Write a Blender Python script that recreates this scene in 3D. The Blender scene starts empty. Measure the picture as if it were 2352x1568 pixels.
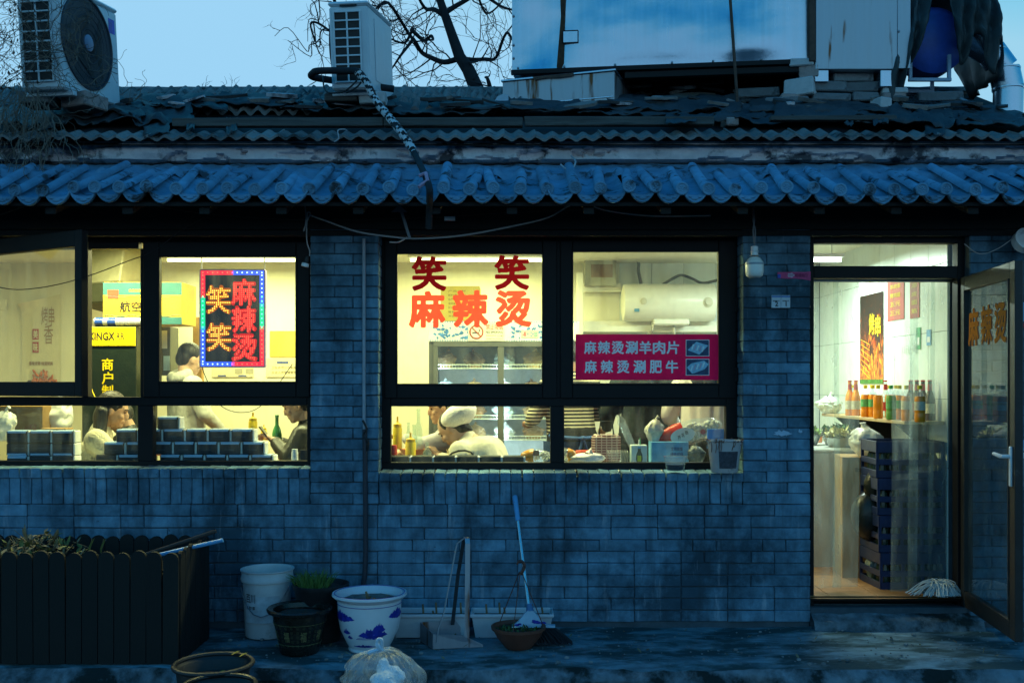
import bpy, bmesh, math, random
from mathutils import Vector, Matrix, Euler, noise
R = math.radians
SC = bpy.context.scene
COL = SC.collection
rnd = random.Random(7)

# ---------------------------------------------------------------- camera
D, F, H, CX, ZC = 6.265, 2287.0, 880.0, 1176.0, 1.534     # camera distance to facade, focal (2352 px frame), horizon row
cam = bpy.data.cameras.new('camera'); camo = bpy.data.objects.new('camera', cam); COL.objects.link(camo)
cam.lens = 35.0; cam.sensor_width = 36.0; cam.shift_y = 0.0408; cam.clip_end = 2000
camo.location = (0, -D, ZC); camo.rotation_euler = (R(90), 0, 0)
SC.camera = camo

# ---------------------------------------------------------------- world: dusk sky
W = bpy.data.worlds.new('World'); SC.world = W; W.use_nodes = True
wn, wl = W.node_tree.nodes, W.node_tree.links
wn.clear()
sky = wn.new('ShaderNodeTexSky'); sky.sky_type = 'NISHITA'; sky.sun_disc = False
SUN_EL, SUN_ROT = R(20), R(-20)
sky.sun_elevation = SUN_EL; sky.sun_rotation = SUN_ROT
sky.altitude = 50; sky.air_density = 1.0; sky.dust_density = 0.0; sky.ozone_density = 3.0
# dusk grade of the whole dome: each channel scaled and given its own contrast
sep = wn.new('ShaderNodeSeparateColor'); cmb = wn.new('ShaderNodeCombineColor'); wl.new(sky.outputs[0], sep.inputs[0])
for ch, (mul, pw, gain, top) in enumerate(((.1, 4.0, 300.0, .34), (.1, 1.0, 2.0, .66), (.1, .42, 1.09, .92))):
    prev = sep.outputs[ch]
    for op, val in (('MULTIPLY', mul), ('POWER', pw), ('MULTIPLY', gain), ('MINIMUM', top), ('MULTIPLY', 10.0)):
        a_ = wn.new('ShaderNodeMath'); a_.operation = op; a_.inputs[1].default_value = val; wl.new(prev, a_.inputs[0]); prev = a_.outputs[0]
    wl.new(prev, cmb.inputs[ch])
bg = wn.new('ShaderNodeBackground'); bg.inputs[1].default_value = 0.10
wo = wn.new('ShaderNodeOutputWorld')
wl.new(cmb.outputs[0], bg.inputs[0]); wl.new(bg.outputs[0], wo.inputs[0])

SC.view_settings.view_transform = 'Standard'; SC.view_settings.look = 'None'
SC.view_settings.exposure = 0.0; SC.view_settings.gamma = 1.0
SC.render.engine = 'CYCLES'
cy = SC.cycles
cy.use_denoising = True
try: cy.denoiser = 'OPENIMAGEDENOISE'
except Exception: pass
cy.max_bounces = 8; cy.diffuse_bounces = 3; cy.glossy_bounces = 3; cy.transmission_bounces = 6; cy.transparent_max_bounces = 16
cy.sample_clamp_indirect = 4.0
cy.caustics_reflective = False; cy.caustics_refractive = False

# ---------------------------------------------------------------- placing
def PX(px, y): return (px - CX) * (D + y) / F
def PZ(py, y): return ZC - (py - H) * (D + y) / F
def P(px, py, y): return Vector((PX(px, y), y, PZ(py, y)))
def SZ(n, y): return n * (D + y) / F               # n frame pixels at depth y, in metres
ROOF_Y0, ROOF_Z0, ROOF_S, RIDGE_Y = 0.10, 3.106, 0.469, 1.80
def zr(y): return ROOF_Z0 + ROOF_S * (y - ROOF_Y0)
def PR(px, py):                                    # point of the roof plane seen at (px,py)
    k = H - py; c = zr(0) - ZC
    y = (c * F - k * D) / (k - ROOF_S * F)
    return Vector((PX(px, y), y, zr(y)))

# ---------------------------------------------------------------- mesh builder
class MB:
    def __init__(s): s.v = []; s.f = []; s.m = []
    def add(s, vs, fs, mi=0):
        b = len(s.v); s.v += [Vector(v) for v in vs]
        s.f += [tuple(i + b for i in f) for f in fs]; s.m += [mi] * len(fs); return s
    def box(s, x0, x1, y0, y1, z0, z1, mi=0):
        return s.add([(x0,y0,z0),(x1,y0,z0),(x1,y1,z0),(x0,y1,z0),(x0,y0,z1),(x1,y0,z1),(x1,y1,z1),(x0,y1,z1)],
            [(0,3,2,1),(4,5,6,7),(0,1,5,4),(1,2,6,5),(2,3,7,6),(3,0,4,7)], mi)
    def cbox(s, x0, x1, y0, y1, z0, z1, c=0.004, mi=0, jit=0.0, rg=None):
        # chamfered box
        c = min(c, (x1-x0)*.45, (y1-y0)*.45, (z1-z0)*.45)
        X, Y, Z = (x0, x1), (y0, y1), (z0, z1); vs = []; idx = {}
        for i in (0,1):
            for j in (0,1):
                for k in (0,1):
                    dx, dy, dz = (c, -c)[i], (c, -c)[j], (c, -c)[k]
                    o = Vector((rg.uniform(-jit,jit), rg.uniform(-jit,jit), rg.uniform(-jit,jit))) if rg else Vector()
                    for a, p in enumerate(((X[i], Y[j]+dy, Z[k]+dz), (X[i]+dx, Y[j], Z[k]+dz), (X[i]+dx, Y[j]+dy, Z[k]))):
                        idx[i,j,k,a] = len(vs); vs.append(Vector(p) + o)
        fs = []
        g = lambda *a: idx[a]
        fs += [(g(0,0,0,0),g(0,0,1,0),g(0,1,1,0),g(0,1,0,0)), (g(1,0,0,0),g(1,1,0,0),g(1,1,1,0),g(1,0,1,0)),
               (g(0,0,0,1),g(1,0,0,1),g(1,0,1,1),g(0,0,1,1)), (g(0,1,0,1),g(0,1,1,1),g(1,1,1,1),g(1,1,0,1)),
               (g(0,0,0,2),g(0,1,0,2),g(1,1,0,2),g(1,0,0,2)), (g(0,0,1,2),g(1,0,1,2),g(1,1,1,2),g(0,1,1,2))]
        for k in (0,1):                                          # edges along x, y, z
            for j in (0,1): fs.append((g(0,j,k,1),g(1,j,k,1),g(1,j,k,2),g(0,j,k,2)))
            for i in (0,1): fs.append((g(i,0,k,0),g(i,1,k,0),g(i,1,k,2),g(i,0,k,2)))
        for i in (0,1):
            for j in (0,1): fs.append((g(i,j,0,0),g(i,j,1,0),g(i,j,1,1),g(i,j,0,1)))
        for i in (0,1):
            for j in (0,1):
                for k in (0,1): fs.append((g(i,j,k,0),g(i,j,k,1),g(i,j,k,2)))
        return s.add(vs, fs, mi)
    def tube(s, pts, r, n=8, cap=True, mi=0, flat=None):
        pts = [Vector(p) for p in pts]; m = len(pts)
        rs = r if isinstance(r, (list, tuple)) else [r] * m
        t0 = (pts[1]-pts[0]).normalized()
        up = Vector((0,0,1)) if abs(t0.z) < .9 else Vector((0,1,0))
        u = t0.cross(up).normalized(); vs = []; fs = []
        for i, p in enumerate(pts):
            t = (pts[min(i+1,m-1)] - pts[max(i-1,0)])
            if t.length < 1e-9: t = t0
            t.normalize(); u = (u - t*u.dot(t))
            if u.length < 1e-6: u = t.orthogonal()
            u.normalize(); w = t.cross(u)
            for k in range(n):
                a = 2*math.pi*k/n
                vs.append(p + (u*math.cos(a) + w*math.sin(a)) * rs[i])
        for i in range(m-1):
            for k in range(n): fs.append((i*n+k, i*n+(k+1)%n, (i+1)*n+(k+1)%n, (i+1)*n+k))
        if cap: fs += [tuple(range(n))[::-1], tuple((m-1)*n+k for k in range(n))]
        return s.add(vs, fs, mi)
    def lathe(s, prof, n=24, c=(0,0,0), mi=0, cap=False, sx=1, sy=1):
        vs = []; fs = []; m = len(prof)
        for (r, z) in prof:
            for k in range(n):
                a = 2*math.pi*k/n; vs.append((c[0]+r*math.cos(a)*sx, c[1]+r*math.sin(a)*sy, c[2]+z))
        for i in range(m-1):
            for k in range(n): fs.append((i*n+k, i*n+(k+1)%n, (i+1)*n+(k+1)%n, (i+1)*n+k))
        if cap: fs += [tuple(range(n))[::-1], tuple((m-1)*n+k for k in range(n))]
        return s.add(vs, fs, mi)
    def ell(s, c, r, n=12, m=8, mi=0, rot=None):
        c = Vector(c); r = (r,r,r) if not isinstance(r,(tuple,list)) else r
        vs = [(0,0,-1)]; fs = []
        for i in range(1, m):
            t = math.pi*i/m
            for k in range(n):
                a = 2*math.pi*k/n; vs.append((math.sin(t)*math.cos(a), math.sin(t)*math.sin(a), -math.cos(t)))
        vs.append((0,0,1)); e = len(vs)-1
        for k in range(n):
            fs.append((0, 1+(k+1)%n, 1+k)); fs.append((e, 1+(m-2)*n+k, 1+(m-2)*n+(k+1)%n))
            for i in range(m-2): fs.append((1+i*n+k, 1+i*n+(k+1)%n, 1+(i+1)*n+(k+1)%n, 1+(i+1)*n+k))
        M = rot.to_matrix() if rot else Matrix.Identity(3)
        return s.add([c + M @ Vector((v[0]*r[0], v[1]*r[1], v[2]*r[2])) for v in vs], fs, mi)
    def prism(s, poly, h, axis='y', o=(0,0,0), mi=0):
        # poly in the (x,z) plane for axis y, (x,y) for z, (y,z) for x; thickness h
        n = len(poly); o = Vector(o)
        mk = {'y': lambda a,b,t: (a,t,b), 'z': lambda a,b,t: (a,b,t), 'x': lambda a,b,t: (t,a,b)}[axis]
        vs = [o+Vector(mk(a,b,0)) for a,b in poly] + [o+Vector(mk(a,b,h)) for a,b in poly]
        fs = [tuple(range(n)), tuple(range(2*n-1, n-1, -1))] + [(i, i+n, (i+1)%n+n, (i+1)%n) for i in range(n)]
        return s.add(vs, fs, mi)
    def grid(s, fn, nu, nv, mi=0):
        vs = [fn(i/nu, j/nv) for j in range(nv+1) for i in range(nu+1)]
        fs = [(j*(nu+1)+i, j*(nu+1)+i+1, (j+1)*(nu+1)+i+1, (j+1)*(nu+1)+i) for j in range(nv) for i in range(nu)]
        return s.add(vs, fs, mi)
    def quad(s, a, b, c, d, mi=0): return s.add([a,b,c,d], [(0,1,2,3)], mi)
    def xf(s, M, start=0):
        for i in range(start, len(s.v)): s.v[i] = M @ s.v[i]
        return s
    def mesh(s, name, off=None, smooth=False):
        me = bpy.data.meshes.new(name)
        o = Vector(off) if off is not None else Vector()
        me.from_pydata([tuple(v - o) for v in s.v], [], s.f)
        bm = bmesh.new(); bm.from_mesh(me); bmesh.ops.recalc_face_normals(bm, faces=bm.faces); 
        bm.to_mesh(me); bm.free()
        if any(s.m):
            for p, mi in zip(me.polygons, s.m): p.material_index = mi
        if smooth:
            for p in me.polygons: p.use_smooth = True
            try: me.set_sharp_from_angle(angle=R(42))
            except Exception: pass
        return me

def setp(o, label=None, cat=None, group=None, kind=None):
    if label: o['label'] = label
    if cat: o['category'] = cat
    if group: o['group'] = group
    if kind: o['kind'] = kind
    return o
def thing(name, label, cat, loc=(0,0,0), rot=(0,0,0), group=None):
    o = bpy.data.objects.new(name, None); COL.objects.link(o); o.empty_display_size = .1
    o.location = loc; o.rotation_euler = rot
    return setp(o, label, cat, group)
def link(name, me, mats, parent=None, loc=(0,0,0), rot=(0,0,0), scale=None):
    o = bpy.data.objects.new(name, me); COL.objects.link(o)
    if mats is not None and not me.materials:
        for m in (mats if isinstance(mats, (list, tuple)) else [mats]): me.materials.append(m)
    o.parent = parent; o.location = loc; o.rotation_euler = rot
    if scale: o.scale = scale
    return o
def worldloc(p):
    v = Vector()
    while p is not None: v = v + Vector(p.location); p = p.parent
    return v
def part(name, mb, mats, parent, smooth=False, label=None, kind=None):
    """child mesh; builder in the parent's local frame"""
    o = link(name, mb.mesh(name, None, smooth), mats, parent)
    return setp(o, label, None, None, kind)
def wpart(name, mb, mats, parent, smooth=False, kind=None):
    """child mesh; builder in world coordinates (unrotated parents)"""
    return setp(link(name, mb.mesh(name, worldloc(parent), smooth), mats, parent), kind=kind)
def solo(name, mb, mats, label, cat, loc, rot=(0,0,0), smooth=False, group=None, world=False):
    o = link(name, mb.mesh(name, loc if world else None, smooth), mats, None, loc, rot)
    return setp(o, label, cat, group)
def struct(name, mb, mats, smooth=False):
    return setp(link(name, mb.mesh(name, None, smooth), mats), kind='structure')
def mod(o, typ, **kw):
    m = o.modifiers.new(typ.lower(), typ)
    for k, v in kw.items(): setattr(m, k, v)
    return m
def fbm(x, y=0, z=0, o=4): return noise.fractal(Vector((x,y,z)), 1.0, 2.0, o)

# ---------------------------------------------------------------- materials
MATS = {}
def newmat(name):
    m = bpy.data.materials.new(name); m.use_nodes = True; n = m.node_tree.nodes; n.clear()
    out = n.new('ShaderNodeOutputMaterial'); return m, n, m.node_tree.links, out
def N(n, t, **kw):
    x = n.new(t)
    for k, v in kw.items(): setattr(x, k, v)
    return x
def rampnode(n, stops):
    r = n.new('ShaderNodeValToRGB'); e = r.color_ramp.elements
    while len(e) > 1: e.remove(e[-1])
    e[0].position, c = stops[0][0], stops[0][1]; e[0].color = (*c, 1) if len(c) == 3 else c
    for p, c in stops[1:]:
        k = e.new(p); k.color = (*c, 1) if len(c) == 3 else c
    return r
def coordnode(n, space='obj'):
    if space == 'world':
        return n.new('ShaderNodeNewGeometry').outputs['Position']
    return n.new('ShaderNodeTexCoord').outputs['Object']
def mat(name, col, rough=.6, metal=0, var=.18, scale=14, bump=.15, bscale=60, spec=.4, dirt=None, dirtcol=(.02,.02,.02), orand=0, space='obj', stretch=None, coat=0, hue=None):
    """Principled with noise-broken colour, roughness and relief; optional dirt patches and per-object shade"""
    if name in MATS: return MATS[name]
    m, n, l, out = newmat(name); b = N(n, 'ShaderNodeBsdfPrincipled'); l.new(b.outputs[0], out.inputs[0])
    co = coordnode(n, space)
    if stretch:
        mp = N(n, 'ShaderNodeMapping'); mp.inputs['Scale'].default_value = stretch; l.new(co, mp.inputs[0]); co = mp.outputs[0]
    nz = N(n, 'ShaderNodeTexNoise'); nz.inputs['Scale'].default_value = scale; nz.inputs['Detail'].default_value = 6; nz.inputs['Roughness'].default_value = .6
    l.new(co, nz.inputs[0])
    c2 = hue or col
    rp = rampnode(n, [(.25, tuple(c*(1-var) for c in col)), (.75, tuple(min(1, c*(1+var)) for c in c2))]); l.new(nz.outputs[0], rp.inputs[0])
    cur = rp.outputs[0]
    if orand:
        oi = N(n, 'ShaderNodeObjectInfo'); mr = N(n, 'ShaderNodeMapRange'); mr.inputs[3].default_value = 1-orand; mr.inputs[4].default_value = 1+orand
        l.new(oi.outputs['Random'], mr.inputs[0])
        mx = N(n, 'ShaderNodeVectorMath', operation='SCALE'); l.new(cur, mx.inputs[0]); l.new(mr.outputs[0], mx.inputs['Scale']); cur = mx.outputs[0]
    if dirt:
        n2 = N(n, 'ShaderNodeTexNoise'); n2.inputs['Scale'].default_value = dirt[0]; n2.inputs['Detail'].default_value = 8; n2.inputs['Roughness'].default_value = .65; l.new(co, n2.inputs[0])
        r2 = rampnode(n, [(dirt[1], (0,0,0)), (dirt[1]+dirt[2], (1,1,1))]); l.new(n2.outputs[0], r2.inputs[0])
        mx = N(n, 'ShaderNodeMix', data_type='RGBA'); l.new(r2.outputs[0], mx.inputs[0]); l.new(cur, mx.inputs[6]); mx.inputs[7].default_value = (*dirtcol, 1); cur = mx.outputs[2]
    l.new(cur, b.inputs['Base Color'])
    b.inputs['Metallic'].default_value = metal; b.inputs['Specular IOR Level'].default_value = spec
    rr = N(n, 'ShaderNodeMapRange'); rr.inputs[3].default_value = max(.03, rough-.1); rr.inputs[4].default_value = min(1, rough+.12); l.new(nz.outputs[0], rr.inputs[0]); l.new(rr.outputs[0], b.inputs['Roughness'])
    if coat: b.inputs['Coat Weight'].default_value = coat; b.inputs['Coat Roughness'].default_value = .15
    if bump:
        nb = N(n, 'ShaderNodeTexNoise'); nb.inputs['Scale'].default_value = bscale; nb.inputs['Detail'].default_value = 8; l.new(co, nb.inputs[0])
        bp = N(n, 'ShaderNodeBump'); bp.inputs['Strength'].default_value = bump; bp.inputs['Distance'].default_value = .01; l.new(nb.outputs[0], bp.inputs['Height']); l.new(bp.outputs[0], b.inputs['Normal'])
    MATS[name] = m; return m
def emat(name, col, s):
    if name in MATS: return MATS[name]
    m, n, l, out = newmat(name); e = N(n, 'ShaderNodeEmission'); e.inputs[0].default_value = (*col, 1); e.inputs[1].default_value = s
    l.new(e.outputs[0], out.inputs[0]); MATS[name] = m; return m
def glassmat(name, tintc=(.93,.97,.95), refl=.9, haze=0.0, hazecol=(.8,.85,.8), rough=.02, smear=0):
    """thin sheet: see-through with fresnel reflection and a little surface haze"""
    if name in MATS: return MATS[name]
    m, n, l, out = newmat(name)
    tr = N(n, 'ShaderNodeBsdfTransparent'); tr.inputs[0].default_value = (*tintc, 1)
    gl = N(n, 'ShaderNodeBsdfGlossy'); gl.inputs['Roughness'].default_value = rough; gl.inputs[0].default_value = (refl,)*3 + (1,)
    fr = N(n, 'ShaderNodeFresnel'); fr.inputs[0].default_value = 1.45
    base = tr.outputs[0]
    if haze:
        df = N(n, 'ShaderNodeBsdfDiffuse'); df.inputs[0].default_value = (*hazecol, 1)
        tl = N(n, 'ShaderNodeBsdfTranslucent'); tl.inputs[0].default_value = (*hazecol, 1)
        m0 = N(n, 'ShaderNodeMixShader'); m0.inputs[0].default_value = .5; l.new(df.outputs[0], m0.inputs[1]); l.new(tl.outputs[0], m0.inputs[2])
        mh = N(n, 'ShaderNodeMixShader'); mh.inputs[0].default_value = haze
        if smear:
            co = coordnode(n); mp = N(n, 'ShaderNodeMapping'); mp.inputs['Scale'].default_value = (6,6,1.2); l.new(co, mp.inputs[0])
            nz = N(n, 'ShaderNodeTexNoise'); nz.inputs['Scale'].default_value = 3; nz.inputs['Detail'].default_value = 6; l.new(mp.outputs[0], nz.inputs[0])
            mr = N(n, 'ShaderNodeMapRange'); mr.inputs[1].default_value = .35; mr.inputs[2].default_value = .75; mr.inputs[3].default_value = haze*(1-smear); mr.inputs[4].default_value = haze*(1+smear)
            l.new(nz.outputs[0], mr.inputs[0]); l.new(mr.outputs[0], mh.inputs[0])
        l.new(base, mh.inputs[1]); l.new(m0.outputs[0], mh.inputs[2]); base = mh.outputs[0]
    ge = N(n, 'ShaderNodeNewGeometry'); iv = N(n, 'ShaderNodeMath', operation='SUBTRACT'); iv.inputs[0].default_value = 1; l.new(ge.outputs['Backfacing'], iv.inputs[1])
    fm = N(n, 'ShaderNodeMath', operation='MULTIPLY'); l.new(fr.outputs[0], fm.inputs[0]); l.new(iv.outputs[0], fm.inputs[1])
    mx = N(n, 'ShaderNodeMixShader'); l.new(fm.outputs[0], mx.inputs[0]); l.new(base, mx.inputs[1]); l.new(gl.outputs[0], mx.inputs[2])
    l.new(mx.outputs[0], out.inputs[0]); MATS[name] = m; return m

def vinyl(name, col, trans=.5):
    """thin coloured film: reflects and lets light through"""
    if name in MATS: return MATS[name]
    m, n, l, out = newmat(name); d = N(n, 'ShaderNodeBsdfDiffuse'); t = N(n, 'ShaderNodeBsdfTranslucent')
    co = coordnode(n, 'world'); nz = N(n, 'ShaderNodeTexNoise'); nz.inputs['Scale'].default_value = 25; l.new(co, nz.inputs[0])
    rp = rampnode(n, [(.3, tuple(c*.88 for c in col)), (.7, col)]); l.new(nz.outputs[0], rp.inputs[0])
    l.new(rp.outputs[0], d.inputs[0]); l.new(rp.outputs[0], t.inputs[0])
    x = N(n, 'ShaderNodeMixShader'); x.inputs[0].default_value = trans; l.new(d.outputs[0], x.inputs[1]); l.new(t.outputs[0], x.inputs[2]); l.new(x.outputs[0], out.inputs[0])
    MATS[name] = m; return m

# ---------------------------------------------------------------- lettering
_TXT = {}
def glyphs(s, bold=0.0):
    """flat outline of a line of writing, as vertices and faces in a unit box frame"""
    k = (s, bold)
    if k in _TXT: return _TXT[k]
    cu = bpy.data.curves.new('writing', 'FONT'); cu.body = s; cu.size = 1; cu.offset = bold; cu.resolution_u = 3; cu.fill_mode = 'FRONT'
    o = bpy.data.objects.new('writing', cu); COL.objects.link(o)
    bpy.context.view_layer.update()
    dg = bpy.context.evaluated_depsgraph_get(); me = o.evaluated_get(dg).to_mesh()
    vs = [tuple(v.co) for v in me.vertices]; fs = [tuple(p.vertices) for p in me.polygons]
    o.evaluated_get(dg).to_mesh_clear(); bpy.data.objects.remove(o); bpy.data.curves.remove(cu)
    _TXT[k] = (vs, fs); return vs, fs
def textmb(s, w=None, h=None, bold=0.0, mb=None, c=(0,0,0), ax=((1,0,0),(0,0,1)), mi=0, vertical=False, fit=True):
    """writing fitted into w x h around c; ax = right and up directions"""
    mb = mb or MB()
    if vertical:
        n = len(s); ch = h/n; up = Vector(ax[1]); c = Vector(c)
        for i, chh in enumerate(s):
            textmb(chh, w, ch*.86, bold, mb, c + up*(h/2 - ch*(i+.5)), ax, mi)
        return mb
    vs, fs = glyphs(s)
    if not vs: return mb
    xs = [v[0] for v in vs]; ys = [v[1] for v in vs]; x0, x1, y0, y1 = min(xs), max(xs), min(ys), max(ys)
    sx = (w/(x1-x0)) if w else None; sy = (h/(y1-y0)) if h else None
    if sx is None: sx = sy
    if sy is None: sy = sx
    a, u, c = Vector(ax[0]), Vector(ax[1]), Vector(c); nn = a.cross(u)
    b = bold
    sh = [(0,0)] if not b else [(0,0),(b,0),(-b,0),(0,b),(0,-b),(b*.7,b*.7),(-b*.7,-b*.7),(b*.7,-b*.7),(-b*.7,b*.7)]
    for i, (dx, dy) in enumerate(sh):
        mb.add([c + a*((v[0]-(x0+x1)/2+dx)*sx) + u*((v[1]-(y0+y1)/2+dy)*sy) + nn*(i*.00012) for v in vs], fs, mi)
    return mb

def boldglyph(ch, w, h, c, b=2.2, n=96, mb=None, ax=((1,0,0),(0,0,1))):
    """thickened character as non-overlapping strips, for films that let light through"""
    mb = mb or MB(); vs, fs = glyphs(ch); xs = [v[0] for v in vs]; ys = [v[1] for v in vs]; x0, x1, y0, y1 = min(xs), max(xs), min(ys), max(ys)
    N_ = n - 2*math.ceil(b); off = math.ceil(b)
    tri = []
    for f in fs:
        q = [((vs[i][0]-x0)/(x1-x0)*N_+off, (vs[i][1]-y0)/(y1-y0)*N_+off) for i in f]
        for k in range(1, len(q)-1): tri.append((q[0], q[k], q[k+1]))
    rows = [[] for _ in range(n)]
    for t in tri:
        lo, hi = min(p[1] for p in t), max(p[1] for p in t)
        for r in range(max(0, math.ceil(lo-.5)), min(n-1, math.floor(hi-.5))+1):
            yy = r + .5; xx = []
            for a, d in ((t[0],t[1]), (t[1],t[2]), (t[2],t[0])):
                if (a[1]-yy)*(d[1]-yy) <= 0 and a[1] != d[1]: xx.append(a[0] + (d[0]-a[0])*(yy-a[1])/(d[1]-a[1]))
            if len(xx) >= 2: rows[r].append((min(xx), max(xx)))
    a, u, c = Vector(ax[0]), Vector(ax[1]), Vector(c); R_ = math.floor(b)
    for r in range(n):
        iv = []
        for dy in range(-R_, R_+1):
            if 0 <= r+dy < n:
                e = math.sqrt(max(0, b*b-dy*dy)); iv += [(p-e, q+e) for p, q in rows[r+dy]]
        iv.sort(); out = []
        for p, q in iv:
            if out and p <= out[-1][1]: out[-1][1] = max(out[-1][1], q)
            else: out.append([p, q])
        for p, q in out:
            P4 = [(p,r),(q,r),(q,r+1),(p,r+1)]
            mb.add([c + a*((x/n-.5)*w) + u*((y/n-.5)*h) for x, y in P4], [(0,1,2,3)])
    return mb
# ================================================================ SETTING MATERIALS
def brickmat(name, dark, lite, tone=1.0):
    m, n, l, out = newmat(name); b = N(n, 'ShaderNodeBsdfPrincipled'); l.new(b.outputs[0], out.inputs[0])
    pos = coordnode(n, 'world')
    def nz(scale, det=6, st=(1,1,1), rough=.6):
        mp = N(n, 'ShaderNodeMapping'); mp.inputs['Scale'].default_value = st; l.new(pos, mp.inputs[0])
        t = N(n, 'ShaderNodeTexNoise'); t.inputs['Scale'].default_value = scale; t.inputs['Detail'].default_value = det; t.inputs['Roughness'].default_value = rough
        l.new(mp.outputs[0], t.inputs[0]); return t.outputs[0]
    base = rampnode(n, [(.3, dark), (.7, lite)]); l.new(nz(9, 8), base.inputs[0])
    oi = N(n, 'ShaderNodeObjectInfo'); mr = N(n, 'ShaderNodeMapRange'); mr.inputs[3].default_value = .74*tone; mr.inputs[4].default_value = 1.16*tone; l.new(oi.outputs['Random'], mr.inputs[0])
    sc = N(n, 'ShaderNodeVectorMath', operation='SCALE'); l.new(base.outputs[0], sc.inputs[0]); l.new(mr.outputs[0], sc.inputs['Scale'])
    # damp soot patches
    r1 = rampnode(n, [(.44, (0,0,0)), (.60, (1,1,1))]); l.new(nz(1.5, 12, (1,1,.9), .70), r1.inputs[0])
    mx = N(n, 'ShaderNodeMix', data_type='RGBA'); k = N(n, 'ShaderNodeMath', operation='MULTIPLY'); k.inputs[1].default_value = .82; l.new(r1.outputs[0], k.inputs[0]); l.new(k.outputs[0], mx.inputs[0])
    l.new(sc.outputs[0], mx.inputs[6]); mx.inputs[7].default_value = (.014,.030,.044,1)
    # pale runs of lime
    r2 = rampnode(n, [(.60, (0,0,0)), (.74, (1,1,1))]); l.new(nz(5.5, 8, (2.6,1,.45), .6), r2.inputs[0])
    mx2 = N(n, 'ShaderNodeMix', data_type='RGBA'); k2 = N(n, 'ShaderNodeMath', operation='MULTIPLY'); k2.inputs[1].default_value = .55; l.new(r2.outputs[0], k2.inputs[0]); l.new(k2.outputs[0], mx2.inputs[0])
    l.new(mx.outputs[2], mx2.inputs[6]); mx2.inputs[7].default_value = (.42,.48,.55,1)
    # sooty vertical runs
    r4 = rampnode(n, [(.50, (0,0,0)), (.68, (1,1,1))]); l.new(nz(4.0, 8, (2.4,1,.28), .65), r4.inputs[0])
    mx4 = N(n, 'ShaderNodeMix', data_type='RGBA'); k4 = N(n, 'ShaderNodeMath', operation='MULTIPLY'); k4.inputs[1].default_value = .6; l.new(r4.outputs[0], k4.inputs[0]); l.new(k4.outputs[0], mx4.inputs[0])
    l.new(mx2.outputs[2], mx4.inputs[6]); mx4.inputs[7].default_value = (.03,.045,.06,1); mx2 = mx4
    # dark specks
    r3 = rampnode(n, [(.70, (0,0,0)), (.76, (1,1,1))]); l.new(nz(17, 3), r3.inputs[0])
    mx3 = N(n, 'ShaderNodeMix', data_type='RGBA'); k3 = N(n, 'ShaderNodeMath', operation='MULTIPLY'); k3.inputs[1].default_value = .7; l.new(r3.outputs[0], k3.inputs[0]); l.new(k3.outputs[0], mx3.inputs[0])
    l.new(mx2.outputs[2], mx3.inputs[6]); mx3.inputs[7].default_value = (.03,.04,.05,1)
    l.new(mx3.outputs[2], b.inputs['Base Color']); b.inputs['Roughness'].default_value = .85; b.inputs['Specular IOR Level'].default_value = .25
    bp = N(n, 'ShaderNodeBump'); bp.inputs['Strength'].default_value = .5; bp.inputs['Distance'].default_value = .006; l.new(nz(75, 8), bp.inputs['Height']); l.new(bp.outputs[0], b.inputs['Normal'])
    return m
M_brick = brickmat('grey_brick', (.08,.17,.25), (.17,.34,.47))
M_mortar = mat('mortar', (.055,.08,.10), .95, var=.3, space='world')
M_conc = mat('old_concrete', (.14,.23,.27), .9, var=.55, scale=11, bump=1.0, bscale=60, dirt=(3.4,.45,.12), dirtcol=(.03,.065,.07), space='world', spec=.25, stretch=(.6,1.3,1))
M_concedge = mat('rough_concrete', (.14,.18,.21), .95, var=.6, scale=8, bump=1.0, bscale=26, dirt=(3.2,.44,.14), dirtcol=(.014,.022,.022), space='world', spec=.2)
M_street = mat('street_asphalt', (.05,.06,.065), .9, var=.3, scale=6, bump=.6, bscale=90, space='world')
M_frame = mat('dark_brown_frame', (.009,.008,.009), .5, var=.25, scale=7, bump=.05, spec=.2)
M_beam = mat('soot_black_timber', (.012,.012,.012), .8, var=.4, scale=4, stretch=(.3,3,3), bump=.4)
M_eavetile = mat('grey_eave_tile', (.12,.26,.38), .8, var=.3, scale=9, bump=.6, bscale=40, dirt=(7,.55,.09), dirtcol=(.035,.045,.055), orand=.22, space='world')
M_rooftile = mat('weathered_roof_tile', (.19,.175,.165), .85, var=.35, scale=12, bump=.6, bscale=50, dirt=(6,.52,.14), dirtcol=(.03,.03,.03), orand=.3, space='world')
M_felt = mat('tar_felt', (.038,.040,.043), .6, var=.45, scale=7, bump=.5, bscale=24, spec=.4, dirt=(4,.55,.15), dirtcol=(.018,.02,.022), space='world')
M_deck = mat('roof_deck_soot', (.015,.016,.017), .95, space='world')
M_plaster = mat('old_plaster', (.64,.56,.57), .95, var=.3, scale=4, bump=1.0, bscale=22, dirt=(4.2,.53,.09), dirtcol=(.075,.075,.085), space='world', spec=.2)
M_plank = mat('weathered_plank', (.085,.078,.07), .85, var=.5, scale=6, stretch=(.4,6,6), bump=.6, bscale=30, dirt=(5,.58,.1), dirtcol=(.02,.02,.02))
M_inwall = mat('cream_wall', (.80,.78,.60), .8, var=.06, scale=1.7, bump=.05, dirt=(1.2,.60,.25), dirtcol=(.66,.62,.42), spec=.2, space='world')
M_tilewall = mat('white_wall_tile', (.72,.79,.74), .3, var=.05, scale=3, bump=.03, spec=.5, space='world')
M_ceil = mat('ceiling_board', (.74,.73,.60), .8, var=.08, scale=2, bump=.03, space='world')
M_floor = mat('terracotta_floor', (.30,.15,.06), .55, var=.3, scale=5, dirt=(3,.55,.15), dirtcol=(.10,.06,.03), space='world')
M_glass = glassmat('window_glass', (.95,.98,.96), .85, haze=.022, rough=.03, smear=.95)
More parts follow.
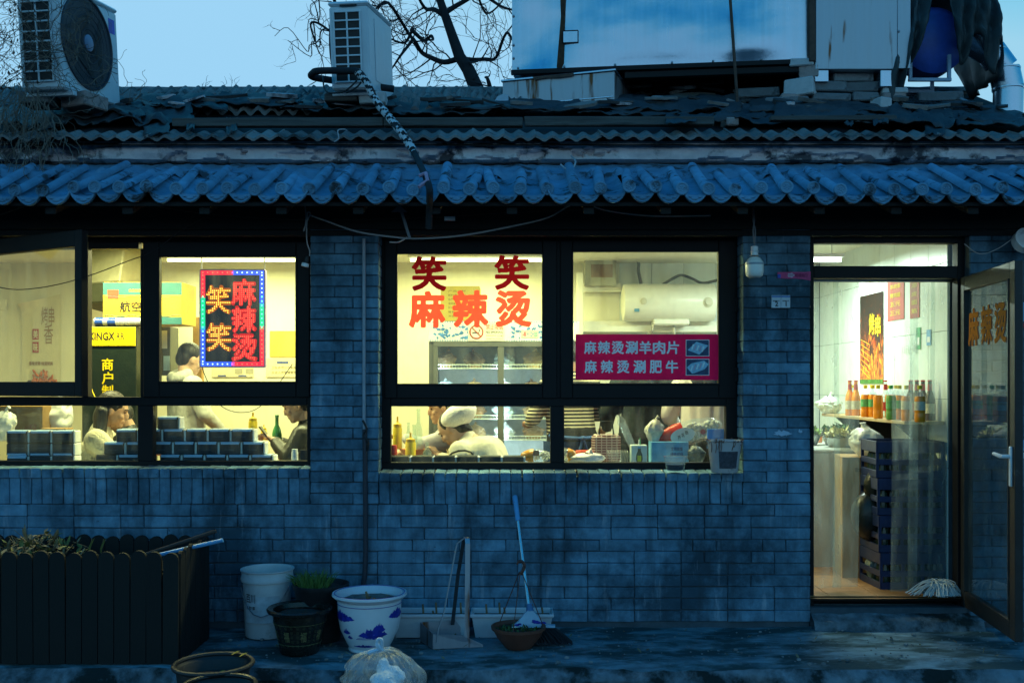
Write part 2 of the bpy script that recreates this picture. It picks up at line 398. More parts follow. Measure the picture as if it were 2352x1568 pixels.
M_ltred = vinyl('dark_red_vinyl', (.42,.010,.016), .16)
M_ltorange = vinyl('orange_red_vinyl', (.86,.085,.055), .56)

# ================================================================ GROUND
g = MB(); S = 600
g.quad((-S,-S,-.24),(S,-S,-.24),(S,S,-.24),(-S,S,-.24)); struct('street', g, M_street)
PF = -.86                                                    # front edge of the raised pavement
g = MB(); rr = random.Random(3)
NXP = 260
def pave(u, v):
    x = -4.6 + 9.4*u; e = PF + .03*fbm(x*1.7,1)+.012*fbm(x*9,4)
    y = e + (.02 - e)*v
    z = .012*fbm(x*.9, y*2, 5) + .004*fbm(x*7, y*7, 2)
    if v < .12: z -= (.12-v)/.12 * (.012 + .012*abs(fbm(x*5, 8)))
    return Vector((x, y, z-.004))
g.grid(pave, NXP, 22); struct('pavement', g, M_conc, True)
g = MB()
def pface(u, v):
    x = -4.6 + 9.4*u; e = PF + .03*fbm(x*1.7,1)+.012*fbm(x*9,4)
    zt = .012*fbm(x*.9, e*2, 5) + .004*fbm(x*7, e*7, 2) - .004 - (.012 + .012*abs(fbm(x*5, 8)))
    z = zt + (-.25 - zt)*v
    return Vector((x, e - .045*math.sin(min(1,v*3)*1.57) + .05*fbm(x*4, z*7, 2)*min(1,v*4) , z))
g.grid(pface, NXP, 9); struct('pavement_edge', g, M_concedge, True)

# ================================================================ BUILDING
BLD = thing('restaurant_building', 'low grey brick eatery with tiled eave and lit windows', 'building')
WX0, WX1 = -5.3, 3.72
PIER = ((-1.271, -.838), (1.452, 1.879)); DOORX = (1.879, 2.88); WSIL_L, WSIL_M = .994, .967
# mortar backing, with the openings left free
wb = MB()
YB, YI = .012, .24
wb.box(WX0, DOORX[0]-.006, YB, YI, -.24, .766)
wb.box(WX0, -1.271, YB, YI, .766, .966); wb.box(-.838, 1.452, YB, YI, .766, .944)
for a, b in PIER: wb.box(a+.006, b-.006, YB, YI, .766, 2.49)
wb.box(DOORX[1], WX1, YB, YI, -.24, 2.49); wb.box(WX0, -3.9, YB, YI, .966, 2.49)
wb.box(DOORX[0], DOORX[1], .02, YI, -.24, .12)
wb.box(WX0, WX1, .03, YI, 2.49, 2.80)
WALL = wpart('wall', wb, M_mortar, BLD)
_bm = {}
def brickmesh(L, h, dp, var):
    k = (round(L,3), round(h,3), round(dp,3), var)
    if k not in _bm:
        rg = random.Random(hash(k) & 0xffff)
        _bm[k] = MB().cbox(-L/2, L/2, 0, dp, -h/2, h/2, .0045, jit=.0026, rg=rg).mesh('brick'); _bm[k].materials.append(M_brick)
    return _bm[k]
J = .0042
nb = [0]; spare = MB()
def brick(x0, x1, z0, z1, dp=.1, name='brick', yoff=0.0, joined=False):
    rg = rnd
    if joined:
        o = rg.uniform(-.002,.002); spare.cbox(x0+J/2, x1-J/2, o, dp, z0+J/2, z1-J/2, .0035); return
    o = link(name, brickmesh(x1-x0-J, z1-z0-J, dp, rg.randrange(3)), None, WALL)
    o.location = ((x0+x1)/2 + rg.uniform(-.0008,.0008), yoff + rg.uniform(-.004,.0035), (z0+z1)/2)
    o.rotation_euler = (rg.uniform(-.012,.012), rg.uniform(-.002,.002), rg.uniform(-.006,.006)); nb[0] += 1
# lower wall, ten courses of stretchers and headers
zt = .7725
for c in range(10):
    z1 = zt - c*.074; z0 = z1 - .074; x = -3.42 - (.147 if c % 2 else 0) - rnd.choice((0,.073))
    while x < DOORX[0] - .02:
        L = .294 if rnd.random() < .8 else .147
        xe = x + L
        if DOORX[0] - xe < .1: xe = DOORX[0]
        if c < 8 or x > -2.2 or True: brick(x, xe, z0, z1)
        x = xe
brick_z = zt
# soldier course and sills
n = 31
for i in range(n):
    w = .0675; x1 = -1.271 - i*w; brick(x1-w, x1, .7725, .7725+.203, name='soldier_brick')
    s = link('sill_brick', brickmesh(w-J, .06, .20, rnd.randrange(3)), None, WALL); s.location = (x1-w/2+rnd.uniform(-.004,.004), -.012, WSIL_L-.03+.004+rnd.uniform(-.001,.001)); s.rotation_euler = (R(2.2),0,rnd.uniform(-.01,.01))
wm = (1.452+.838)/33
for i in range(33):
    x0 = -.838 + i*wm; brick(x0, x0+wm, .7725, .947, name='soldier_brick')
    s = link('sill_brick', brickmesh(wm-J, .05, .20, rnd.randrange(3)), None, WALL); s.location = (x0+wm/2+rnd.uniform(-.004,.004), -.014, WSIL_M-.025+rnd.uniform(-.001,.001)); s.rotation_euler = (R(4.2),0,rnd.uniform(-.01,.01))
# piers
for pi, (a, b) in enumerate(PIER):
    z = .7725; k = 0; ch = .0685
    while z < 2.55:
        j = a + ((.154 if k % 2 else .269) if pi == 0 else (.281 if k % 2 else .15))
        brick(a, j, z, z+ch, .19); brick(j, b, z, z+ch, .19); z += ch; k += 1
# wall right of the door, mostly behind the open leaf
z = .03; k = 0
while z < 2.5:
    x = DOORX[1] - (.13 if k % 2 else 0) 
    while x < WX1:
        xe = x + .27; brick(max(x, DOORX[1]), xe, z, z+.0685, joined=True); x = xe
    z += .0685; k += 1
wpart('brick_remainder', spare, M_brick, WALL, kind='stuff')

# lintel beam, boards, rafters under the eave
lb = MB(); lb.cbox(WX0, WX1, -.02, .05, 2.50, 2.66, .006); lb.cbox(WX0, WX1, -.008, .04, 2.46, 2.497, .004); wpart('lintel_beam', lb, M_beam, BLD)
EY0, EZ0, ES = -.5, 2.63, .44
def ze(y): return EZ0 + ES*(y-EY0)
eb = MB()
for (x0, x1) in ((WX0, WX1),):
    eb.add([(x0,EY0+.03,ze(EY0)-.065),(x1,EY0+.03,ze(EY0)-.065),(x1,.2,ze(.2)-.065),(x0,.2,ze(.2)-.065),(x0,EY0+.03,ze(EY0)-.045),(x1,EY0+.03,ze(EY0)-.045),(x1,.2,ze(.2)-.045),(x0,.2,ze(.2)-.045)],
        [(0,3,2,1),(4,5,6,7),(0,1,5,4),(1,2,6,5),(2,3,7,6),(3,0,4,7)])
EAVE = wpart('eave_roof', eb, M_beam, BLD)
rm = MB().add([(-.03,-.44,-.07),(.03,-.44,-.07),(.03,.1,.14),(-.03,.1,.14),(-.03,-.44,-.032),(.03,-.44,-.032),(.03,.1,.2),(-.03,.1,.2)],
        [(0,3,2,1),(4,5,6,7),(0,1,5,4),(1,2,6,5),(2,3,7,6),(3,0,4,7)]).mesh('rafter'); rm.materials.append(M_beam)
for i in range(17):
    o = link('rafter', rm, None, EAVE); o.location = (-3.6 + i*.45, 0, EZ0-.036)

# barrel tiles with flower discs
def barrel_mesh(seed):
    rg = random.Random(seed); b = MB(); n = 10; L = .52; prof = []
    def fn(u, v):
        a = math.pi*u; r = .036 - .005*v + .0025*fbm(u*3, v*5, seed); 
        return Vector((r*math.cos(a), v*L, r*math.sin(a)*.95 + v*L*ES - .006))
    b.grid(fn, n, 5)
    # disc
    nn = 18; c = Vector((0,-.012,.008))
    ring = [(.039,0.004),(.039,-.006),(.036,-.011),(.028,-.011),(.026,-.006),(0.0001,-.006)]
    vs = []; fs = []
    for (r, y) in ring:
        for k in range(nn):
            a = 2*math.pi*k/nn; vs.append(c + Vector((r*math.cos(a), y, r*math.sin(a))))
    for i in range(len(ring)-1):
        for k in range(nn): fs.append((i*nn+k, i*nn+(k+1)%nn, (i+1)*nn+(k+1)%nn, (i+1)*nn+k))
    b.add(vs, fs)
    for k in range(7):                                       # petals
        a = 2*math.pi*k/7 + seed; b.ell(c+Vector((.015*math.cos(a), -.006, .015*math.sin(a))), (.005,.004,.008), 6, 4, rot=Euler((0,-a+math.pi/2,0)))
    b.ell(c+Vector((0,-.006,0)), (.007,.006,.007), 6, 4)
    me = b.mesh('barrel_tile', smooth=True); me.materials.append(M_eavetile); return me
def drip_mesh(seed):
    b = MB(); w = .078; L = .52
    def fn(u, v):
        x = (u-.5)*2*w; return Vector((x, v*L, -.028 + .030*(x/w)**2 + v*L*ES + .002*fbm(u*3,v*4,seed)))
    b.grid(fn, 8, 3)
    top = [((u/10-.5)*2*w, -.028+.030*((u/10-.5)*2)**2) for u in range(11)]
    low = []
    for u in range(11):
        t = (u/10-.5)*2; low.append((t*w, -.030 + .034*t*t - .040*max(0, 1-(t*1.02)**2)**.75))
    vs = [Vector((x,-.004,z+.004)) for x,z in top] + [Vector((x,-.020,z)) for x,z in low] + [Vector((x,.006,z)) for x,z in low]
    fs = [(i,i+1,i+12,i+11) for i in range(10)] + [(11+i,12+i,23+i,22+i) for i in range(10)]
    b.add(vs, fs)
    # raised border
    b.tube([Vector((x*.97,-.018,z+.004)) for x,z in low], .005, 5)
    b.ell((0,-.016,-.045), (.022,.005,.010), 8, 4); b.ell((.03,-.015,-.035), (.012,.004,.006), 6, 4); b.ell((-.03,-.015,-.035), (.012,.004,.006), 6, 4)
    me = b.mesh('drip_tile', smooth=True); me.materials.append(M_eavetile); return me
BM_ = [barrel_mesh(s) for s in range(4)]; DM_ = [drip_mesh(s) for s in range(3)]
SP = .154; x = -3.20 + .02
i = 0
while x < 3.45:
    jx, jz = rnd.uniform(-.010,.010), rnd.uniform(-.008,.008)
    sag = .012*fbm(x*.8, 3)
    if not (-2.62 < x < -2.50):
        o = link('barrel_tile', BM_[i % 4], None, EAVE); o.location = (x+jx, EY0+rnd.uniform(-.012,.012), EZ0+.022+jz+sag); o.rotation_euler = (rnd.uniform(-.05,.05), rnd.uniform(-.15,.15), rnd.uniform(-.06,.06))
    else:
        o = link('barrel_tile', BM_[i % 4], None, EAVE); o.location = (x+.02, EY0+.03, EZ0+.034); o.rotation_euler = (.05, .1, -.16)
    o = link('drip_tile', DM_[i % 3], None, EAVE); o.location = (x+SP/2+jx, EY0+.006+rnd.uniform(-.008,.008), EZ0+.012+sag+rnd.uniform(-.004,.004)); o.rotation_euler = (0, rnd.uniform(-.05,.05), rnd.uniform(-.03,.03))
    x += SP; i += 1
# mortar bed that swallows the upper ends of the tiles
g = MB()
def bed(u, v):
    x = -3.6 + 7.3*u; yy0 = -.09 + .06*fbm(x*3.1, 2); y = yy0 + (.22-yy0)*v
    wave = max(0, math.cos(2*math.pi*(x+3.18)/SP))
    lift = (1-v)**1.2
    z = ze(y) + .022 + .032*wave*(.35+.65*lift)*(1-.75*v) - .012*v + .010*fbm(x*5, y*6, 3) + .004*fbm(x*21, y*21, 5)
    if v < .02: z -= .04
    return Vector((x, y, z))
g.grid(bed, 620, 10); wpart('mortar_bed', g, M_eavetile, EAVE, True)

# plaster fascia between eave and upper roof, broken in places
g = MB()
def fasc(u, v):
    x = -4.1 + 7.9*u; z = 2.962 + .150*v
    h = fbm(x*1.25, z*4, 11, 6); pit = max(0, min(1, (h-.22)/.05))
    h2 = fbm(x*2.9, 30, z*6, 5); low = max(0, min(1, (h2 + (.45-v)*1.0-.40)/.05))
    y = .165 + .016*fbm(x*3, z*9, 4) + .006*fbm(x*18, z*18, 8) + .028*pit + .04*low
    if v < .1: y += .09*(1-v/.1)
    return Vector((x, y, z))
g.grid(fasc, 620, 16); wpart('plaster_fascia', g, M_plaster, BLD, True)

# upper roof
rb = MB()
rb.add([(WX0,.12,zr(.12)-.03),(WX1,.12,zr(.12)-.03),(WX1,RIDGE_Y,zr(RIDGE_Y)-.03),(WX0,RIDGE_Y,zr(RIDGE_Y)-.03),(WX0,3.5,zr(.1)-.03),(WX1,3.5,zr(.1)-.03)], [(0,1,2,3),(3,2,5,4)])
rb.add([(WX0,.12,zr(.12)-.06),(WX1,.12,zr(.12)-.06),(WX1,RIDGE_Y,zr(RIDGE_Y)-.06),(WX0,RIDGE_Y,zr(RIDGE_Y)-.06),(WX0,3.5,zr(.1)-.06),(WX1,3.5,zr(.1)-.06)], [(0,1,2,3),(3,2,5,4)])
for xx in (WX0, WX1): rb.add([(xx,.2,2.7),(xx,3.4,2.7),(xx,3.4,zr(.1)-.05),(xx,RIDGE_Y,zr(RIDGE_Y)-.05),(xx,.2,zr(.1)-.05)], [(0,1,2,3,4)])
rb.box(WX0, WX1, 3.2, 3.3, -.24, zr(.1)-.06)
ROOF = wpart('roof', rb, M_deck, BLD)
def wave_tile(seed):
    b = MB(); w = .212; L = .185; th = .017; nx = 20
    def prof(x): 
        p = .5+.5*math.cos(2*math.pi*(x/.104)); return .024*p-.012
    rg = random.Random(seed)
    top = [[Vector(((i/nx-.5)*w, j*L + (rg.uniform(-.003,.003) if j==0 else 0), prof((i/nx-.5)*w) + j*L*ROOF_S*.86 + .012 + rg.uniform(-.001,.001))) for i in range(nx+1)] for j in (0,1)]
    bot = [[v - Vector((0,0,th)) for v in r_] for r_ in top]
    vs = top[0]+top[1]+bot[0]+bot[1]; n = nx+1; fs = []
    for i in range(nx):
        fs += [(i,i+1,n+i+1,n+i), (2*n+i,3*n+i,3*n+i+1,2*n+i+1), (i,2*n+i,2*n+i+1,i+1), (n+i,n+i+1,3*n+i+1,3*n+i)]
    fs += [(0,n,3*n,2*n), (nx,2*n+nx,3*n+nx,n+nx)]
    me = b.add(vs, fs).mesh('roof_tile', smooth=True); me.materials.append(M_rooftile); return me
TM_ = [wave_tile(s) for s in range(5)]
def tilerow(y, x0, x1, jit=1.0, off=0, sc=None):
    x = x0 + off
    while x < x1:
        o = link('roof_tile', TM_[rnd.randrange(5)], None, ROOF)
        o.location = (x, y+rnd.uniform(-.008,.008)*jit, zr(y)+rnd.uniform(-.004,.006)*jit+.006*fbm(x*.7, y, 2)); o.rotation_euler = (rnd.uniform(-.03,.03)*jit, rnd.uniform(-.03,.03)*jit, rnd.uniform(-.03,.03)*jit)
        if sc: o.scale = sc
        x += .206
tilerow(.075, -3.45, 3.7, 1.3)
for r_, y in enumerate((.92, 1.10, 1.28, 1.45)):
    tilerow(y, -4.0, .05, 1.0, (r_ % 2)*.05, (1,1.2,1.7))
tilerow(1.64, .1, 3.6, .8)
rc = MB()
def ridge(u, v):
    x = WX0 + (WX1-WX0)*u; a = math.pi*v; return Vector((x, RIDGE_Y-.02 - .09*math.cos(a), zr(RIDGE_Y)-.035+.055*math.sin(a)+.006*fbm(x*6,1)))
rc.grid(ridge, 160, 6); wpart('ridge_cap', rc, M_rooftile, ROOF, True)

# ---------------------------------------------------------------- windows
FY = .16
def fx(px): return PX(px, FY)
def fz(py): return PZ(py, FY)
def bars(mb, lst, y0, y1, c=.003):
    for (a, b, t, d_) in lst: mb.cbox(fx(a), fx(b), y0, y1, fz(d_), fz(t), c)
    return mb
def sash(parent, o, gl, y0=.145, y1=.20, name='sash'):
    (a, b, t, d_), (ga, gb, gt, gd) = o, gl
    m = MB(); X0, X1, Z0, Z1 = fx(a), fx(b), fz(d_), fz(t); x0, x1, z0, z1 = fx(ga), fx(gb), fz(gd), fz(gt)
    m.cbox(X0, x0, y0, y1, Z0, Z1, .004); m.cbox(x1, X1, y0, y1, Z0, Z1, .004)
    m.cbox(x0, x1, y0+.0015, y1, z1, Z1, .004); m.cbox(x0, x1, y0+.0015, y1, Z0, z0, .004)
    # inner bead
    k = .008
    m.cbox(x0-k, x0+.004, y0-.006, y0+.01, z0-k, z1+k, .002); m.cbox(x1-.004, x1+k, y0-.006, y0+.01, z0-k, z1+k, .002)
    m.cbox(x0, x1, y0-.0055, y0+.01, z0-k, z0+.004, .002); m.cbox(x0, x1, y0-.0055, y0+.01, z1-.004, z1+k, .002)
    wpart(name, m, M_frame, parent); 
    pane(parent, x0, x1, z0, z1, (y0+y1)/2)
def pane(parent, x0, x1, z0, z1, y):
    wpart('pane', MB().box(x0-.006, x1+.006, y-.0025, y+.0025, z0-.006, z1+.006), M_glass, parent)
Y0, Y1 = .16, .225
WL = wpart('window', bars(MB(), [(-250,726,530,556),(-250,318,556,571),(-250,726,1058,1069),(705,726,556,1058),(-250,705,911,931.5),(316,351,931.5,1058),(322,331,571,911),(322,705,552,556.5),(187,202,571,911),(-250,-215,556,1058)], Y0, Y1), M_frame, BLD)
WL['label'] = 'wide left window with one casement swung open'
sash(WL, (330,712,555,912), (367,681,590,877))
pane(WL, fx(-215), fx(316), fz(1058), fz(931.5), .195); pane(WL, fx(351), fx(705), fz(1058), fz(931.5), .195)
# the open casement
th = R(29.8); hx = -3.49; SW = 1.1; z0, z1 = fz(908), fz(557)
m = MB(); fw = .098
m.cbox(0, fw, 0, .05, z0, z1, .004); m.cbox(SW-.062, SW, 0, .05, z0, z1, .004); m.cbox(fw, SW-.062, .001, .05, z1-fw, z1, .004); m.cbox(fw, SW-.062, .001, .05, z0, z0+.088, .004)
cs = link('open_casement', m.mesh('open_casement'), M_frame, WL, (hx, FY-.02, 0), (0,0,-th))
pn = MB().box(fw-.005, SW-.057, .022, .027, z0+.083, z1-fw+.005); o = link('casement_pane', pn.mesh('casement_pane'), M_glass, WL, (hx, FY-.02, 0), (0,0,-th))
# middle window
WM = wpart('window', bars(MB(), [(866,1706,530,553.5),(866,1706,1062,1078),(866,897,553.5,1062),(1668,1706,553.5,1062),(897,1668,913.5,933),(1264,1296,933,1062),(1278,1288,553.5,913.5)], Y0, Y1), M_frame, BLD)
WM['label'] = 'middle window with red lettering and a maroon menu board'
sash(WM, (884,1279,552,914.5), (912,1246,583,882)); sash(WM, (1287,1690,552,914.5), (1315,1650,578,881))
pane(WM, fx(897), fx(1264), fz(1062), fz(933), .195); pane(WM, fx(1296), fx(1668), fz(1062), fz(933), .195)
yl = .166
def wtext(s, a, b, t, d_, parent, m, bold=.03, y=None, name='window_lettering'):
    y = yl if y is None else y
    mb = boldglyph(s, PX(b,y)-PX(a,y), PZ(t,y)-PZ(d_,y), ((PX(a,y)+PX(b,y))/2, y, (PZ(t,y)+PZ(d_,y))/2), bold*100)
    return wpart(name, mb, m, parent)
wtext('笑', 945, 1026, 588, 669, WM, M_ltred, .035); wtext('笑', 1135, 1216, 585, 667, WM, M_ltred, .035)
wtext('麻', 939, 1023, 668, 753, WM, M_ltorange, .04); wtext('辣', 1039, 1122, 666, 752, WM, M_ltorange, .04); wtext('烫', 1138, 1221, 666, 751, WM, M_ltorange, .04)
# window hinges
for py in (860, 700): wpart('hinge', MB().cbox(fx(1687), fx(1694), .13, .16, fz(py+16), fz(py-16), .003), M_frame, WM)

# ---------------------------------------------------------------- door
DY = .1
def dx(px): return PX(px, DY)
def dz(py): return PZ(py, DY)
m = MB()
m.cbox(1.875, dx(1866.5), DY-.03, DY+.05, .12, dz(545), .003); m.cbox(dx(2195), 2.885, DY-.03, DY+.05, .12, dz(545), .003)
m.cbox(dx(1866.5), dx(2195), DY-.029, DY+.05, dz(560), dz(545), .003); m.cbox(dx(1866.5), dx(2195), DY-.029, DY+.05, dz(640), dz(612), .003)
m.cbox(1.875, 2.885, DY-.04, DY+.10, .150, .176, .003)
DFR = wpart('door_frame', m, M_frame, BLD)
wpart('transom_pane', MB().box(dx(1866)-.004, dx(2195)+.004, DY+.006, DY+.011, dz(612)-.004, dz(560)+.004), M_glass, DFR)
M_doorfr = mat('worn_bronze_door_frame', (.022,.019,.017), .45, var=.4, scale=9, dirt=(12,.6,.1), dirtcol=(.06,.055,.05))
M_doorglass = glassmat('door_glass', (.62,.72,.72), .9, haze=.10, hazecol=(.30,.36,.38), smear=.7)
LW = .925; lz0, lz1 = .130, 2.203; ang = math.atan2(-.92, -.118)
leaf = MB(); sw = .07
leaf.cbox(0, sw, -.022, .022, lz0, lz1, .004); leaf.cbox(LW-.085, LW, -.022, .022, lz0, lz1, .004)
leaf.cbox(sw, LW-.085, -.021, .022, lz1-.09, lz1, .004); leaf.cbox(sw, LW-.085, -.021, .022, lz0, lz0+.10, .004)
for x0 in (sw, LW-.085-.014): leaf.cbox(x0, x0+.014, -.028, .028, lz0+.10, lz1-.09, .003)
DOOR = link('door', leaf.mesh('door'), M_doorfr, BLD, (2.87, .055, 0), (0,0,ang)); DOOR['label'] = 'glass door leaf standing wide open'
link('door_pane', MB().box(sw+.002, LW-.087, -.004, .004, lz0+.09, lz1-.08).mesh('door_pane'), M_doorglass, DOOR)
link('lettering', boldglyph('烫', .19, .235, (.66, -.0075, 1.88), 3, ax=((1,0,0),(0,0,1)), mb=boldglyph('辣', .19, .235, (.43, -.0075, 1.88), 3, ax=((1,0,0),(0,0,1)), mb=boldglyph('麻', .19, .235, (.20, -.0075, 1.88), 3, ax=((1,0,0),(0,0,1))))).mesh('lettering'), vinyl('orange_vinyl_faded', (.75,.26,.05), .5), DOOR)
for sgn, yy in ((1, .0075),):
    pass
M_white = mat('white_paint', (.72,.74,.76), .4, var=.08, scale=20, bump=.03)
hz = 1.535-(1071-880)*(D-.8)/F
for sgn in (1, -1):
    hb = MB(); y0 = .022*sgn
    hb.cbox(LW-.062, LW-.030, min(y0, y0+.012*sgn), max(y0, y0+.012*sgn), hz-.11, hz+.11, .004)
    hb.tube([(LW-.046, y0, hz+.055), (LW-.046, y0+.05*sgn, hz+.055), (LW-.06, y0+.055*sgn, hz+.055), (LW-.17, y0+.052*sgn, hz+.062)], [.011,.011,.012,.010], 8)
    link('handle', hb.mesh('handle', smooth=True), M_white, DOOR)
wpart('door_step', MB().grid(lambda u, v: Vector((1.884+1.06*u, (-.055-.02*fbm(u*7,1)) if v < .5 else .1, [ -.02, .05+.01*fbm(u*9,4), .118+.012*fbm(u*5,2), .122][min(3, int(v*3+.01))] if True else 0)) + (Vector((0,-.03+.02*fbm(u*11,7),0)) if v < .2 else Vector()), 60, 3), M_concedge, BLD, True)

# ---------------------------------------------------------------- interior shell
FZ, CZ, BY, IX0, IX1 = .18, 2.65, 3.0, -5.2, 2.85
struct('interior_floor', MB().quad((IX0,.24,FZ),(IX1+.03,.24,FZ),(IX1+.03,BY,FZ),(IX0,BY,FZ)).quad((1.88,.02,FZ-.004),(2.86,.02,FZ-.004),(2.86,.24,FZ-.004),(1.88,.24,FZ-.004)), M_floor)
struct('interior_ceiling', MB().quad((IX0,.235,CZ),(IX1+.03,.235,CZ),(IX1+.03,BY,CZ),(IX0,BY,CZ)), M_ceil)
struct('back_wall', MB().box(IX0, 1.0, BY, BY+.06, FZ-.1, CZ+.05), M_inwall)
KW = struct('tiled_back_wall', MB().box(1.0, IX1+.05, BY+.006, BY+.06, FZ-.1, CZ+.05), M_mortar)
RW = struct('tiled_side_wall', MB().box(IX1+.008, IX1+.05, .24, BY, FZ-.1, CZ+.05), M_mortar)
struct('left_wall', MB().box(IX0-.06, IX0, .24, BY, FZ-.1, CZ+.05), M_inwall)
tw, thh = .30, .45
tm = MB().cbox(0, tw-.003, 0, .008, 0, thh-.003, .0015).mesh('wall_tile'); tm.materials.append(M_tilewall)
for i in range(7):
    for j in range(6):
        o = link('wall_tile', tm, None, KW); o.location = (1.0+i*tw, BY, FZ-.1+j*thh)
for i in range(9):
    for j in range(6):
        o = link('wall_tile', tm, None, RW); o.location = (IX1, .24+.01+(i+1)*tw, FZ-.1+j*thh); o.rotation_euler = (0,0,R(-90))
struct('inner_sill', MB().box(IX0, -1.271, .226, .42, .93, .992).box(-.838, 1.45, .226, .42, .91, .962), M_tilewall)

# ceiling lamps
def striplamp(x, y, L, power, col, label, rz=0, e=6, drop=0):
    t = thing('strip_lamp', label, 'ceiling lamp', (x, y, CZ-.065-drop), (0,0,rz), None)
    part('housing', MB().cbox(-L/2, L/2, -.04, .04, .035, .064, .004), M_white, t)
    part('tube', MB().tube([(-L/2+.02,0,.014),(L/2-.02,0,.014)], .014, 10), emat('tube_glow_%d' % int(col[2]*100), col, e), t, True)
    if drop:
        for xx in (-L*.4, L*.4): part('hanger', MB().tube([(xx,0,.063),(xx,0,.065+drop)], .004, 5), M_white, t)
    li = bpy.data.lights.new('tube_light', 'AREA'); li.shape = 'RECTANGLE'; li.size = L*.95; li.size_y = .06; li.energy = power; li.color = col
    lo = bpy.data.objects.new('tube_light', li); COL.objects.link(lo); lo.parent = t; lo.location = (0,0,-.004)
    return t
WARM = (.95, .95, .43); COOL = (.80, 1.0, .88)
striplamp(-3.0, .90, 1.2, 62, WARM, 'lit strip lamp on the ceiling over the left tables')
striplamp(-2.35, 2.35, 1.3, 52, WARM, 'lit strip lamp on the ceiling near the back wall above the light box')
striplamp(-.30, 2.35, 1.2, 40, WARM, 'lit strip lamp on the ceiling behind the drinks fridge')
striplamp(-1.55, .85, 1.1, 58, WARM, 'lit strip lamp on the ceiling behind the red light box sign')
striplamp(.30, .85, 1.2, 62, WARM, 'lit strip lamp on the ceiling above the drinks fridge')
striplamp(2.15, 1.55, .9, 54, COOL, 'bright strip lamp just inside the doorway', 0, 14, .10)
# ================================================================ ROOF COVERING DEBRIS
def ragged(corners, seed, lift=.02, nu=14, nv=8, amp=.02, fray=.12, th=.004, droop=0, mats=M_felt, parent=None, name='felt_sheet', world_off=True):
    """crumpled sheet with frayed edges between four points (front-left, front-right, back-right, back-left)"""
    a, b, c, d_ = [Vector(p) for p in corners]; g = MB(); s = seed*3.7
    def fn(u, v):
        uu = u + fray*.35*fbm(v*4, s, 1)*(1 if u in (0,1) else 0); vv = v + fray*fbm(u*6, s, 9)*(1 if v in (0,1) else 0)
        p = (a*(1-uu)+b*uu)*(1-vv) + (d_*(1-uu)+c*uu)*vv
        p.z += lift + amp*fbm(u*3.3+s, v*2.6, s) + amp*.4*fbm(u*9+s, v*8, s) - droop*max(0, .35-v)**2*8*.1
        p.y += amp*.4*fbm(u*5, v*5, s+4)
        return p
    g.grid(fn, nu, nv)
    o = wpart(name, g, mats, parent, True) if parent else None
    mod(o, 'SOLIDIFY', thickness=th, offset=0); return o
def rsheet(x0, x1, yt, yb, seed, lift=.02, **kw):
    cs = (PR(x0,yb), PR(x1,yb), PR(x1,yt), PR(x0,yt))
    return ragged(cs, seed, lift, parent=ROOF, **kw)
fx_ = [(0,150,250,300),(90,330,255,292),(120,330,245,285),(250,390,247,262),(330,520,238,268),(300,440,262,292),(500,690,236,258),(640,860,234,262),(690,900,240,270),(860,1180,243,272),(1020,1330,248,270),(1150,1500,246,268),(1330,1560,249,274),(1400,1700,242,272),(1560,1760,255,285),(1640,1900,262,292),(1780,2010,262,290),(1960,2100,266,296),(2040,2190,268,300),(2100,2352,272,292),(2200,2420,280,300),(1720,2100,248,275)]
for k, (a, b, t, bt) in enumerate(fx_):
    rsheet(a, b, t, bt, k, .035+.03*rnd.random(), nu=max(10, int((b-a)/10)), nv=8, amp=.03+.02*rnd.random(), fray=.22, th=.006)
for k, (a, b, t, bt) in enumerate([(95,125,262,303),(330,390,280,318),(520,545,278,312),(428,447,275,306),(2125,2170,275,318),(1940,1960,272,296),(1530,1600,268,292),(2005,2040,268,292)]):
    y0 = .10; c0 = P(a, bt, y0-.03); c1 = P(b, bt-3, y0-.03); q = rsheet  # torn tongues hanging to the tile edge
    ragged((c0, c1, PR(b,t), PR(a,t)), 50+k, .02, nu=8, nv=10, amp=.02, fray=.2, parent=ROOF)
# planks along the roof edge
for k, (a, b, t, bt) in enumerate([(395,880,270,290),(882,1200,271,291),(1205,1640,268,289),(1770,2060,264,276)]):
    p0, p1 = P(a, bt, .33), P(b, bt, .33); hgt = SZ(bt-t, .33)
    m = MB().cbox(p0.x, p1.x, -.02, .02, 0, hgt, .004, jit=.004, rg=random.Random(k))
    o = link('plank', m.mesh('plank'), M_plank, ROOF, (0, .34, p0.z), (R(-8), R(.2*(k%2)-.1), 0))
# stone and slate flakes
sr = random.Random(12)
def flake(px, py, w, seed, h=.018, dpt=.08, mt=None, lift=.05):
    rg = random.Random(seed); p = PR(px, py); p.z += lift
    n = 9; poly = []
    for k in range(n):
        a = 2*math.pi*k/n; r = 1 + rg.uniform(-.22,.22); poly.append((math.cos(a)*w/2*r, math.sin(a)*dpt/2*r))
    m = MB().prism(poly, h, 'z')
    for v in m.v: v.z += rg.uniform(-.004,.004)
    return link('slate', m.mesh('slate'), mt or M_rooftile, ROOF, p, (R(22)+rg.uniform(-.15,.15), rg.uniform(-.12,.12), rg.uniform(-.5,.5)))
for k in range(46):
    px = sr.uniform(60, 2330); py = sr.uniform(245, 268) + (8 if px > 1700 else 0)
    flake(px, py, sr.uniform(.06,.30), k, sr.uniform(.012,.03), sr.uniform(.05,.12), mt=sr.choice((M_rooftile, M_rooftile, M_felt, M_plaster)), lift=sr.uniform(.05,.085))
# broken tiles and dark rubble in the middle gap
for k in range(14): flake(sr.uniform(1450,1760), sr.uniform(205,248), sr.uniform(.15,.4), 200+k, .02, .12, mt=sr.choice((M_felt, M_plank, M_rooftile)), lift=sr.uniform(.02,.10))

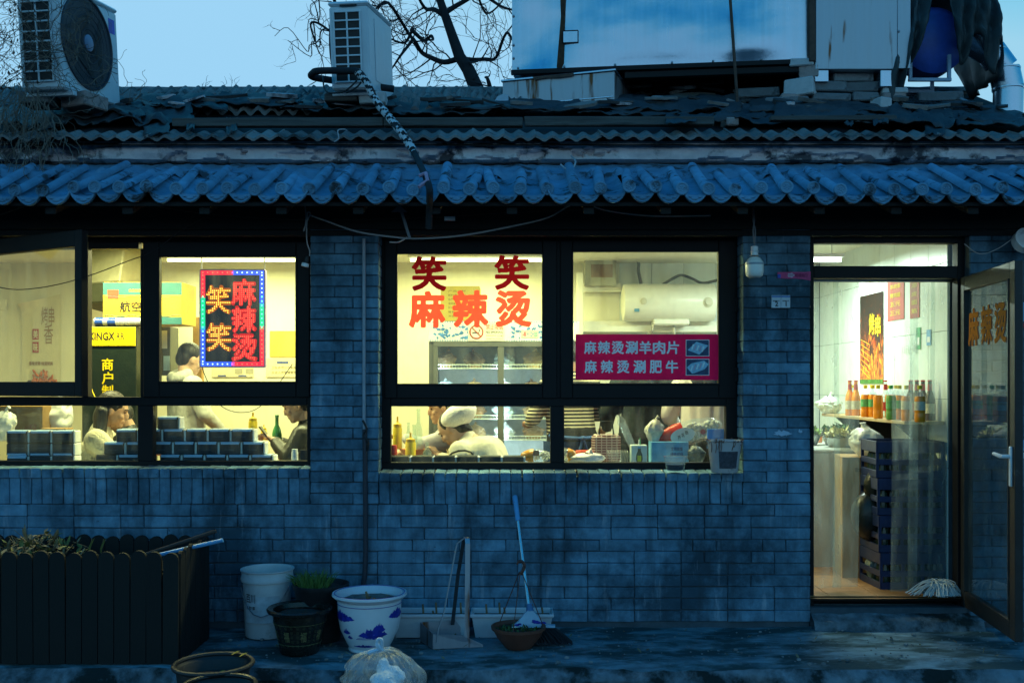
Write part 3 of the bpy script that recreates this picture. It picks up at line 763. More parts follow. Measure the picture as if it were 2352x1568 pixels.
# ================================================================ AIR CONDITIONERS
M_acw = mat('aged_white_casing', (.62,.70,.75), .42, var=.10, scale=6, bump=.04, dirt=(4,.62,.2), dirtcol=(.30,.33,.34))
M_black = mat('black_plastic', (.012,.013,.015), .5, var=.3)
M_fan = mat('dark_fan_guard', (.03,.035,.05), .5)
def acunit(label, loc, rot, w, L, h, fan_right, rows):
    t = thing('air_conditioner', label, 'air conditioner', loc, rot)
    m = MB().cbox(0, w, 0, L, 0, h-.03, .014); m.cbox(-.006, w+.006, -.006, L+.006, h-.03, h, .012); part('casing', m, M_acw, t)
    gx0, gx1, gz0, gz1 = .035, w*.80, .05, h-.07
    gr = part('side_grille', MB().box(gx0, gx1, -.004, .004, gz0, gz1), M_black, t)
    bm = MB()
    for xx in (gx0-.006, (gx0+gx1)/2-.006, gx1-.006): bm.cbox(xx, xx+.012, -.016, -.004, gz0-.008, gz1+.008, .003)
    part('grille_post', bm, M_acw, t)
    sm = MB().cbox(gx0, gx1, -.0145, -.0045, -.0055, .0055, .002).mesh('slat'); sm.materials.append(M_acw)
    for k in range(rows+1):
        o = link('slat', sm, None, gr); o.location = (0, 0, gz0+(gz1-gz0)*k/rows)
    for yy in (.1, L-.1): part('foot', MB().cbox(-.02, w+.02, yy-.025, yy+.025, -.03, -.0005, .004), M_acw, t)
    xf_, sg = (w, 1) if fan_right else (0, -1)
    fr = min(.30, L/2-.04, h/2-.02); fy, fz_ = L*.43, h*.52
    fm = MB()
    nn = 40; vs = []; fs = []
    for (r, q) in ((fr+.012, 0), (fr+.012, .012), (fr, .014), (fr-.006, .004), (.001, .002)):
        for k in range(nn):
            a = 2*math.pi*k/nn; vs.append((xf_+sg*(q+.0006), fy+r*math.cos(a), fz_+r*math.sin(a)))
    for i in range(4):
        for k in range(nn): fs.append((i*nn+k, i*nn+(k+1)%nn, (i+1)*nn+(k+1)%nn, (i+1)*nn+k))
    fan = part('fan_ring', fm.add(vs, fs), M_fan, t, True)
    gm = MB()
    for q in range(1, 7):
        r = fr*q/6.6; gm.tube([(xf_+sg*.016, fy+r*math.cos(2*math.pi*k/36), fz_+r*math.sin(2*math.pi*k/36)) for k in range(37)], .0022, 4, cap=False)
    for k in range(64):                                      # swirled wires
        a0 = 2*math.pi*k/64; gm.tube([(xf_+sg*.013, fy+fr*u*math.cos(a0+.9*u), fz_+fr*u*math.sin(a0+.9*u)) for u in (.2,.45,.7,.97)], .0013, 3, cap=False)
    o = part('wire_guard', gm, M_fan, fan, True); o.location = (0,0,0)
    bl = MB()
    for k in range(3):
        a0 = 2*math.pi*k/3
        vs = [(xf_+sg*(.004+.004*u), fy+fr*(.15+.78*u)*math.cos(a0+s_*(.5+.4*u)), fz_+fr*(.15+.78*u)*math.sin(a0+s_*(.5+.4*u))) for u in (0,.5,1) for s_ in (-1,1)]
        bl.add(vs, [(0,1,3,2),(2,3,5,4)])
    part('fan_blade', bl, M_black, fan)
    part('fan_hub', MB().lathe([(.055,0),(.055,.012),(.04,.018),(.001,.018)], 20).xf(Matrix.Translation((xf_+sg*.004, fy, fz_)) @ Matrix.Rotation(sg*math.pi/2, 4, 'Y')), mat('hub_blue_grey', (.16,.22,.34), .5), fan, True)
    return t
ac1 = acunit('weathered white air conditioner with a round fan guard at the roof corner', (PX(147,.235)-.30, .235+.04, PZ(203,.235)), (R(5.5),0,R(-7.7)), .30, .72, .69, True, 9)
part('maker_sticker', MB().box(.3012, .302, .60, .68, .50, .60), mat('blue_sticker', (.03,.06,.50), .4, var=.5, scale=20), ac1)
for k in range(3): part('vent_slit', MB().box(.3012, .3022, .61, .69, .30-.035*k, .304-.035*k), M_black, ac1)
ac2 = acunit('tall white air conditioner with black hose, in front of the bare tree', (PX(853,.635)-.275, .635, PZ(207,.635)), (R(7.8),0,R(-6.6)), .275, .70, .585, False, 8)
part('side_panel', MB().cbox(.2755, .279, .16, .60, .08, .50, .003), M_acw, ac2)
part('carry_grip', MB().cbox(.08, .20, -.010, -.002, .548, .562, .003), M_black, ac2)
# blocks under the units
def rbrick(px0, px1, py0, py1, y, label, m, dep=.11, rz=0, rx=0, ry=0, name='loose_brick', seed=0, cat='brick', grp='loose bricks and stones on the roof'):
    a, b = P(px0, py1, y), P(px1, py0, y); w, h = b.x-a.x, b.z-a.z
    mb = MB().cbox(-w/2, w/2, 0, dep, 0, h, min(.008, h*.2), jit=.004, rg=random.Random(seed))
    return solo(name, mb, m, label, cat, ((a.x+b.x)/2, y, a.z), (rx, ry, rz), group=grp)
M_rbrick = mat('grey_red_brick', (.36,.28,.26), .9, var=.35, scale=8, bump=.6, orand=.3, dirt=(7,.5,.12), dirtcol=(.08,.09,.10))
M_gbrick = mat('slate_grey_brick', (.19,.20,.21), .9, var=.35, scale=8, bump=.6, orand=.3, dirt=(7,.5,.12), dirtcol=(.05,.055,.06))
M_cblock = mat('pale_concrete_block', (.50,.50,.50), .9, var=.2, scale=10, bump=.4)
rbrick(128,206,212,244,.42,'brown brick propping up the left air conditioner', M_rbrick, .2, R(-25), seed=1)
rbrick(40,110,208,236,.36,'dark brick under the near left foot of the corner air conditioner', M_gbrick, .2, 0, seed=21)
rbrick(823,884,209,236,.70,'pale concrete block under the tall air conditioner with the hose', M_cblock, .2, 0, seed=2)
rbrick(745,820,212,232,.72,'dark timber block under the left foot of the tall air conditioner', M_plank, .2, 0, seed=3)
BR = [ # px0 px1 py0 py1 y label material yaw
 (1758,1855,222,250,.98,'brick with a pale end at the bottom left of the roof brick heap',M_gbrick,-8),
 (1856,1942,231,250,.97,'dark brick at the foot of the roof brick heap, second from its left end',M_gbrick,2),
 (1800,1868,179,219,1.0,'pale square block standing in the left column of the brick heap',M_cblock,-28),
 (1796,1856,214,229,1.0,'rough flat stone beneath the pale square block',M_rbrick,4),
 (1866,1955,212,231,1.0,'long grey brick in the middle course of the brick heap',M_gbrick,0),
 (1866,1950,185,209,1.02,'dark flat stone resting across the middle of the brick heap',M_gbrick,5),
 (1931,2018,188,211,1.04,'long grey brick right of the flat stone in the brick heap',M_gbrick,-2),
 (1915,2010,167,187,1.05,'grey brick on top of the right column of the brick heap',M_gbrick,3),
 (1944,2010,160,166.5,1.05,'thin stone flake topmost on the right of the brick heap',M_gbrick,-4),
 (1960,2020,211,231,1.02,'short dark brick at the right end of the middle course',M_gbrick,0),
 (1836,1880,148,178,1.0,'broken red brick on top of the pale square block',M_rbrick,-20),
 (1814,1868,133,150,1.0,'grey cap stone topmost of the left brick column',M_cblock,-14),
 (2030,2084,213,232,1.0,'reddish brick near the tarpaulin, under a rounded stone',M_rbrick,6),
 (2030,2086,201,213,1.0,'rounded stone lying on the reddish brick near the tarpaulin',M_cblock,-5),
 (2054,2078,233,254,1.0,'small brown brick standing at the right end of the heap',M_rbrick,0),
 (2020,2056,222,257,.90,'white broken slab leaning in front of the small brown brick',M_cblock,24),
 (2112,2212,210,233,1.05,'long dark slab under the blower stand',M_gbrick,-6),
 (1656,1702,230,254,.95,'reddish brick lying tilted beside the thin iron pole',M_rbrick,-35),
 (1668,1700,268,289,.45,'brown brick tucked under the felt at the roof edge',M_rbrick,10),
 (1690,1790,200,222,1.15,'wide dark brick behind the iron pole',M_gbrick,-6)]
for k, (a, b, t, d_, y, lab, m, yaw) in enumerate(BR): rbrick(a, b, t, d_, y, lab, m, .12, R(yaw), R(rnd.uniform(-3,3)), R(rnd.uniform(-2,2)) if k != 17 else R(25), seed=30+k)
for k, (a, b, t, d_) in enumerate([(2125,2197,250,268),(2118,2160,257,263)]):
    rbrick(a, b, t, d_, .80, ['white timber offcut lying on the wire mesh','small white chip beside the white timber offcut'][k], mat('white_offcut', (.5,.5,.5), .8), .04, R(8), 0, R(-6), name='timber_offcut', cat='offcut', grp=None)

# ================================================================ DUCTS
def metalmat(name, col, rough, rust=0.0, streak=1.0):
    m, n, l, out = newmat(name); b = N(n, 'ShaderNodeBsdfPrincipled'); l.new(b.outputs[0], out.inputs[0])
    co = coordnode(n)
    mp = N(n, 'ShaderNodeMapping'); mp.inputs['Scale'].default_value = (9,9,.8*streak); l.new(co, mp.inputs[0])
    nz = N(n, 'ShaderNodeTexNoise'); nz.inputs['Scale'].default_value = 3; nz.inputs['Detail'].default_value = 8; l.new(mp.outputs[0], nz.inputs[0])
    rp = rampnode(n, [(.3, tuple(c*.88 for c in col)), (.7, col)]); l.new(nz.outputs[0], rp.inputs[0]); cur = rp.outputs[0]
    b.inputs['Metallic'].default_value = .9
    if rust:
        mp2 = N(n, 'ShaderNodeMapping'); mp2.inputs['Scale'].default_value = (7,7,.9); l.new(co, mp2.inputs[0])
        n2 = N(n, 'ShaderNodeTexNoise'); n2.inputs['Scale'].default_value = 2.2; n2.inputs['Detail'].default_value = 9; l.new(mp2.outputs[0], n2.inputs[0])
        r2 = rampnode(n, [(.64-rust*.1, (0,0,0)), (.74-rust*.1, (1,1,1))]); l.new(n2.outputs[0], r2.inputs[0])
        mx = N(n, 'ShaderNodeMix', data_type='RGBA'); l.new(r2.outputs[0], mx.inputs[0]); l.new(cur, mx.inputs[6]); mx.inputs[7].default_value = (.16,.07,.03,1); cur = mx.outputs[2]
    l.new(cur, b.inputs['Base Color'])
    rr = N(n, 'ShaderNodeMapRange'); rr.inputs[3].default_value = max(.05, rough-.05); rr.inputs[4].default_value = rough+.10; l.new(nz.outputs[0], rr.inputs[0]); l.new(rr.outputs[0], b.inputs['Roughness'])
    n3 = N(n, 'ShaderNodeTexNoise'); n3.inputs['Scale'].default_value = 40; l.new(co, n3.inputs[0])
    bp = N(n, 'ShaderNodeBump'); bp.inputs['Strength'].default_value = .12; bp.inputs['Distance'].default_value = .004; l.new(n3.outputs[0], bp.inputs['Height']); l.new(bp.outputs[0], b.inputs['Normal'])
    return m
M_duct = metalmat('galvanised_sheet', (.40,.53,.66), .22, 0, .25); M_duct2 = metalmat('dull_galvanised_sheet', (.40,.45,.50), .45, .1, .6); M_vent = metalmat('grey_painted_sheet', (.45,.47,.50), .5, .8)
M_rust = mat('rusty_iron', (.09,.055,.04), .8, var=.5, bump=.4); M_bolt = mat('bolt_steel', (.25,.27,.30), .4, .8)
# big exhaust box, slightly yawed, nearer at its right end
YA, YZ = 1.30, 1.03
pa, pb = P(1176, 165, YA), P(1866, 139, YZ); dl = (pb-pa); Ld = dl.length; yaw = math.atan2(dl.y, dl.x)
DU = thing('exhaust_duct_box', 'big dented galvanised exhaust box with a rust streak on the roof', 'exhaust duct', pa, (0, -math.asin(dl.z/Ld) , yaw))
hD = 1.15
def dent(u, v):
    x, z = u*Ld, v*hD
    q = .9*.030*math.exp(-((x-1.0)**2/.25+(z-.28)**2/.05)) + .020*math.exp(-((x-1.75)**2/.03+(z-.16)**2/.03)) - .018*math.exp(-((x-.22)**2/.03+(z-.3)**2/.2)) + .012*fbm(x*1.3, z*1.8, 6) - .015*math.exp(-((x-1.5)**2/.02+(z-.5)**2/.08))
    e = min(1, 12*u, 12*(1-u), 14*v)
    return Vector((x, -q*e, z))
m = MB().grid(dent, 70, 34); m.box(0, Ld, .07, .75, 0, hD); m.quad((0,0,0),(Ld,0,0),(Ld,.07,0),(0,.07,0)); m.quad((0,0,0),(0,.07,0),(0,.07,hD),(0,0,hD)); m.quad((Ld,0,0),(Ld,.07,0),(Ld,.07,hD),(Ld,0,hD))
part('body', m, M_duct, DU, True)
part('bottom_flange', MB().cbox(-.005, Ld, -.03, .0, -.03, .006, .003), M_frame, DU)
part('rust_streak', MB().prism([(.34,.02),(.375,.0),(.395,.05),(.40,.35),(.42,.72),(.36,.72),(.372,.4)], .002, 'y', (0,-.006,0)), mat('rust_run', (.07,.035,.018), .9, var=.6, scale=20), DU)
ins = part('inspection_flap', MB().cbox(.39, .50, -.014, .0, .20, .285, .002), M_duct, DU)
part('flap_edge', MB().cbox(.385, .39, -.018, .0, .195, .29, .001).cbox(.50, .504, -.018, 0, .195, .29, .001).cbox(.39, .50, -.017, 0, .287, .291, .001).cbox(.39, .50, -.017, 0, .195, .199, .001), M_frame, ins)
bo = MB().ell((0,0,0), (.010,.006,.010), 8, 5).mesh('bolt'); bo.materials.append(M_bolt)
for k, (xx, zz) in enumerate([(.05,.015),(.4,.012),(.78,.012),(1.2,.012),(1.5,.012),(1.85,.012),(.012,.2),(.012,.42),(.012,.1)]):
    o = link('bolt', bo, None, DU); o.location = (xx, -.032 if zz < .05 else -.006, zz)
# under-frame
part('support_rail', MB().cbox(.85, Ld+.1, -.01, .05, -.085, -.035, .004), M_frame, DU); part('support_rail', MB().cbox(.1, Ld, .5, .55, -.09, -.035, .004), M_frame, DU)
for xx in (.35, 1.35, Ld-.05): part('support_leg', MB().cbox(xx, xx+.03, .3, .33, -.36, -.086, .003).cbox(xx,xx+.03,.2,.6,-.0859,-.0359,.003), M_frame, DU)
# second, duller section on the right
pc = P(1873, 160, .98)
D2 = thing('exhaust_duct_section', 'dull grey upright duct section beside the tarpaulin', 'exhaust duct', pc)
wd = PX(2062,.98)-pc.x
part('body', MB().cbox(0, wd, 0, .5, 0, 1.1, .006), M_duct2, D2)
part('seam_strip', MB().cbox(-.045, -.002, -.012, .05, 0.06, 1.1, .004), M_rust, D2)
part('side_flange', MB().cbox(wd+.001, wd+.10, .01, .06, .01, 1.1, .004), M_duct2, D2)
for xx, w_, h_ in ((.0, .1, .085), (wd-.12, .1, .12)): part('foot_block', MB().cbox(xx, xx+w_, .01, .2, -h_, -.001, .003), M_duct, D2)
for zz in (.06, .28): o = link('bolt', bo, None, D2); o.location = (wd+.012, .008, zz)
# low vent box
pv = P(1411, 250, 1.0)
VB = thing('vent_box', 'low pale sheet metal box with rust runs under the big duct', 'vent box', pv, (0,0,R(-18)))
lw = .86; hv = SZ(86,1.0)
part('body', MB().cbox(-lw, 0, 0, .55, 0, hv, .003), M_vent, VB)
part('seam', MB().cbox(-lw, -.004, -.006, -.001, .085, .095, .002), M_duct, VB)
part('lid', MB().cbox(-lw-.01, .012, -.014, .55, hv+.001, hv+.016, .003), M_duct, VB)
part('lid_rust', MB().prism([(-.62,.02),(-.3,.02),(-.31,-.004),(-.42,-.008),(-.5,.0),(-.6,-.006)], .002, 'y', (0,-.0165,hv-.006)), M_rust, VB)
solo('plastic_sheet', MB().prism([(0,0),(.14,0),(.14,.10),(.10,.11),(.06,.09)], .02, 'y'), mat('pale_blue_plastic', (.35,.5,.6), .3), 'pale torn plastic sheet beside the low vent box', 'plastic sheet', P(1124,250,1.05))
solo('iron_pole', MB().tube([P(1676,-20,.92)-P(1694,238,.92), (0,0,0)], .011, 8), M_rust, 'thin rusty iron pole standing in front of the big duct', 'pole', P(1694,238,.92), smooth=True)

# blower under a tarpaulin, with its elbow pipe
M_tarp = mat('dark_green_tarp', (.035,.05,.055), .55, var=.35, scale=6, bump=.4, bscale=14, spec=.35)
M_blue = mat('blue_painted_casing', (.03,.09,.42), .45, var=.35, scale=6, dirt=(6,.64,.06), dirtcol=(.16,.09,.03))
pbk = P(2147, 168, 1.15)
BL = thing('roof_blower', 'blue exhaust blower half under a tarpaulin with a shiny elbow pipe', 'blower', pbk)
part('casing', MB().lathe([(.001,0),(.20,0),(.25,.04),(.25,.22),(.20,.26),(.001,.26)], 26).xf(Matrix.Translation((.03,.30,.27)) @ Matrix.Rotation(math.pi/2, 4, 'X')), M_blue, BL, True)
M_stand = mat('pale_blue_steel', (.32,.42,.55), .5)
for y0 in (0, .3):
    part('stand_frame', MB().cbox(-.19,-.165,y0,y0+.025,-.0355,.13,.003).cbox(.10,.125,y0,y0+.025,-.0355,.14,.003).cbox(-.192,.127,y0-.002,y0+.023,-.06,-.035,.003), M_stand, BL)
# elbow: gored segments turning down to the right
c0 = pbk; q = [P(2225,88,1.22), P(2275,118,1.22), P(2306,160,1.22), P(2316,205,1.22), P(2314,300,1.22)]
el = MB()
for k in range(len(q)-1):
    el.tube([q[k]-c0, q[k+1]-c0], SZ(33,1.3)-.003*(k%2), 22, cap=False)
    el.tube([q[k+1]-c0-Vector((0,0,.006)), q[k+1]-c0+Vector((0,0,.006))], SZ(35,1.3), 22, cap=False)
part('elbow_pipe', el, M_duct, BL, True)
# tarp: folds draped over an arch
TP = MB()
def tarp(u, v):
    a = math.pi*(1.04 - 1.1*u); r = .385 + .035*math.sin(u*23+v*3) + .05*fbm(u*4, v*3, 3) + .02*fbm(u*12, v*7, 1)
    x = .06 + r*1.0*math.cos(a); z = .24 + r*.98*math.sin(a)
    if u > .86: z -= (u-.86)*1.7; x += (u-.86)*.25
    if u < .14: z -= (.14-u)*2.6; x -= .02*math.sin(v*9)
    return Vector((x, -.06 + .60*v + .05*math.sin(u*17), z))
TP.grid(tarp, 56, 14)
def fl(u, v):                                              # front flap gathered over the right half and left edge
    x = .06 + .36*u; top = .24 + math.sqrt(max(0, .19-(x-.12)**2))*.95
    z = top - v*(.50+.12*math.sin(u*9)) ; return Vector((x + .05*v*(1-u) , -.09 - .05*math.sin(v*3) + .030*math.sin(u*22+v*4)+.03*fbm(u*5,v*5,2), z))
TP.grid(fl, 30, 14)
def fl2(u, v):
    x = -.38 + .31*u - .05*v; top = .24 + math.sqrt(max(.01, .2-(x-.12)**2))*.95
    z = top - v*(.72-.35*u); return Vector((x, -.09 - .06*math.sin(v*2.6) + .028*math.sin(u*17+v*3)+.03*fbm(u*5,v*5,8), z))
TP.grid(fl2, 24, 16)
tp = solo('tarpaulin', TP, M_tarp, 'dark creased tarpaulin thrown over the blue blower', 'tarpaulin', pbk, smooth=True); mod(tp, 'SOLIDIFY', thickness=.006)
# wire mesh lying at the verge, angle iron
WMh = MB(); A, B, C_, E_ = P(2080,258,.80), P(2312,268,.72), P(2200,228,1.15), P(2040,225,1.2)
for k in range(15):
    t = k/14; WMh.tube([A.lerp(B,t)+Vector((0,0,.02)), E_.lerp(C_,min(1,t+.12))+Vector((0,0,.02))], .003, 4)
for k in range(9):
    t = k/8; WMh.tube([A.lerp(E_,t)+Vector((0,0,.024)), B.lerp(C_,t)+Vector((0,0,.024))], .003, 4)
WMh.tube([A,B],.008,5)
solo('wire_mesh_panel', WMh, mat('dark_wire', (.06,.075,.09), .5, .5), 'wire mesh panel lying on the right end of the roof', 'wire mesh', A, world=True)
WM2 = MB(); A, B = P(1770,205,1.55), P(1870,203,1.55)
for k in range(14): 
    x = A.x + (B.x-A.x)*k/13
    WM2.tube([(x,1.55,A.z-.05),(x+.05,1.62,A.z+.05)], .003, 4); WM2.tube([(x+.05,1.55,A.z-.05),(x,1.62,A.z+.05)], .003, 4)
WM2.tube([(A.x,1.58,A.z),(B.x,1.58,B.z)], .004, 4)
solo('wire_fence_strip', WM2, MATS['dark_wire'], 'strip of diamond wire mesh under the big duct, against the sky', 'wire mesh', A, world=True)
solo('angle_iron', MB().tube([P(2203,226,1.05), P(2270,255,.85), P(2328,276,.7)], .012, 4), mat('pale_angle_iron', (.22,.26,.30), .5), 'pale angle iron slanting down the right roof edge', 'angle iron', P(2328,276,.7), world=True)

# hose of the tall unit, wrapped in torn white tape
HO = thing('insulated_hose', 'black insulated hose with torn white wrapping hanging over the eave', 'hose', P(985,525,-.40))
hp = [P(905,205,.92),P(800,190,.85),P(722,178,.62),P(719,168,.56),P(735,163,.50),P(790,163,.48),P(822,166,.45),P(842,190,.42),P(866,235,.35),P(890,265,.25),P(922,305,.03),P(948,345,-.08),P(968,385,-.30),P(980,412,-.50),P(986,432,-.585),P(987,450,-.57),P(986,480,-.45),P(985,525,-.40)]
def spline(pts, n=8):
    out = []
    for i in range(len(pts)-1):
        p0, p1, p2, p3 = pts[max(0,i-1)], pts[i], pts[i+1], pts[min(len(pts)-1,i+2)]
        for k in range(n):
            t = k/n; out.append(.5*((2*p1)+(-p0+p2)*t+(2*p0-5*p1+4*p2-p3)*t*t+(-p0+3*p1-3*p2+p3)*t**3))
    out.append(pts[-1]); return out
hs = spline([Vector(p) for p in hp], 8)
wpart('foam', MB().tube(hs, [.024 if i < 60 else .020 for i in range(len(hs))], 10), mat('black_foam', (.015,.018,.022), .8, bump=.4), HO, True)
tape = MB(); hs2 = spline([Vector(p) for p in hp[6:14]], 24); n_ = len(hs2)
for i in range(int(n_*.74)):
    t = (hs2[min(i+1,n_-1)]-hs2[max(i-1,0)]).normalized(); u = t.cross(Vector((0,0,1))).normalized(); w_ = t.cross(u)
    t2 = (hs2[min(i+2,n_-1)]-hs2[i]).normalized()
    for k in range(12):
        a = 2*math.pi*k/12; ph = (i*.55 + k*1.0 + 2.2*fbm(i*.11, k*.3, 2)) % 6.0
        if ph < 3.5 and fbm(i*.21, k*.5, 7) > -.33:
            pts = []
            for (ii, kk) in ((i,k),(i,k+1),(i+1,k+1),(i+1,k)):
                q = hs2[min(ii,n_-1)]; aa = 2*math.pi*kk/12; pts.append(q + (u*math.cos(aa)+w_*math.sin(aa))*.027)
            tape.quad(*pts)
wpart('white_tape', tape, mat('dirty_white_tape', (.55,.55,.55), .7, var=.25, scale=30), HO)
wpart('tie', MB().tube([P(964,404,-.5),P(978,398,-.52),P(982,415,-.56),P(968,425,-.55),P(962,430,-.56)], .012, 6), mat('pink_cloth', (.42,.30,.42), .8), HO, True)
cb = MB()
for k, pp in enumerate([[P(742,175,.6),P(744,200,.5),P(752,212,.45),P(770,214,.44)],[P(830,168,.44),P(815,190,.45),P(790,210,.46),P(760,214,.47)],[P(838,176,.43),P(820,200,.45),P(795,213,.46)]]): cb.tube(spline(pp,6), .006, 5)
wpart('cable', cb, M_black, HO, True)

# ================================================================ TREE AND VINE
M_bark = mat('dark_bark', (.018,.020,.024), .9, var=.4, bump=.6, space='world')
TY = 5.2; tr = random.Random(5)
def TPt(zx, zy, y=TY): return P(588+zx/4, zy/4, y)           # from the enlarged crop
TREE = thing('bare_tree', 'leafless dark tree behind the roof between the tall unit and the duct', 'tree', (TPt(2100,900).x, TY, -.24))
tk = MB(); tw_ = MB()
trunk = [Vector((TPt(2140,1100).x, TY, -.24)), TPt(2120,1000), TPt(2030,825), TPt(1950,640), TPt(1870,520), TPt(1800,320), TPt(1740,150), TPt(1690,0), TPt(1640,-260), TPt(1500,-600)]
tk.tube(trunk, [.12,.10,.085,.075,.066,.056,.05,.044,.035,.02], 10)
limbs = [([(1850,520),(1720,530),(1600,480),(1500,400),(1450,340),(1380,230),(1250,130),(1110,85),(1000,30)], .055),
 ([(1870,460),(1980,480),(2100,490),(2200,440),(2300,400),(2380,440),(2500,420)], .045),
 ([(1450,345),(1520,280),(1590,250),(1620,330),(1610,420)], .04), ([(1450,340),(1350,330),(1260,340),(1180,300)], .03),
 ([(1740,150),(1640,90),(1530,0),(1450,-80)], .055), ([(1770,160),(1900,100),(2070,60),(2250,40),(2360,80)], .05),
 ([(1450,350),(1400,430),(1340,560),(1280,620),(1250,700)], .035), ([(1960,610),(2060,530),(2140,470)], .025),
 ([(2160,840),(2130,740),(2100,650)], .05), ([(2040,740),(2000,745),(1950,700),(1900,600)], .02),
 ([(1640,-200),(1300,-330),(900,-260),(720,-120),(690,0),(680,130),(675,220),(600,260),(540,290),(500,310)], .045),
 ([(680,210),(660,290),(620,350),(560,390),(500,370),(450,440),(350,460)], .018), ([(540,290),(520,350),(480,400),(410,380),(350,345),(230,420)], .014),
 ([(690,60),(620,30),(570,150),(520,240),(420,290)], .016), ([(350,460),(345,520),(360,580)], .006), ([(700,-60),(540,-20),(500,60),(500,110)], .012),
 ([(1690,0),(1760,-150),(1900,-330)], .05), ([(2000,-100),(2030,0),(2110,60),(2230,10),(2330,-20)], .03)]
def twigs(p, d_, r, L, depth):
    pts = [p]; q = p.copy(); dd = d_.copy(); n_ = 5
    for k in range(n_):
        dd = (dd + Vector((tr.uniform(-.5,.5), tr.uniform(-.25,.25), tr.uniform(-.45,.5)))).normalized(); q = q + dd*L/n_; pts.append(q.copy())
        if depth > 0 and k > 0 and tr.random() < .62:
            twigs(q, (dd + Vector((tr.uniform(-1,1), tr.uniform(-.4,.4), tr.uniform(-.8,.9)))).normalized(), r*.6, L*.62, depth-1)
    tw_.tube(pts, [r*(1-.75*k/n_) for k in range(n_+1)], 4, cap=False)
for lp, r in limbs:
    pts = spline([TPt(*q) + Vector((0, tr.uniform(-.35,.35), 0)) for q in lp], 4); n_ = len(pts)
    tk.tube(pts, [r*.62*(1-.7*i/n_) for i in range(n_)], 7)
    for i in range(2, n_-1, 2 if r > .02 else 4):
        if tr.random() < .85:
            t = (pts[i+1]-pts[i]).normalized(); s = tr.choice((-1,1))
            twigs(pts[i], (t*.5 + Vector((-t.z*s, tr.uniform(-.3,.3), t.x*s))).normalized(), r*.14+.0022, tr.uniform(.3,.75)*(1 if r > .02 else .4), 2 if r > .02 else 1)
for k in range(26):                                          # low twigs showing under the duct
    p = P(tr.uniform(1440,1800), 240, TY+tr.uniform(-.4,.4)); twigs(p, Vector((tr.uniform(-.8,.8),0,1)).normalized(), .010, .9, 1)
wpart('trunk', tk, M_bark, TREE, True); wpart('crown_twigs', tw_, M_bark, TREE)
for k, (px, py) in enumerate([(538,192),(470,196),(500,195)]):
    twm = tw_; tw_ = MB(); 
    for j in range(2): twigs(P(px+j*3, 214, 14), Vector((tr.uniform(-.3,.3),0,1)).normalized(), .008, .26, 1)
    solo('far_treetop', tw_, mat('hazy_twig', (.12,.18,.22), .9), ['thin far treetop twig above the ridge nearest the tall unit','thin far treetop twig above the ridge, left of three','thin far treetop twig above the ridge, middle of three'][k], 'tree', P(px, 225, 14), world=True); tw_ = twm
# dead vine at the left corner
vr = random.Random(9); vm = MB()
def vine(p, d_, L, r, dep, grav):
    pts = [p]; q = p.copy(); dd = d_.copy(); n_ = 9
    for k in range(n_):
        dd = (dd + Vector((vr.uniform(-.6,.6), vr.uniform(-.35,.25), vr.uniform(-.6,.6)-grav))).normalized(); q = q + dd*L/n_; pts.append(q.copy())
        if dep and vr.random() < .45: vine(q, (dd+Vector((vr.uniform(-1,1),vr.uniform(-.4,.2),vr.uniform(-1,1)))).normalized(), L*.55, r*.7, dep-1, grav)
    vm.tube(spline(pts,2), r, 3, cap=False)
for k in range(34): vine(P(vr.uniform(-40,150), vr.uniform(-10,200), .20), Vector((vr.uniform(-.6,.8),-.05,vr.uniform(-.5,.4))).normalized(), vr.uniform(.25,.6), .0026, 2, .05)
for k in range(30): vine(P(vr.uniform(-20,110), vr.uniform(190,250), .14), Vector((vr.uniform(-.4,.6),-.15,-1)).normalized(), vr.uniform(.25,.55), .0028, 1, .25)
vine(P(277,240,.3), Vector((1,0,.3)).normalized(), .25, .002, 1, 0)
lf = MB()
for k in range(170):
    p = P(vr.uniform(-30,120), vr.uniform(-10,215), .17+vr.uniform(-.05,.05)); e = Euler((vr.uniform(0,6),vr.uniform(0,6),vr.uniform(0,6))).to_matrix(); s = vr.uniform(.008,.02)
    lf.add([p+e@Vector((-s,0,0)), p+e@Vector((0,s*.5,.003)), p+e@Vector((s,0,0)), p+e@Vector((0,-s*.5,.003))], [(0,1,2,3)])
VN = thing('dead_vine', 'tangled dry vine hanging over the left roof corner', 'vine', P(60,300,.12))
wpart('stems', vm, mat('dry_vine_stem', (.16,.12,.09), .9), VN); wpart('dry_leaves', lf, mat('dry_vine_leaf', (.045,.035,.03), .9), VN, kind='stuff')
# ================================================================ THINGS ON THE WALL
M_cord = mat('grey_cord', (.22,.22,.24), .7); M_wcord = mat('dirty_white_cable', (.38,.37,.38), .6); M_lampw = mat('white_lamp_plastic', (.80,.82,.84), .35, var=.06)
# hanging unlit bulb
b0 = P(1732, 642, -.15)
LB = thing('hanging_bulb', 'unlit white capsule bulb hanging by a twisted cord beside the door', 'light bulb', P(1732,508,-.15))
wpart('cord', MB().tube(spline([P(1729,470,-.1),P(1733,505,-.15),P(1730,530,-.15),P(1734,566,-.15)],5), .0045, 5).tube(spline([P(1731,470,-.1),P(1730,505,-.146),P(1735,530,-.152),P(1733,566,-.15)],5), .0045, 5), M_cord, LB, True)
wpart('socket', MB().lathe([(.014,.0),(.022,-.004),(.022,-.030),(.026,-.034),(.022,-.038),(.022,-.055),(.030,-.06)], 16, P(1733,565,-.15)), M_lampw, LB, True)
wpart('bulb', MB().lathe([(.022,.0),(.036,-.008),(.054,-.034),(.056,-.045),(.055,-.09),(.050,-.115),(.036,-.126),(.001,-.128)], 22, P(1733,590,-.15)), mat('frosted_bulb', (.82,.84,.80), .25, var=.08), LB, True)
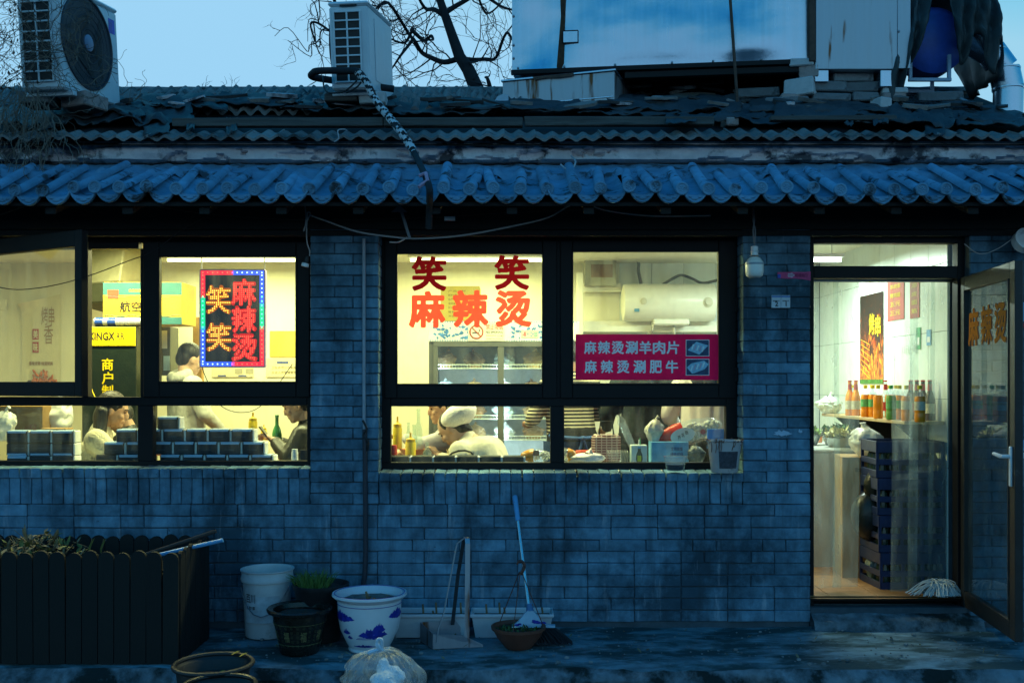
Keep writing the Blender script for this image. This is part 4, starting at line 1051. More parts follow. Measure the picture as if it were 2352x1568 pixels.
wpart('bulb_collar', MB().lathe([(.0565,-.050),(.058,-.046),(.0575,-.042),(.0565,-.038)], 22, P(1733,590,-.15)), mat('bulb_collar_grey', (.35,.40,.46), .4), LB, True)
# empty lamp holder
LH = thing('lamp_holder', 'empty black lamp holder dangling from a looped cable at the pier', 'lamp holder', P(702,475,-.12))
wpart('cable', MB().tube(spline([P(700,470,-.1),P(703,500,-.12),P(700,525,-.12),P(697,530,-.12),P(703,515,-.12),P(710,497,-.12),P(713,490,-.12),P(707,488,-.12),P(705,510,-.12),P(704,540,-.12),P(706,560,-.12),P(711,575,-.12),P(711,588,-.12)],5), .004, 5), M_wcord, LH, True)
wpart('holder', MB().lathe([(.006,.012),(.014,.008),(.016,-.006),(.019,-.028),(.021,-.034)], 14).xf(Matrix.Translation(P(705,592,-.12)) @ Matrix.Rotation(R(14),4,'Y')), M_black, LH, True)
wpart('rim', MB().lathe([(.019,-.034),(.023,-.036),(.024,-.056),(.012,-.057),(.001,-.05)], 14).xf(Matrix.Translation(P(705,592,-.12)) @ Matrix.Rotation(R(14),4,'Y')), M_lampw, LH, True)
# cables
def cable(label, pts, r, m, cat='cable', name='cable'):
    return solo(name, MB().tube(spline([Vector(p) for p in pts], 6), r, 5), m, label, cat, Vector(pts[0]), world=True, smooth=True)
cable('long pale cable sagging below the eave above the middle window', [P(712,494,-.12),P(745,506,-.12),P(820,532,-.14),P(900,544,-.15),P(960,548,-.15),P(1060,541,-.15),P(1180,519,-.14),P(1260,499,-.13),P(1325,467,-.12),P(1400,485,-.13),P(1500,496,-.13),P(1632,495,-.06)], .0055, M_wcord)
cable('short pale cable end hanging above the lettered window', [P(935,545,-.15),P(915,556,-.14),P(895,556,-.13)], .005, M_wcord)
cable('black wire drooping across the open casement', [P(-20,656,-.45),P(40,665,-.47),P(120,656,-.44),P(205,633,-.36),P(290,601,-.25),P(355,575,-.16),P(420,526,-.1),P(482,496,-.06)], .0028, M_black)
cable('dark wire running along the lintel above the left window', [P(-20,500,-.30),P(110,460,-.42),P(250,448,-.43),P(330,468,-.35),P(480,492,-.12),P(700,505,-.1),P(980,500,-.1),P(1180,488,-.1),P(1420,480,-.06)], .0032, M_black)
cable('thin wire hanging by the upper right of the door', [P(2215,560,-.06),P(2250,583,-.1),P(2290,572,-.1),P(2330,545,-.1)], .003, M_wcord)
cable('loose white cord looped on the eave tiles near the hose', [P(768,326,-.0),P(778,318,-.01),P(776,300,0),P(790,297,.02),P(797,300,.05)], .004, M_wcord)
cable('stray pale rag strip on the eave right of the hose', [P(1288,378,-.06),P(1300,388,-.1),P(1312,390,-.1),P(1322,372,-.02),P(1312,358,.12)], .006, M_wcord)
solo('cable_tag', MB().cbox(-.033,.033,-.002,.002,-.013,.013,.001), M_lampw, 'small white tag hanging on the dark wire right of the hose', 'tag', P(1033,502,-.12))
mb = MB().prism([(0,0),(.10,.0),(.05,.045)], .004, 'y').prism([(.055,0),(.075,.0),(.125,-.165),(.108,-.165)], .003, 'y')
solo('metal_bracket', mb, mat('dull_bracket_steel', (.16,.18,.20), .5, .5), 'bent metal strip bracket under the eave left of the hose', 'bracket', P(898,487,-.16))
# conduit
CP = thing('conduit_pipe', 'thin conduit pipe running down the middle pier into a thicker black pipe', 'pipe', P(836,1345,-.05))
wpart('upper_tube', MB().tube([P(836,548,-.018),P(836,960,-.018),P(838,1000,-.02)], .0105, 10), mat('grey_conduit', (.34,.37,.42), .5), CP, True)
wpart('lower_tube', MB().tube([P(838,985,-.022),P(839,1100,-.022),P(840,1260,-.024),P(838,1320,-.026),P(832,1352,-.03),P(830,1385,-.03)], .0155, 10), mat('black_conduit', (.028,.032,.045), .5), CP, True)
wpart('tape_wrap', MB().tube(spline([P(833,965,-.03),P(842,985,-.042),P(834,1000,-.035),P(845,1012,-.04),P(844,1035,-.03)],5), .007, 6), M_black, CP, True)
# house numbers
M_plate = mat('number_plate_white', (.55,.60,.66), .5, var=.12); M_ink = mat('print_black', (.012,.012,.014), .6)
for k, (a, b, t, d_, ch) in enumerate([(1772,1793.3,678,707,'2'),(1794,1815,678,707,'1')]):
    c = P((a+b)/2, (t+d_)/2, -.006); w, h = SZ(b-a,-.006), SZ(d_-t,-.006)
    T = thing('number_plate', ('left of the two paired number plates on the right pier' if ch == '2' else 'right one of the paired number plates, nearest the doorway'), 'number plate', c)
    part('plate', MB().cbox(-w/2, w/2, -.003, .003, -h/2, h/2, .001), M_plate, T)
    part('band', MB().box(-w/2+.001, w/2-.001, -.0036, -.0031, h/2-.014, h/2-.003), mat('plate_blue', (.10,.22,.50), .5), T)
    part('number', textmb(ch, None, h*.36, .02, c=(0.002,-.0042,-h*.18)), M_ink, T)
    part('fine_print', textmb('东城胡同 门牌号', w*.82, .007, .03, c=(0,-.0042,h*.18)).__class__.add(textmb('室外编号15号', w*.7, .006, .03, c=(0,-.0042,h*.05)), [], []), M_ink, T)
PS = thing('torn_poster', 'torn pink poster scrap pasted beside the door top', 'poster', P(1824,632,-.008))
w = SZ(76,0)
part('paper', MB().prism([(-w/2,-.018),(-w/4,-.022),(0,-.021),(w/4,-.024),(w/2,-.034),(w/2,.024),(w/3,.020),(0,.021),(-w/2,.019)], .003, 'y'), mat('pink_paper', (.55,.07,.20), .7, var=.25, scale=30), PS)
fl_ = MB()
for k in range(5):
    a = 2*math.pi*k/5; fl_.add([Vector((-.02,-.001,0))+Vector((.014*math.cos(a)+.010*math.cos(q), 0, .008*math.sin(a)+.008*math.sin(q))) for q in [i*1.047 for i in range(6)]], [(0,1,2,3,4,5)])
part('flower_print', fl_, mat('pale_pink_print', (.62,.42,.55), .7), PS); part('corner_print', MB().box(-w/2, -w/2+.02, -.0012, -.0008, -.017, .006), mat('poster_blue', (.05,.10,.5), .6), PS)
part('faded_print', textmb('旺福临门', .075, .022, .03, c=(.045,-.0014,0)), mat('poster_dark_pink', (.30,.03,.12), .7), PS)
for k, (px, py, w_, lab) in enumerate([(1798,995,.10,'smear of pale blue paint on the right pier'),(1838,990,.03,'small fleck of pale paint right of the smear')]):
    rg = random.Random(k); pm = MB()
    n = 26; pm.prism([((w_/2)*math.cos(2*math.pi*i/n)*(1+rg.uniform(-.45,.3)), (.016 if k == 0 else .010)*math.sin(2*math.pi*i/n)*(1+rg.uniform(-.6,.5))) for i in range(n)], .002, 'y')
    solo('paint_splash', pm, mat('pale_blue_splash', (.40,.55,.70), .7), lab, 'paint splash', P(px,py,-.007))
solo('wall_vent_cap', MB().lathe([(.001,-.03),(.05,-.03),(.075,-.01),(.075,.05),(.06,.05),(.058,.0),(.001,.0)], 20).xf(Matrix.Rotation(R(70),4,'X')), M_lampw, 'pale round vent cap at the right edge above the door', 'vent cap', P(2352,556,-.08), smooth=True)
for k, (t, d_, m) in enumerate([(694,738,mat('sky_blue_notice', (.20,.45,.75), .5)),(742,752,mat('red_notice', (.45,.03,.05), .5)),(1010,1035,MATS['sky_blue_notice'])]):
    solo('wall_notice', MB().cbox(PX(2336,-.01), PX(2400,-.01), -.008, -.003, PZ(d_,-.01), PZ(t,-.01), .001), m, ['pale blue notice on the wall behind the open door','red notice strip under the pale blue notice','small blue notice low on the wall behind the open door'][k], 'notice', (PX(2336,-.01),-.008,PZ(d_,-.01)), world=True)

# menu board on the window
MS = thing('menu_board', 'maroon menu board with pale blue writing on the right sash', 'sign', P(1486,820,.138))
yb = .138; w = SZ(328,yb); h = SZ(105,yb)
part('board', MB().quad((-w/2,0,-h/2),(w/2,0,-h/2),(w/2,0,h/2),(-w/2,0,h/2)), vinyl('maroon_board', (.50,.012,.10), .10), MS)
M_pale = mat('pale_blue_letter', (.88,.95,.98), .6, var=.05, bump=0)
def brow(s, px0, px1, py, parent, hh=28):
    n = len(s)
    for i, ch in enumerate(s):
        cx = px0 + (px1-px0)*(i+.5)/n; c = P(cx, py, yb) - P(1486,820,yb)
        part('character', textmb(ch, SZ(27,yb), SZ(hh,yb), .03, c=(c.x,-.0036,c.z)), M_pale, parent)
brow('麻辣烫涮羊肉片', 1340, 1561, 798, MS); brow('麻辣烫涮肥牛', 1338, 1562, 842, MS)
M_pic = mat('dark_blue_photo', (.02,.06,.14), .4, var=.6, scale=30); M_meat = mat('pale_blue_meat', (.30,.58,.80), .4, var=.35, scale=40)
for k, py in enumerate((799, 843)):
    c = P(1602, py, yb) - P(1486,820,yb); a, b = SZ(27,yb), SZ(19,yb)
    ph = part('dish_photo', MB().cbox(c.x-a, c.x+a, -.0042, -.0031, c.z-b, c.z+b, .0004), M_pale, MS)
    part('photo_ground', MB().box(c.x-a*.95, c.x+a*.95, -.0047, -.0043, c.z-b*.93, c.z+b*.93), M_pic, ph)
    if k == 0: part('photo_plate', MB().add([(c.x+a*x_,-.0052,c.z+b*z_) for x_, z_ in ((-.85,-.25),(-.1,.75),(.92,.30),(.15,-.80))], [(0,1,2,3)]), M_meat, ph)
    else: part('photo_plate', MB().add([(c.x+a*x_,-.0052,c.z+b*z_) for x_, z_ in ((-.92,-.05),(-.55,.45),(.55,.80),(.95,.35),(.60,-.25),(-.45,-.80))], [(0,1,2,3,4,5)]), M_meat, ph)
    for q in range(5):
        cx, cz = (-.42+.22*q, .12-.06*q) if k == 0 else (-.5+.25*q, -.12+.10*q)
        part('meat_slice', MB().add([(c.x+a*(cx+x_),-.0056-.0001*q,c.z+b*(cz+z_)) for x_, z_ in ((-.13,-.30),(-.02,-.36),(.13,.28),(.02,.36))], [(0,1,2,3)]), mat('meat_pale', (.72,.84,.92), .5) if q % 2 == 0 else mat('meat_rosy', (.50,.40,.52), .5), ph)

# ================================================================ THINGS ON THE OUTER SILL
def potlathe(c, prof, n=30): return MB().lathe(prof, n, c)
M_clear = glassmat('clear_plastic', (.88,.92,.94), .9, haze=.10, hazecol=(.75,.82,.88), rough=.12)
T = thing('plastic_bowl', 'clear plastic bowl with dark sauce on the window sill', 'bowl', P(1551,1081,-.01))
part('bowl', MB().lathe([(.001,0),(.050,0),(.055,.004),(.072,.085),(.080,.088),(.080,.091),(.069,.088),(.052,.008)], 28), M_clear, T, True)
part('sauce', MB().lathe([(.001,.006),(.050,.006),(.058,.042),(.001,.042)], 24), mat('soy_sauce', (.010,.006,.004), .15), T, True)
def bucket(name, label, c, r0, r1, h, m, group=None, lip=.006, band=True):
    T = thing(name, label, 'bucket', c, (0,0,0), group)
    pf = [(.001,0),(r0,0),(r0+.004,.006),(r1-.004,h*.82)]
    if band: pf += [(r1+.006,h*.825),(r1+.010,h*.86),(r1+.004,h*.90)]
    pf += [(r1+.004,h*.97),(r1+.012,h*.985),(r1+.012,h),(r1+.002,h),(r1-.006,h*.96),(r0,.02),(.001,.015)]
    part('shell', MB().lathe(pf, 32), m, T, True); return T
M_dirtyb = mat('food_stained_white', (.50,.47,.47), .5, var=.15, scale=8, dirt=(7,.60,.08), dirtcol=(.10,.055,.04))
T = bucket('sill_bucket', 'food stained white plastic bucket at the right end of the window sill', P(1664,1084,-.055), .078, .106, .20, M_dirtyb, band=False)
part('label', MB().grid(lambda u, v: Vector(((.0815+.026*(.055+.105*v)/.2*1.0+.001)*math.sin(-.55+1.25*u), -(.0815+.026*(.055+.105*v)/.2+.001)*math.cos(-.55+1.25*u), .03+.105*v)), 10, 4), mat('dark_label', (.06,.06,.075), .6, var=.6, scale=60), T, True)
dr = MB(); rg = random.Random(4)
for k in range(26):
    a = rg.uniform(0, 6.28); L = rg.uniform(.01,.09); pts = []
    for q in range(5): z = .203-L*q/4; rr_ = .0805+.028*z/.2+.006*(q==0); pts.append((rr_*math.sin(a+.05*math.sin(q)), -rr_*math.cos(a+.05*math.sin(q)), z))
    dr.tube(pts, .0028, 4)
for k in range(40):
    a = rg.uniform(0,6.28); dr.ell((.114*math.sin(a), -.114*math.cos(a), .20+rg.uniform(-.006,.005)), rg.uniform(.003,.007), 5, 4)
part('dried_noodle', dr, mat('dried_food_brown', (.20,.09,.06), .7, var=.4), T, True, kind='stuff')

# ================================================================ FENCED PLANTER
M_fence = mat('black_stained_wood', (.006,.007,.006), .75, var=.4, scale=5, stretch=(4,4,.5), bump=.35, dirt=(3.5,.64,.10), dirtcol=(.07,.085,.09), orand=.25)
PLF = thing('planter_box', 'long black picket planter box along the wall at left', 'planter', (-2.9, -.53, 0))
def picket_mesh(w, h, th=.02, seed=0):
    n = 8; poly = [(-w/2,0),(w/2,0)] + [(w/2*math.cos(math.pi*i/n), h-w/2+w/2*math.sin(math.pi*i/n)) for i in range(n+1)]
    me = MB().prism(poly, th, 'y').mesh('picket'); me.materials.append(M_fence); return me
pkw = SZ(35,-.81); PM = [picket_mesh(pkw, .605+.006*k, seed=k) for k in range(3)]
X1 = -1.825; i = 0; x = X1 - pkw/2
while x > -4.1:
    o = link('picket', PM[i%3], None, PLF); o.location = (x+2.9, -.81+.53-.02, .004); o.rotation_euler = (0, rnd.uniform(-.006,.006), 0); x -= pkw+.0045; i += 1
x = X1 - .03 - pkw/2; i = 0
while x > -4.1:
    o = link('picket', PM[i%3], None, PLF); o.location = (x+2.9, -.23+.53, .002); x -= pkw+.0045; i += 1
y = -.79 + pkw/2
for k in range(6):
    o = link('picket', PM[k%3], None, PLF); o.location = (X1+2.9+.002, y+.53, .003); o.rotation_euler = (0,0,R(90)); y += pkw+.004
part('rail', MB().cbox(-1.2, X1+2.9-.03, -.275, -.245, .44, .49, .004), M_fence, PLF); part('rail', MB().cbox(-1.2, X1+2.9-.03, .265, .295, .44, .49, .004), M_fence, PLF)
part('soil', MB().grid(lambda u, v: Vector((-1.2+u*(X1+2.9+1.2-.06), -.24+.5*v, .50+.02*fbm(u*9,v*4,1))), 40, 10), mat('planter_soil', (.03,.025,.02), .95, bump=1), PLF, True)
# dry plant
lr = random.Random(6); lm = MB(); st_ = MB(); lm2 = MB()
def leaf(mb, p, L, w, d_, curl):
    d_ = d_.normalized(); s = d_.cross(Vector((0,0,1))).normalized(); up = s.cross(d_); pts = []
    for k in range(4):
        t = k/3; ww = w*math.sin(math.pi*min(1,t*.85+.12)); c = p + d_*L*t + up*(curl*t*t*L)
        pts += [c-s*ww+up*ww*.4, c, c+s*ww+up*ww*.4]
    mb.add(pts, [(3*k+j, 3*k+j+1, 3*k+j+4, 3*k+j+3) for k in range(3) for j in range(2)])
for k in range(230):
    px = lr.triangular(-40, 190, 70); p = Vector((PX(px,-.5), lr.uniform(-.72,-.32), .53+lr.uniform(0,.13)*max(.2,1-abs(px-80)/130)))
    leaf(lm if lr.random() < .7 else lm2, p, lr.uniform(.03,.085), lr.uniform(.006,.016), Vector((lr.uniform(-1,1),lr.uniform(-1,1),lr.uniform(-.4,1))), lr.uniform(-.6,.6))
for k in range(26):
    px = lr.uniform(-30,170); p = Vector((PX(px,-.5), lr.uniform(-.7,-.35), .51)); st_.tube([p, p+Vector((lr.uniform(-.06,.06),0,.06)), p+Vector((lr.uniform(-.12,.12),lr.uniform(-.05,.05),lr.uniform(.08,.17)))], .002, 4)
for px in (205,232): 
    p = Vector((PX(px,-.6), -.6, .52)); st_.tube([p,p+Vector((.0,0,.07)),p+Vector((.015,0,.13))],.002,4); leaf(lm2,p+Vector((0,0,.05)),.09,.018,Vector((.25,0,1)),-.1)
DP = thing('withered_plant', 'withered leafy plants drooping over the picket planter', 'plant', (PX(80,-.5), -.5, .5))
wpart('dry_leaves', lm, mat('withered_leaf', (.20,.17,.10), .8, var=.5, scale=20), DP, kind='stuff'); wpart('green_leaves', lm2, mat('fading_green_leaf', (.14,.17,.05), .7, var=.5, scale=20), DP, kind='stuff'); wpart('stems', st_, mat('dry_stem', (.20,.15,.08), .8), DP)
M_bluep = mat('blue_plastic_pole', (.10,.33,.62), .4, var=.12)
solo('wooden_stick', MB().tube([P(300,1284,-.45),P(496,1219,-.45)], .011, 8), mat('dark_stick', (.06,.045,.04), .85), 'dark wooden stick poking out of the planter above the blue pole', 'stick', P(300,1284,-.45), world=True, smooth=True)
solo('blue_pole', MB().tube([P(295,1290,-.58),P(512,1240,-.58)], .012, 8), M_bluep, 'light blue plastic pole poking out of the planter', 'pole', P(295,1290,-.58), world=True, smooth=True)

# ================================================================ POTS AND TOOLS
def gpos(px, py, dy=0):                      # ground spot under a base seen at (px,py)
    d_ = ZC*F/(py-H); return Vector((PX(px, d_-D), d_-D+dy, 0.0))
M_bkt = mat('grimy_white_plastic', (.50,.53,.55), .5, var=.2, scale=5, dirt=(5,.62,.12), dirtcol=(.12,.13,.13))
T = bucket('paint_bucket', 'tall grimy white paint bucket against the wall', Vector((PX(614,-.175),-.175,0)), .128, .150, .405, M_bkt)
part('label', MB().grid(lambda u, v: Vector(((.146)*math.sin(-.75+1.5*u), -(.146)*math.cos(-.75+1.5*u), .10+.16*v)), 10, 3), mat('faded_label', (.38,.42,.46), .6, var=.3, scale=18), T, True)
for k, (s_, z, hh) in enumerate((('百川', .245, .05), ('乳胶漆', .19, .02))): 
    mb = textmb(s_, .07, hh, .01, c=(-.075, 0, z)); 
    for v in mb.v: a = v.x/.15; v.x, v.y = .1475*math.sin(a), -.1475*math.cos(a)
    part('lettering', mb, M_ink, T)
part('wire_handle', MB().tube([(.155*math.sin(a), -.155*math.cos(a)-.004, .33-.19*math.cos(a*.95)**2) for a in [-1.5+.3*i for i in range(11)]], .003, 5), M_bolt, T, True)
part('sludge', MB().lathe([(.139,.33),(.001,.33)], 24), mat('paint_sludge', (.05,.055,.06), .7, var=.6), T)
M_bpot = mat('black_plastic_pot', (.018,.019,.021), .5, var=.3)
def pot(name, label, c, prof, m, soil_z, soil_r, n=34, soilm=None):
    T = thing(name, label, 'flower pot', c); part('pot', MB().lathe(prof, n), m, T, True)
    part('soil', MB().grid(lambda u, v: Vector((soil_r*v*math.cos(6.2832*u), soil_r*v*math.sin(6.2832*u), soil_z+.008*fbm(math.cos(6.28*u)*v*3, math.sin(6.28*u)*v*3, soil_r*10))), 24, 6), soilm or mat('pot_soil', (.045,.04,.035), .95, var=.5, bump=1), T, True); return T
T = pot('grass_pot', 'black pot of green grass behind the blue and white pot', Vector((PX(737,-.29),-.29,0)), [(.001,0),(.115,0),(.155,.30),(.165,.31),(.168,.336),(.158,.336),(.150,.30)], M_bpot, .31, .15)
gm = MB(); gr_ = random.Random(8)
for k in range(260):
    a, r = gr_.uniform(0,6.28), .10*gr_.random()**.6; p = Vector((r*math.cos(a)-.045, r*math.sin(a), .31)); L = gr_.uniform(.05,.15); o = Vector((gr_.uniform(-.6,.6)+(.3*math.cos(a)), gr_.uniform(-.5,.4), 1)).normalized(); s = Vector((o.z,0,-o.x))*.0022
    q = p+o*L*.6; e = p+o*L+Vector((o.x*.03,0,-.02)); gm.add([p-s,p+s,q+s*.8,q-s*.8,e], [(0,1,2,3),(3,2,4)])
part('grass', gm, mat('grass_blade', (.06,.13,.02), .6, var=.5, scale=30), T, kind='stuff')
T = pot('fortune_pot', 'dark glazed pot with gold fortune characters', gpos(679,1508,.11), [(.001,0),(.105,0),(.112,.01),(.118,.05),(.150,.19),(.152,.225),(.182,.235),(.187,.250),(.180,.258),(.150,.250),(.142,.225)], mat('dark_glaze', (.012,.014,.012), .25, var=.4), .215, .143)
M_gold = mat('dull_gold', (.16,.14,.06), .5, var=.3)
for k in range(12):
    a0 = -1.35 + k*.245
    for row in range(5):
        big = (k % 3 == 1)
        z = .165 - row*.026
        if big and row in (1,2,3): 
            if row != 2: continue
            mb = textmb('福', .036, .058, .02, c=(0,0,z)); ofs = .0012
        else: mb = textmb('福寿禄喜'[(k+row)%4], .017, .018, .0, c=(0,0,z)); ofs = .0012
        for v in mb.v:
            r_ = .118+.032*(v.z-.05)/.14+ofs; a = a0 + v.x/.14; v.x, v.y = r_*math.sin(a), -r_*math.cos(a)
        part('fortune_character', mb, M_gold if big and row == 2 else mat('dark_gold', (.055,.055,.03), .5), T)
for z in (.075-.012, .178): part('gold_line', MB().tube([((.1205+.032*(z-.05)/.14)*math.sin(6.2832*i/40), -(.1205+.032*(z-.05)/.14)*math.cos(6.2832*i/40), z) for i in range(41)], .0014, 4, cap=False), M_gold, T)
# blue and white pot, brushwork as its own glaze
M_porc = mat('white_glaze', (.60,.66,.72), .3, var=.12, scale=4, bump=.03, dirt=(4,.66,.15), dirtcol=(.25,.26,.26)); M_cob = mat('cobalt_brush', (.015,.03,.30), .35, var=.6, scale=40, bump=0)
T = pot('porcelain_pot', 'white pot painted with blue islands, rim striped in blue', gpos(842,1502,.12), [(.001,0),(.118,0),(.122,.008),(.118,.02),(.135,.05),(.168,.12),(.182,.20),(.184,.29),(.200,.30),(.216,.315),(.214,.328),(.190,.326),(.172,.306),(.168,.285)], M_porc, .285, .168, soilm=mat('pale_dry_soil', (.17,.16,.15), .95, var=.5, bump=1))
def rpot(z):
    pr = [(0,.118),(.02,.118),(.05,.135),(.12,.168),(.20,.182),(.29,.184)]
    for (a, ra), (b, rb_) in zip(pr, pr[1:]):
        if a <= z <= b: return ra + (rb_-ra)*(z-a)/(b-a)
    return .184
def brush(a0, z0, w_, h_, seed, flat=.5):
    rg = random.Random(seed); mb = MB(); n = 34
    up = [h_*(1-abs(2*i/n-1)**1.6)*(.6+.5*fbm(i*.35, seed, 1)+.25*rg.random()) for i in range(n+1)]; lo = [-h_*.35*(1-abs(2*i/n-1)**2)*(.7+.5*rg.random()) for i in range(n+1)]
    vs = []; 
    for k in range(5):
        for i in range(n+1):
            z = z0 + lo[i] + (up[i]-lo[i])*k/4; a = a0 + w_*(2*i/n-1); r_ = rpot(z)+.0012; vs.append((r_*math.sin(a), -r_*math.cos(a), z))
    mb.add(vs, [(k*(n+1)+i, k*(n+1)+i+1, (k+1)*(n+1)+i+1, (k+1)*(n+1)+i) for k in range(4) for i in range(n)]); return part('blue_island', mb, M_cob, T, True)
brush(.27,.115,.52,.055,1); brush(.45,.145,.22,.05,2); brush(-.95,.205,.62,.05,3); brush(1.15,.215,.4,.05,4); brush(-.72,.125,.18,.025,5); brush(-.62,.095,.12,.02,6); brush(-.1,.045,.5,.014,7)
for k in range(3): part('water_line', MB().tube([((rpot(.10)+.001)*math.sin(a), -(rpot(.10)+.001)*math.cos(a), .105-.006*k) for a in [-.25-.05*k+.06*i for i in range(16)]], .0012, 4), M_cob, T)
for r_, z in ((.207,.3215),(.201,.3275)): part('rim_stripe', MB().tube([(r_*math.sin(6.2832*i/48), -r_*math.cos(6.2832*i/48), z) for i in range(49)], .0022, 5, cap=False), M_cob, T)
part('neck_stripe', MB().tube([(.1855*math.sin(6.2832*i/48), -.1855*math.cos(6.2832*i/48), .272) for i in range(49)], .0018, 5, cap=False), M_cob, T)
part('pruned_stem', MB().tube([(-.005,-.02,.28),(-.012,-.02,.31),(-.018,-.02,.335)], [.010,.009,.006], 7).tube([(-.008,-.02,.29),(.012,-.03,.31)], [.008,.006], 6).tube([(.03,-.03,.28),(.035,-.035,.30)], .010, 7), mat('cut_stem', (.20,.13,.07), .9, var=.5), T, True)
# troughs
M_tro = mat('pale_plastic_trough', (.48,.54,.60), .45, var=.15, scale=6, dirt=(5,.64,.15), dirtcol=(.2,.2,.2))
def trough(label, px0, px1, stems):
    y = -.20; c = Vector((PX((px0+px1)/2,y-.08), y, 0)); L = SZ(px1-px0, y-.08); T = thing('plant_trough', label, 'plant trough', c, group='pale plant troughs along the wall')
    def ring(l, w_, z): return [(-l/2,-w_/2,z),(l/2,-w_/2,z),(l/2,w_/2,z),(-l/2,w_/2,z)]
    m = MB(); vs = ring(L-.06,.12,0)+ring(L-.02,.17,.128)+ring(L,.19,.13)+ring(L,.19,.150)+ring(L-.02,.17,.150)+ring(L-.03,.16,.10)
    m.add(vs, [(0,3,2,1)] + [(4*k+i, 4*k+(i+1)%4, 4*k+4+(i+1)%4, 4*k+4+i) for k in range(5) for i in range(4)] + [(20,21,22,23)])
    o = part('trough', m, M_tro, T); mod(o, 'BEVEL', width=.006, segments=2)
    part('soil', MB().box(-L/2+.02, L/2-.02, -.075, .075, .09, .118), MATS['pot_soil'], T)
    for k, (sx, hh) in enumerate(stems): part('pruned_stem', MB().tube([(sx,.0,.11),(sx+.006,0,.14),(sx+.002,.0,.12+hh)], .006, 6), MATS['cut_stem'], T, True)
trough('left pale plastic trough between the blue and white pot and the dustpan', 896, 1077, [(-.05,.07),(.03,.08),(.01,.03),(.18,.08)])
trough('right pale plastic trough behind the broom', 1080, 1272, [(-.16,.07),(-.08,.08),(-.05,.05),(.12,.07),(.18,.05)])
# dustpan
M_tin = metalmat('dented_tin', (.34,.39,.44), .45, .5)
T = thing('dustpan', 'dented tin dustpan with a tall strap handle', 'dustpan', gpos(1040,1488,.06), (0,0,R(6)))
m = MB()
bl_, br_, fr_, fl2_ = Vector((-.19,.12,.003)), Vector((.05,.16,.003)), Vector((.17,-.05,.003)), Vector((-.12,-.07,.003))
m.quad(bl_,br_,fr_,fl2_)
m.add([bl_,fl2_,fl2_+Vector((.0,0,.085)),bl_+Vector((0,0,.11))],[(0,1,2,3)]); m.add([bl_,br_,br_+Vector((0,0,.11)),bl_+Vector((0,0,.11))],[(0,1,2,3)]); m.add([fl2_,fr_,fr_+Vector((0,0,.012)),Vector((.05,-.062,.075)),fl2_+Vector((0,0,.085))],[(0,1,2,3,4)])
o = part('pan', m, M_tin, T); mod(o, 'SOLIDIFY', thickness=.003)
hp_ = MB(); 
def strap(pts, w_, th=.003, mat_=M_tin):
    mb = MB(); pts = [Vector(p) for p in pts]; vs = []
    for p in pts: vs += [p+Vector((-w_/2,0,0)), p+Vector((w_/2,0,0)), p+Vector((w_/2,th,0)), p+Vector((-w_/2,th,0))]
    mb.add(vs, [(4*k+i,4*k+(i+1)%4,4*k+4+(i+1)%4,4*k+4+i) for k in range(len(pts)-1) for i in range(4)]+[(0,3,2,1),(len(vs)-4,len(vs)-3,len(vs)-2,len(vs)-1)]); return mb
part('front_strap', strap([(.075,-.06,.03),(.078,-.05,.3),(.082,-.03,.60),(.080,-.015,.628),(.070,.005,.635)], .028), M_tin, T)
part('rear_strap', strap([(.0,.125,.09),(.03,.06,.40),(.062,.008,.62)], .022), mat('dark_tin', (.05,.06,.07), .5, .5), T)
part('side_stay', MB().tube([(.068,-.005,.632),(.02,-.02,.60),(-.0,-.03,.5),(-.06,-.06,.2),(-.09,-.075,.12),(-.10,-.078,.04)], .005, 5), M_tin, T, True)
# broom
BP = P(1218,1440,-.40)
T = thing('broom', 'broom with pale blue head and silver handle leaning on the wall', 'broom', Vector((BP.x,-.42,0)))
hd0, hd1 = P(1216,1402,-.36), P(1183,1142,-.03); gm_ = hd0.lerp(hd1, .80)
wpart('handle', MB().tube([hd0, gm_], .0105, 10), metalmat('silver_tube', (.62,.66,.70), .25), T, True)
wpart('grip', MB().tube([gm_-(gm_-hd0)*.02, hd1], [.0155,.0165], 10).ell(hd1, .0165, 8, 6), M_bluep, T, True)
hx0, hx1 = PX(1176,-.40), PX(1275,-.40); zt_, zb_ = PZ(1398,-.40), PZ(1439,-.40); n = 14
poly = [(hx0,zb_)] + [(hx0+(hx1-hx0)*i/n, zb_+(zt_-zb_)*max(.12, math.exp(-((i/n-.42)/.26)**2))) for i in range(n+1)] + [(hx1,zb_)]
wpart('head', MB().prism(poly, .035, 'y', (0,-.42,0)), mat('pale_blue_broom_head', (.33,.52,.68), .4, var=.12), T)
wpart('head_collar', MB().tube([(hx0+(hx1-hx0)*.42,-.40,zt_-.012),(hx0+(hx1-hx0)*.40,-.39,zt_+.03)], [.024,.016], 10), mat('blue_collar', (.06,.16,.34), .4), T, True)
hw_ = MB()
for k, (u, v, s) in enumerate([(.55,.4,.018),(.60,.36,.014),(.50,.5,.010),(.72,.34,.015),(.18,.26,.010),(.12,.2,.012)]):
    cx, cz = hx0+(hx1-hx0)*u, zb_+(zt_-zb_)*v*.8; hw_.add([(cx+s*1.3*math.cos(q*1.047)*(1+.3*math.sin(q*3+k)), -.4215-.0002*k, cz+s*.6*math.sin(q*1.047)) for q in range(6)], [(0,1,2,3,4,5)])
wpart('flower_print', hw_, M_cob, T)
br = MB(); rg = random.Random(3)
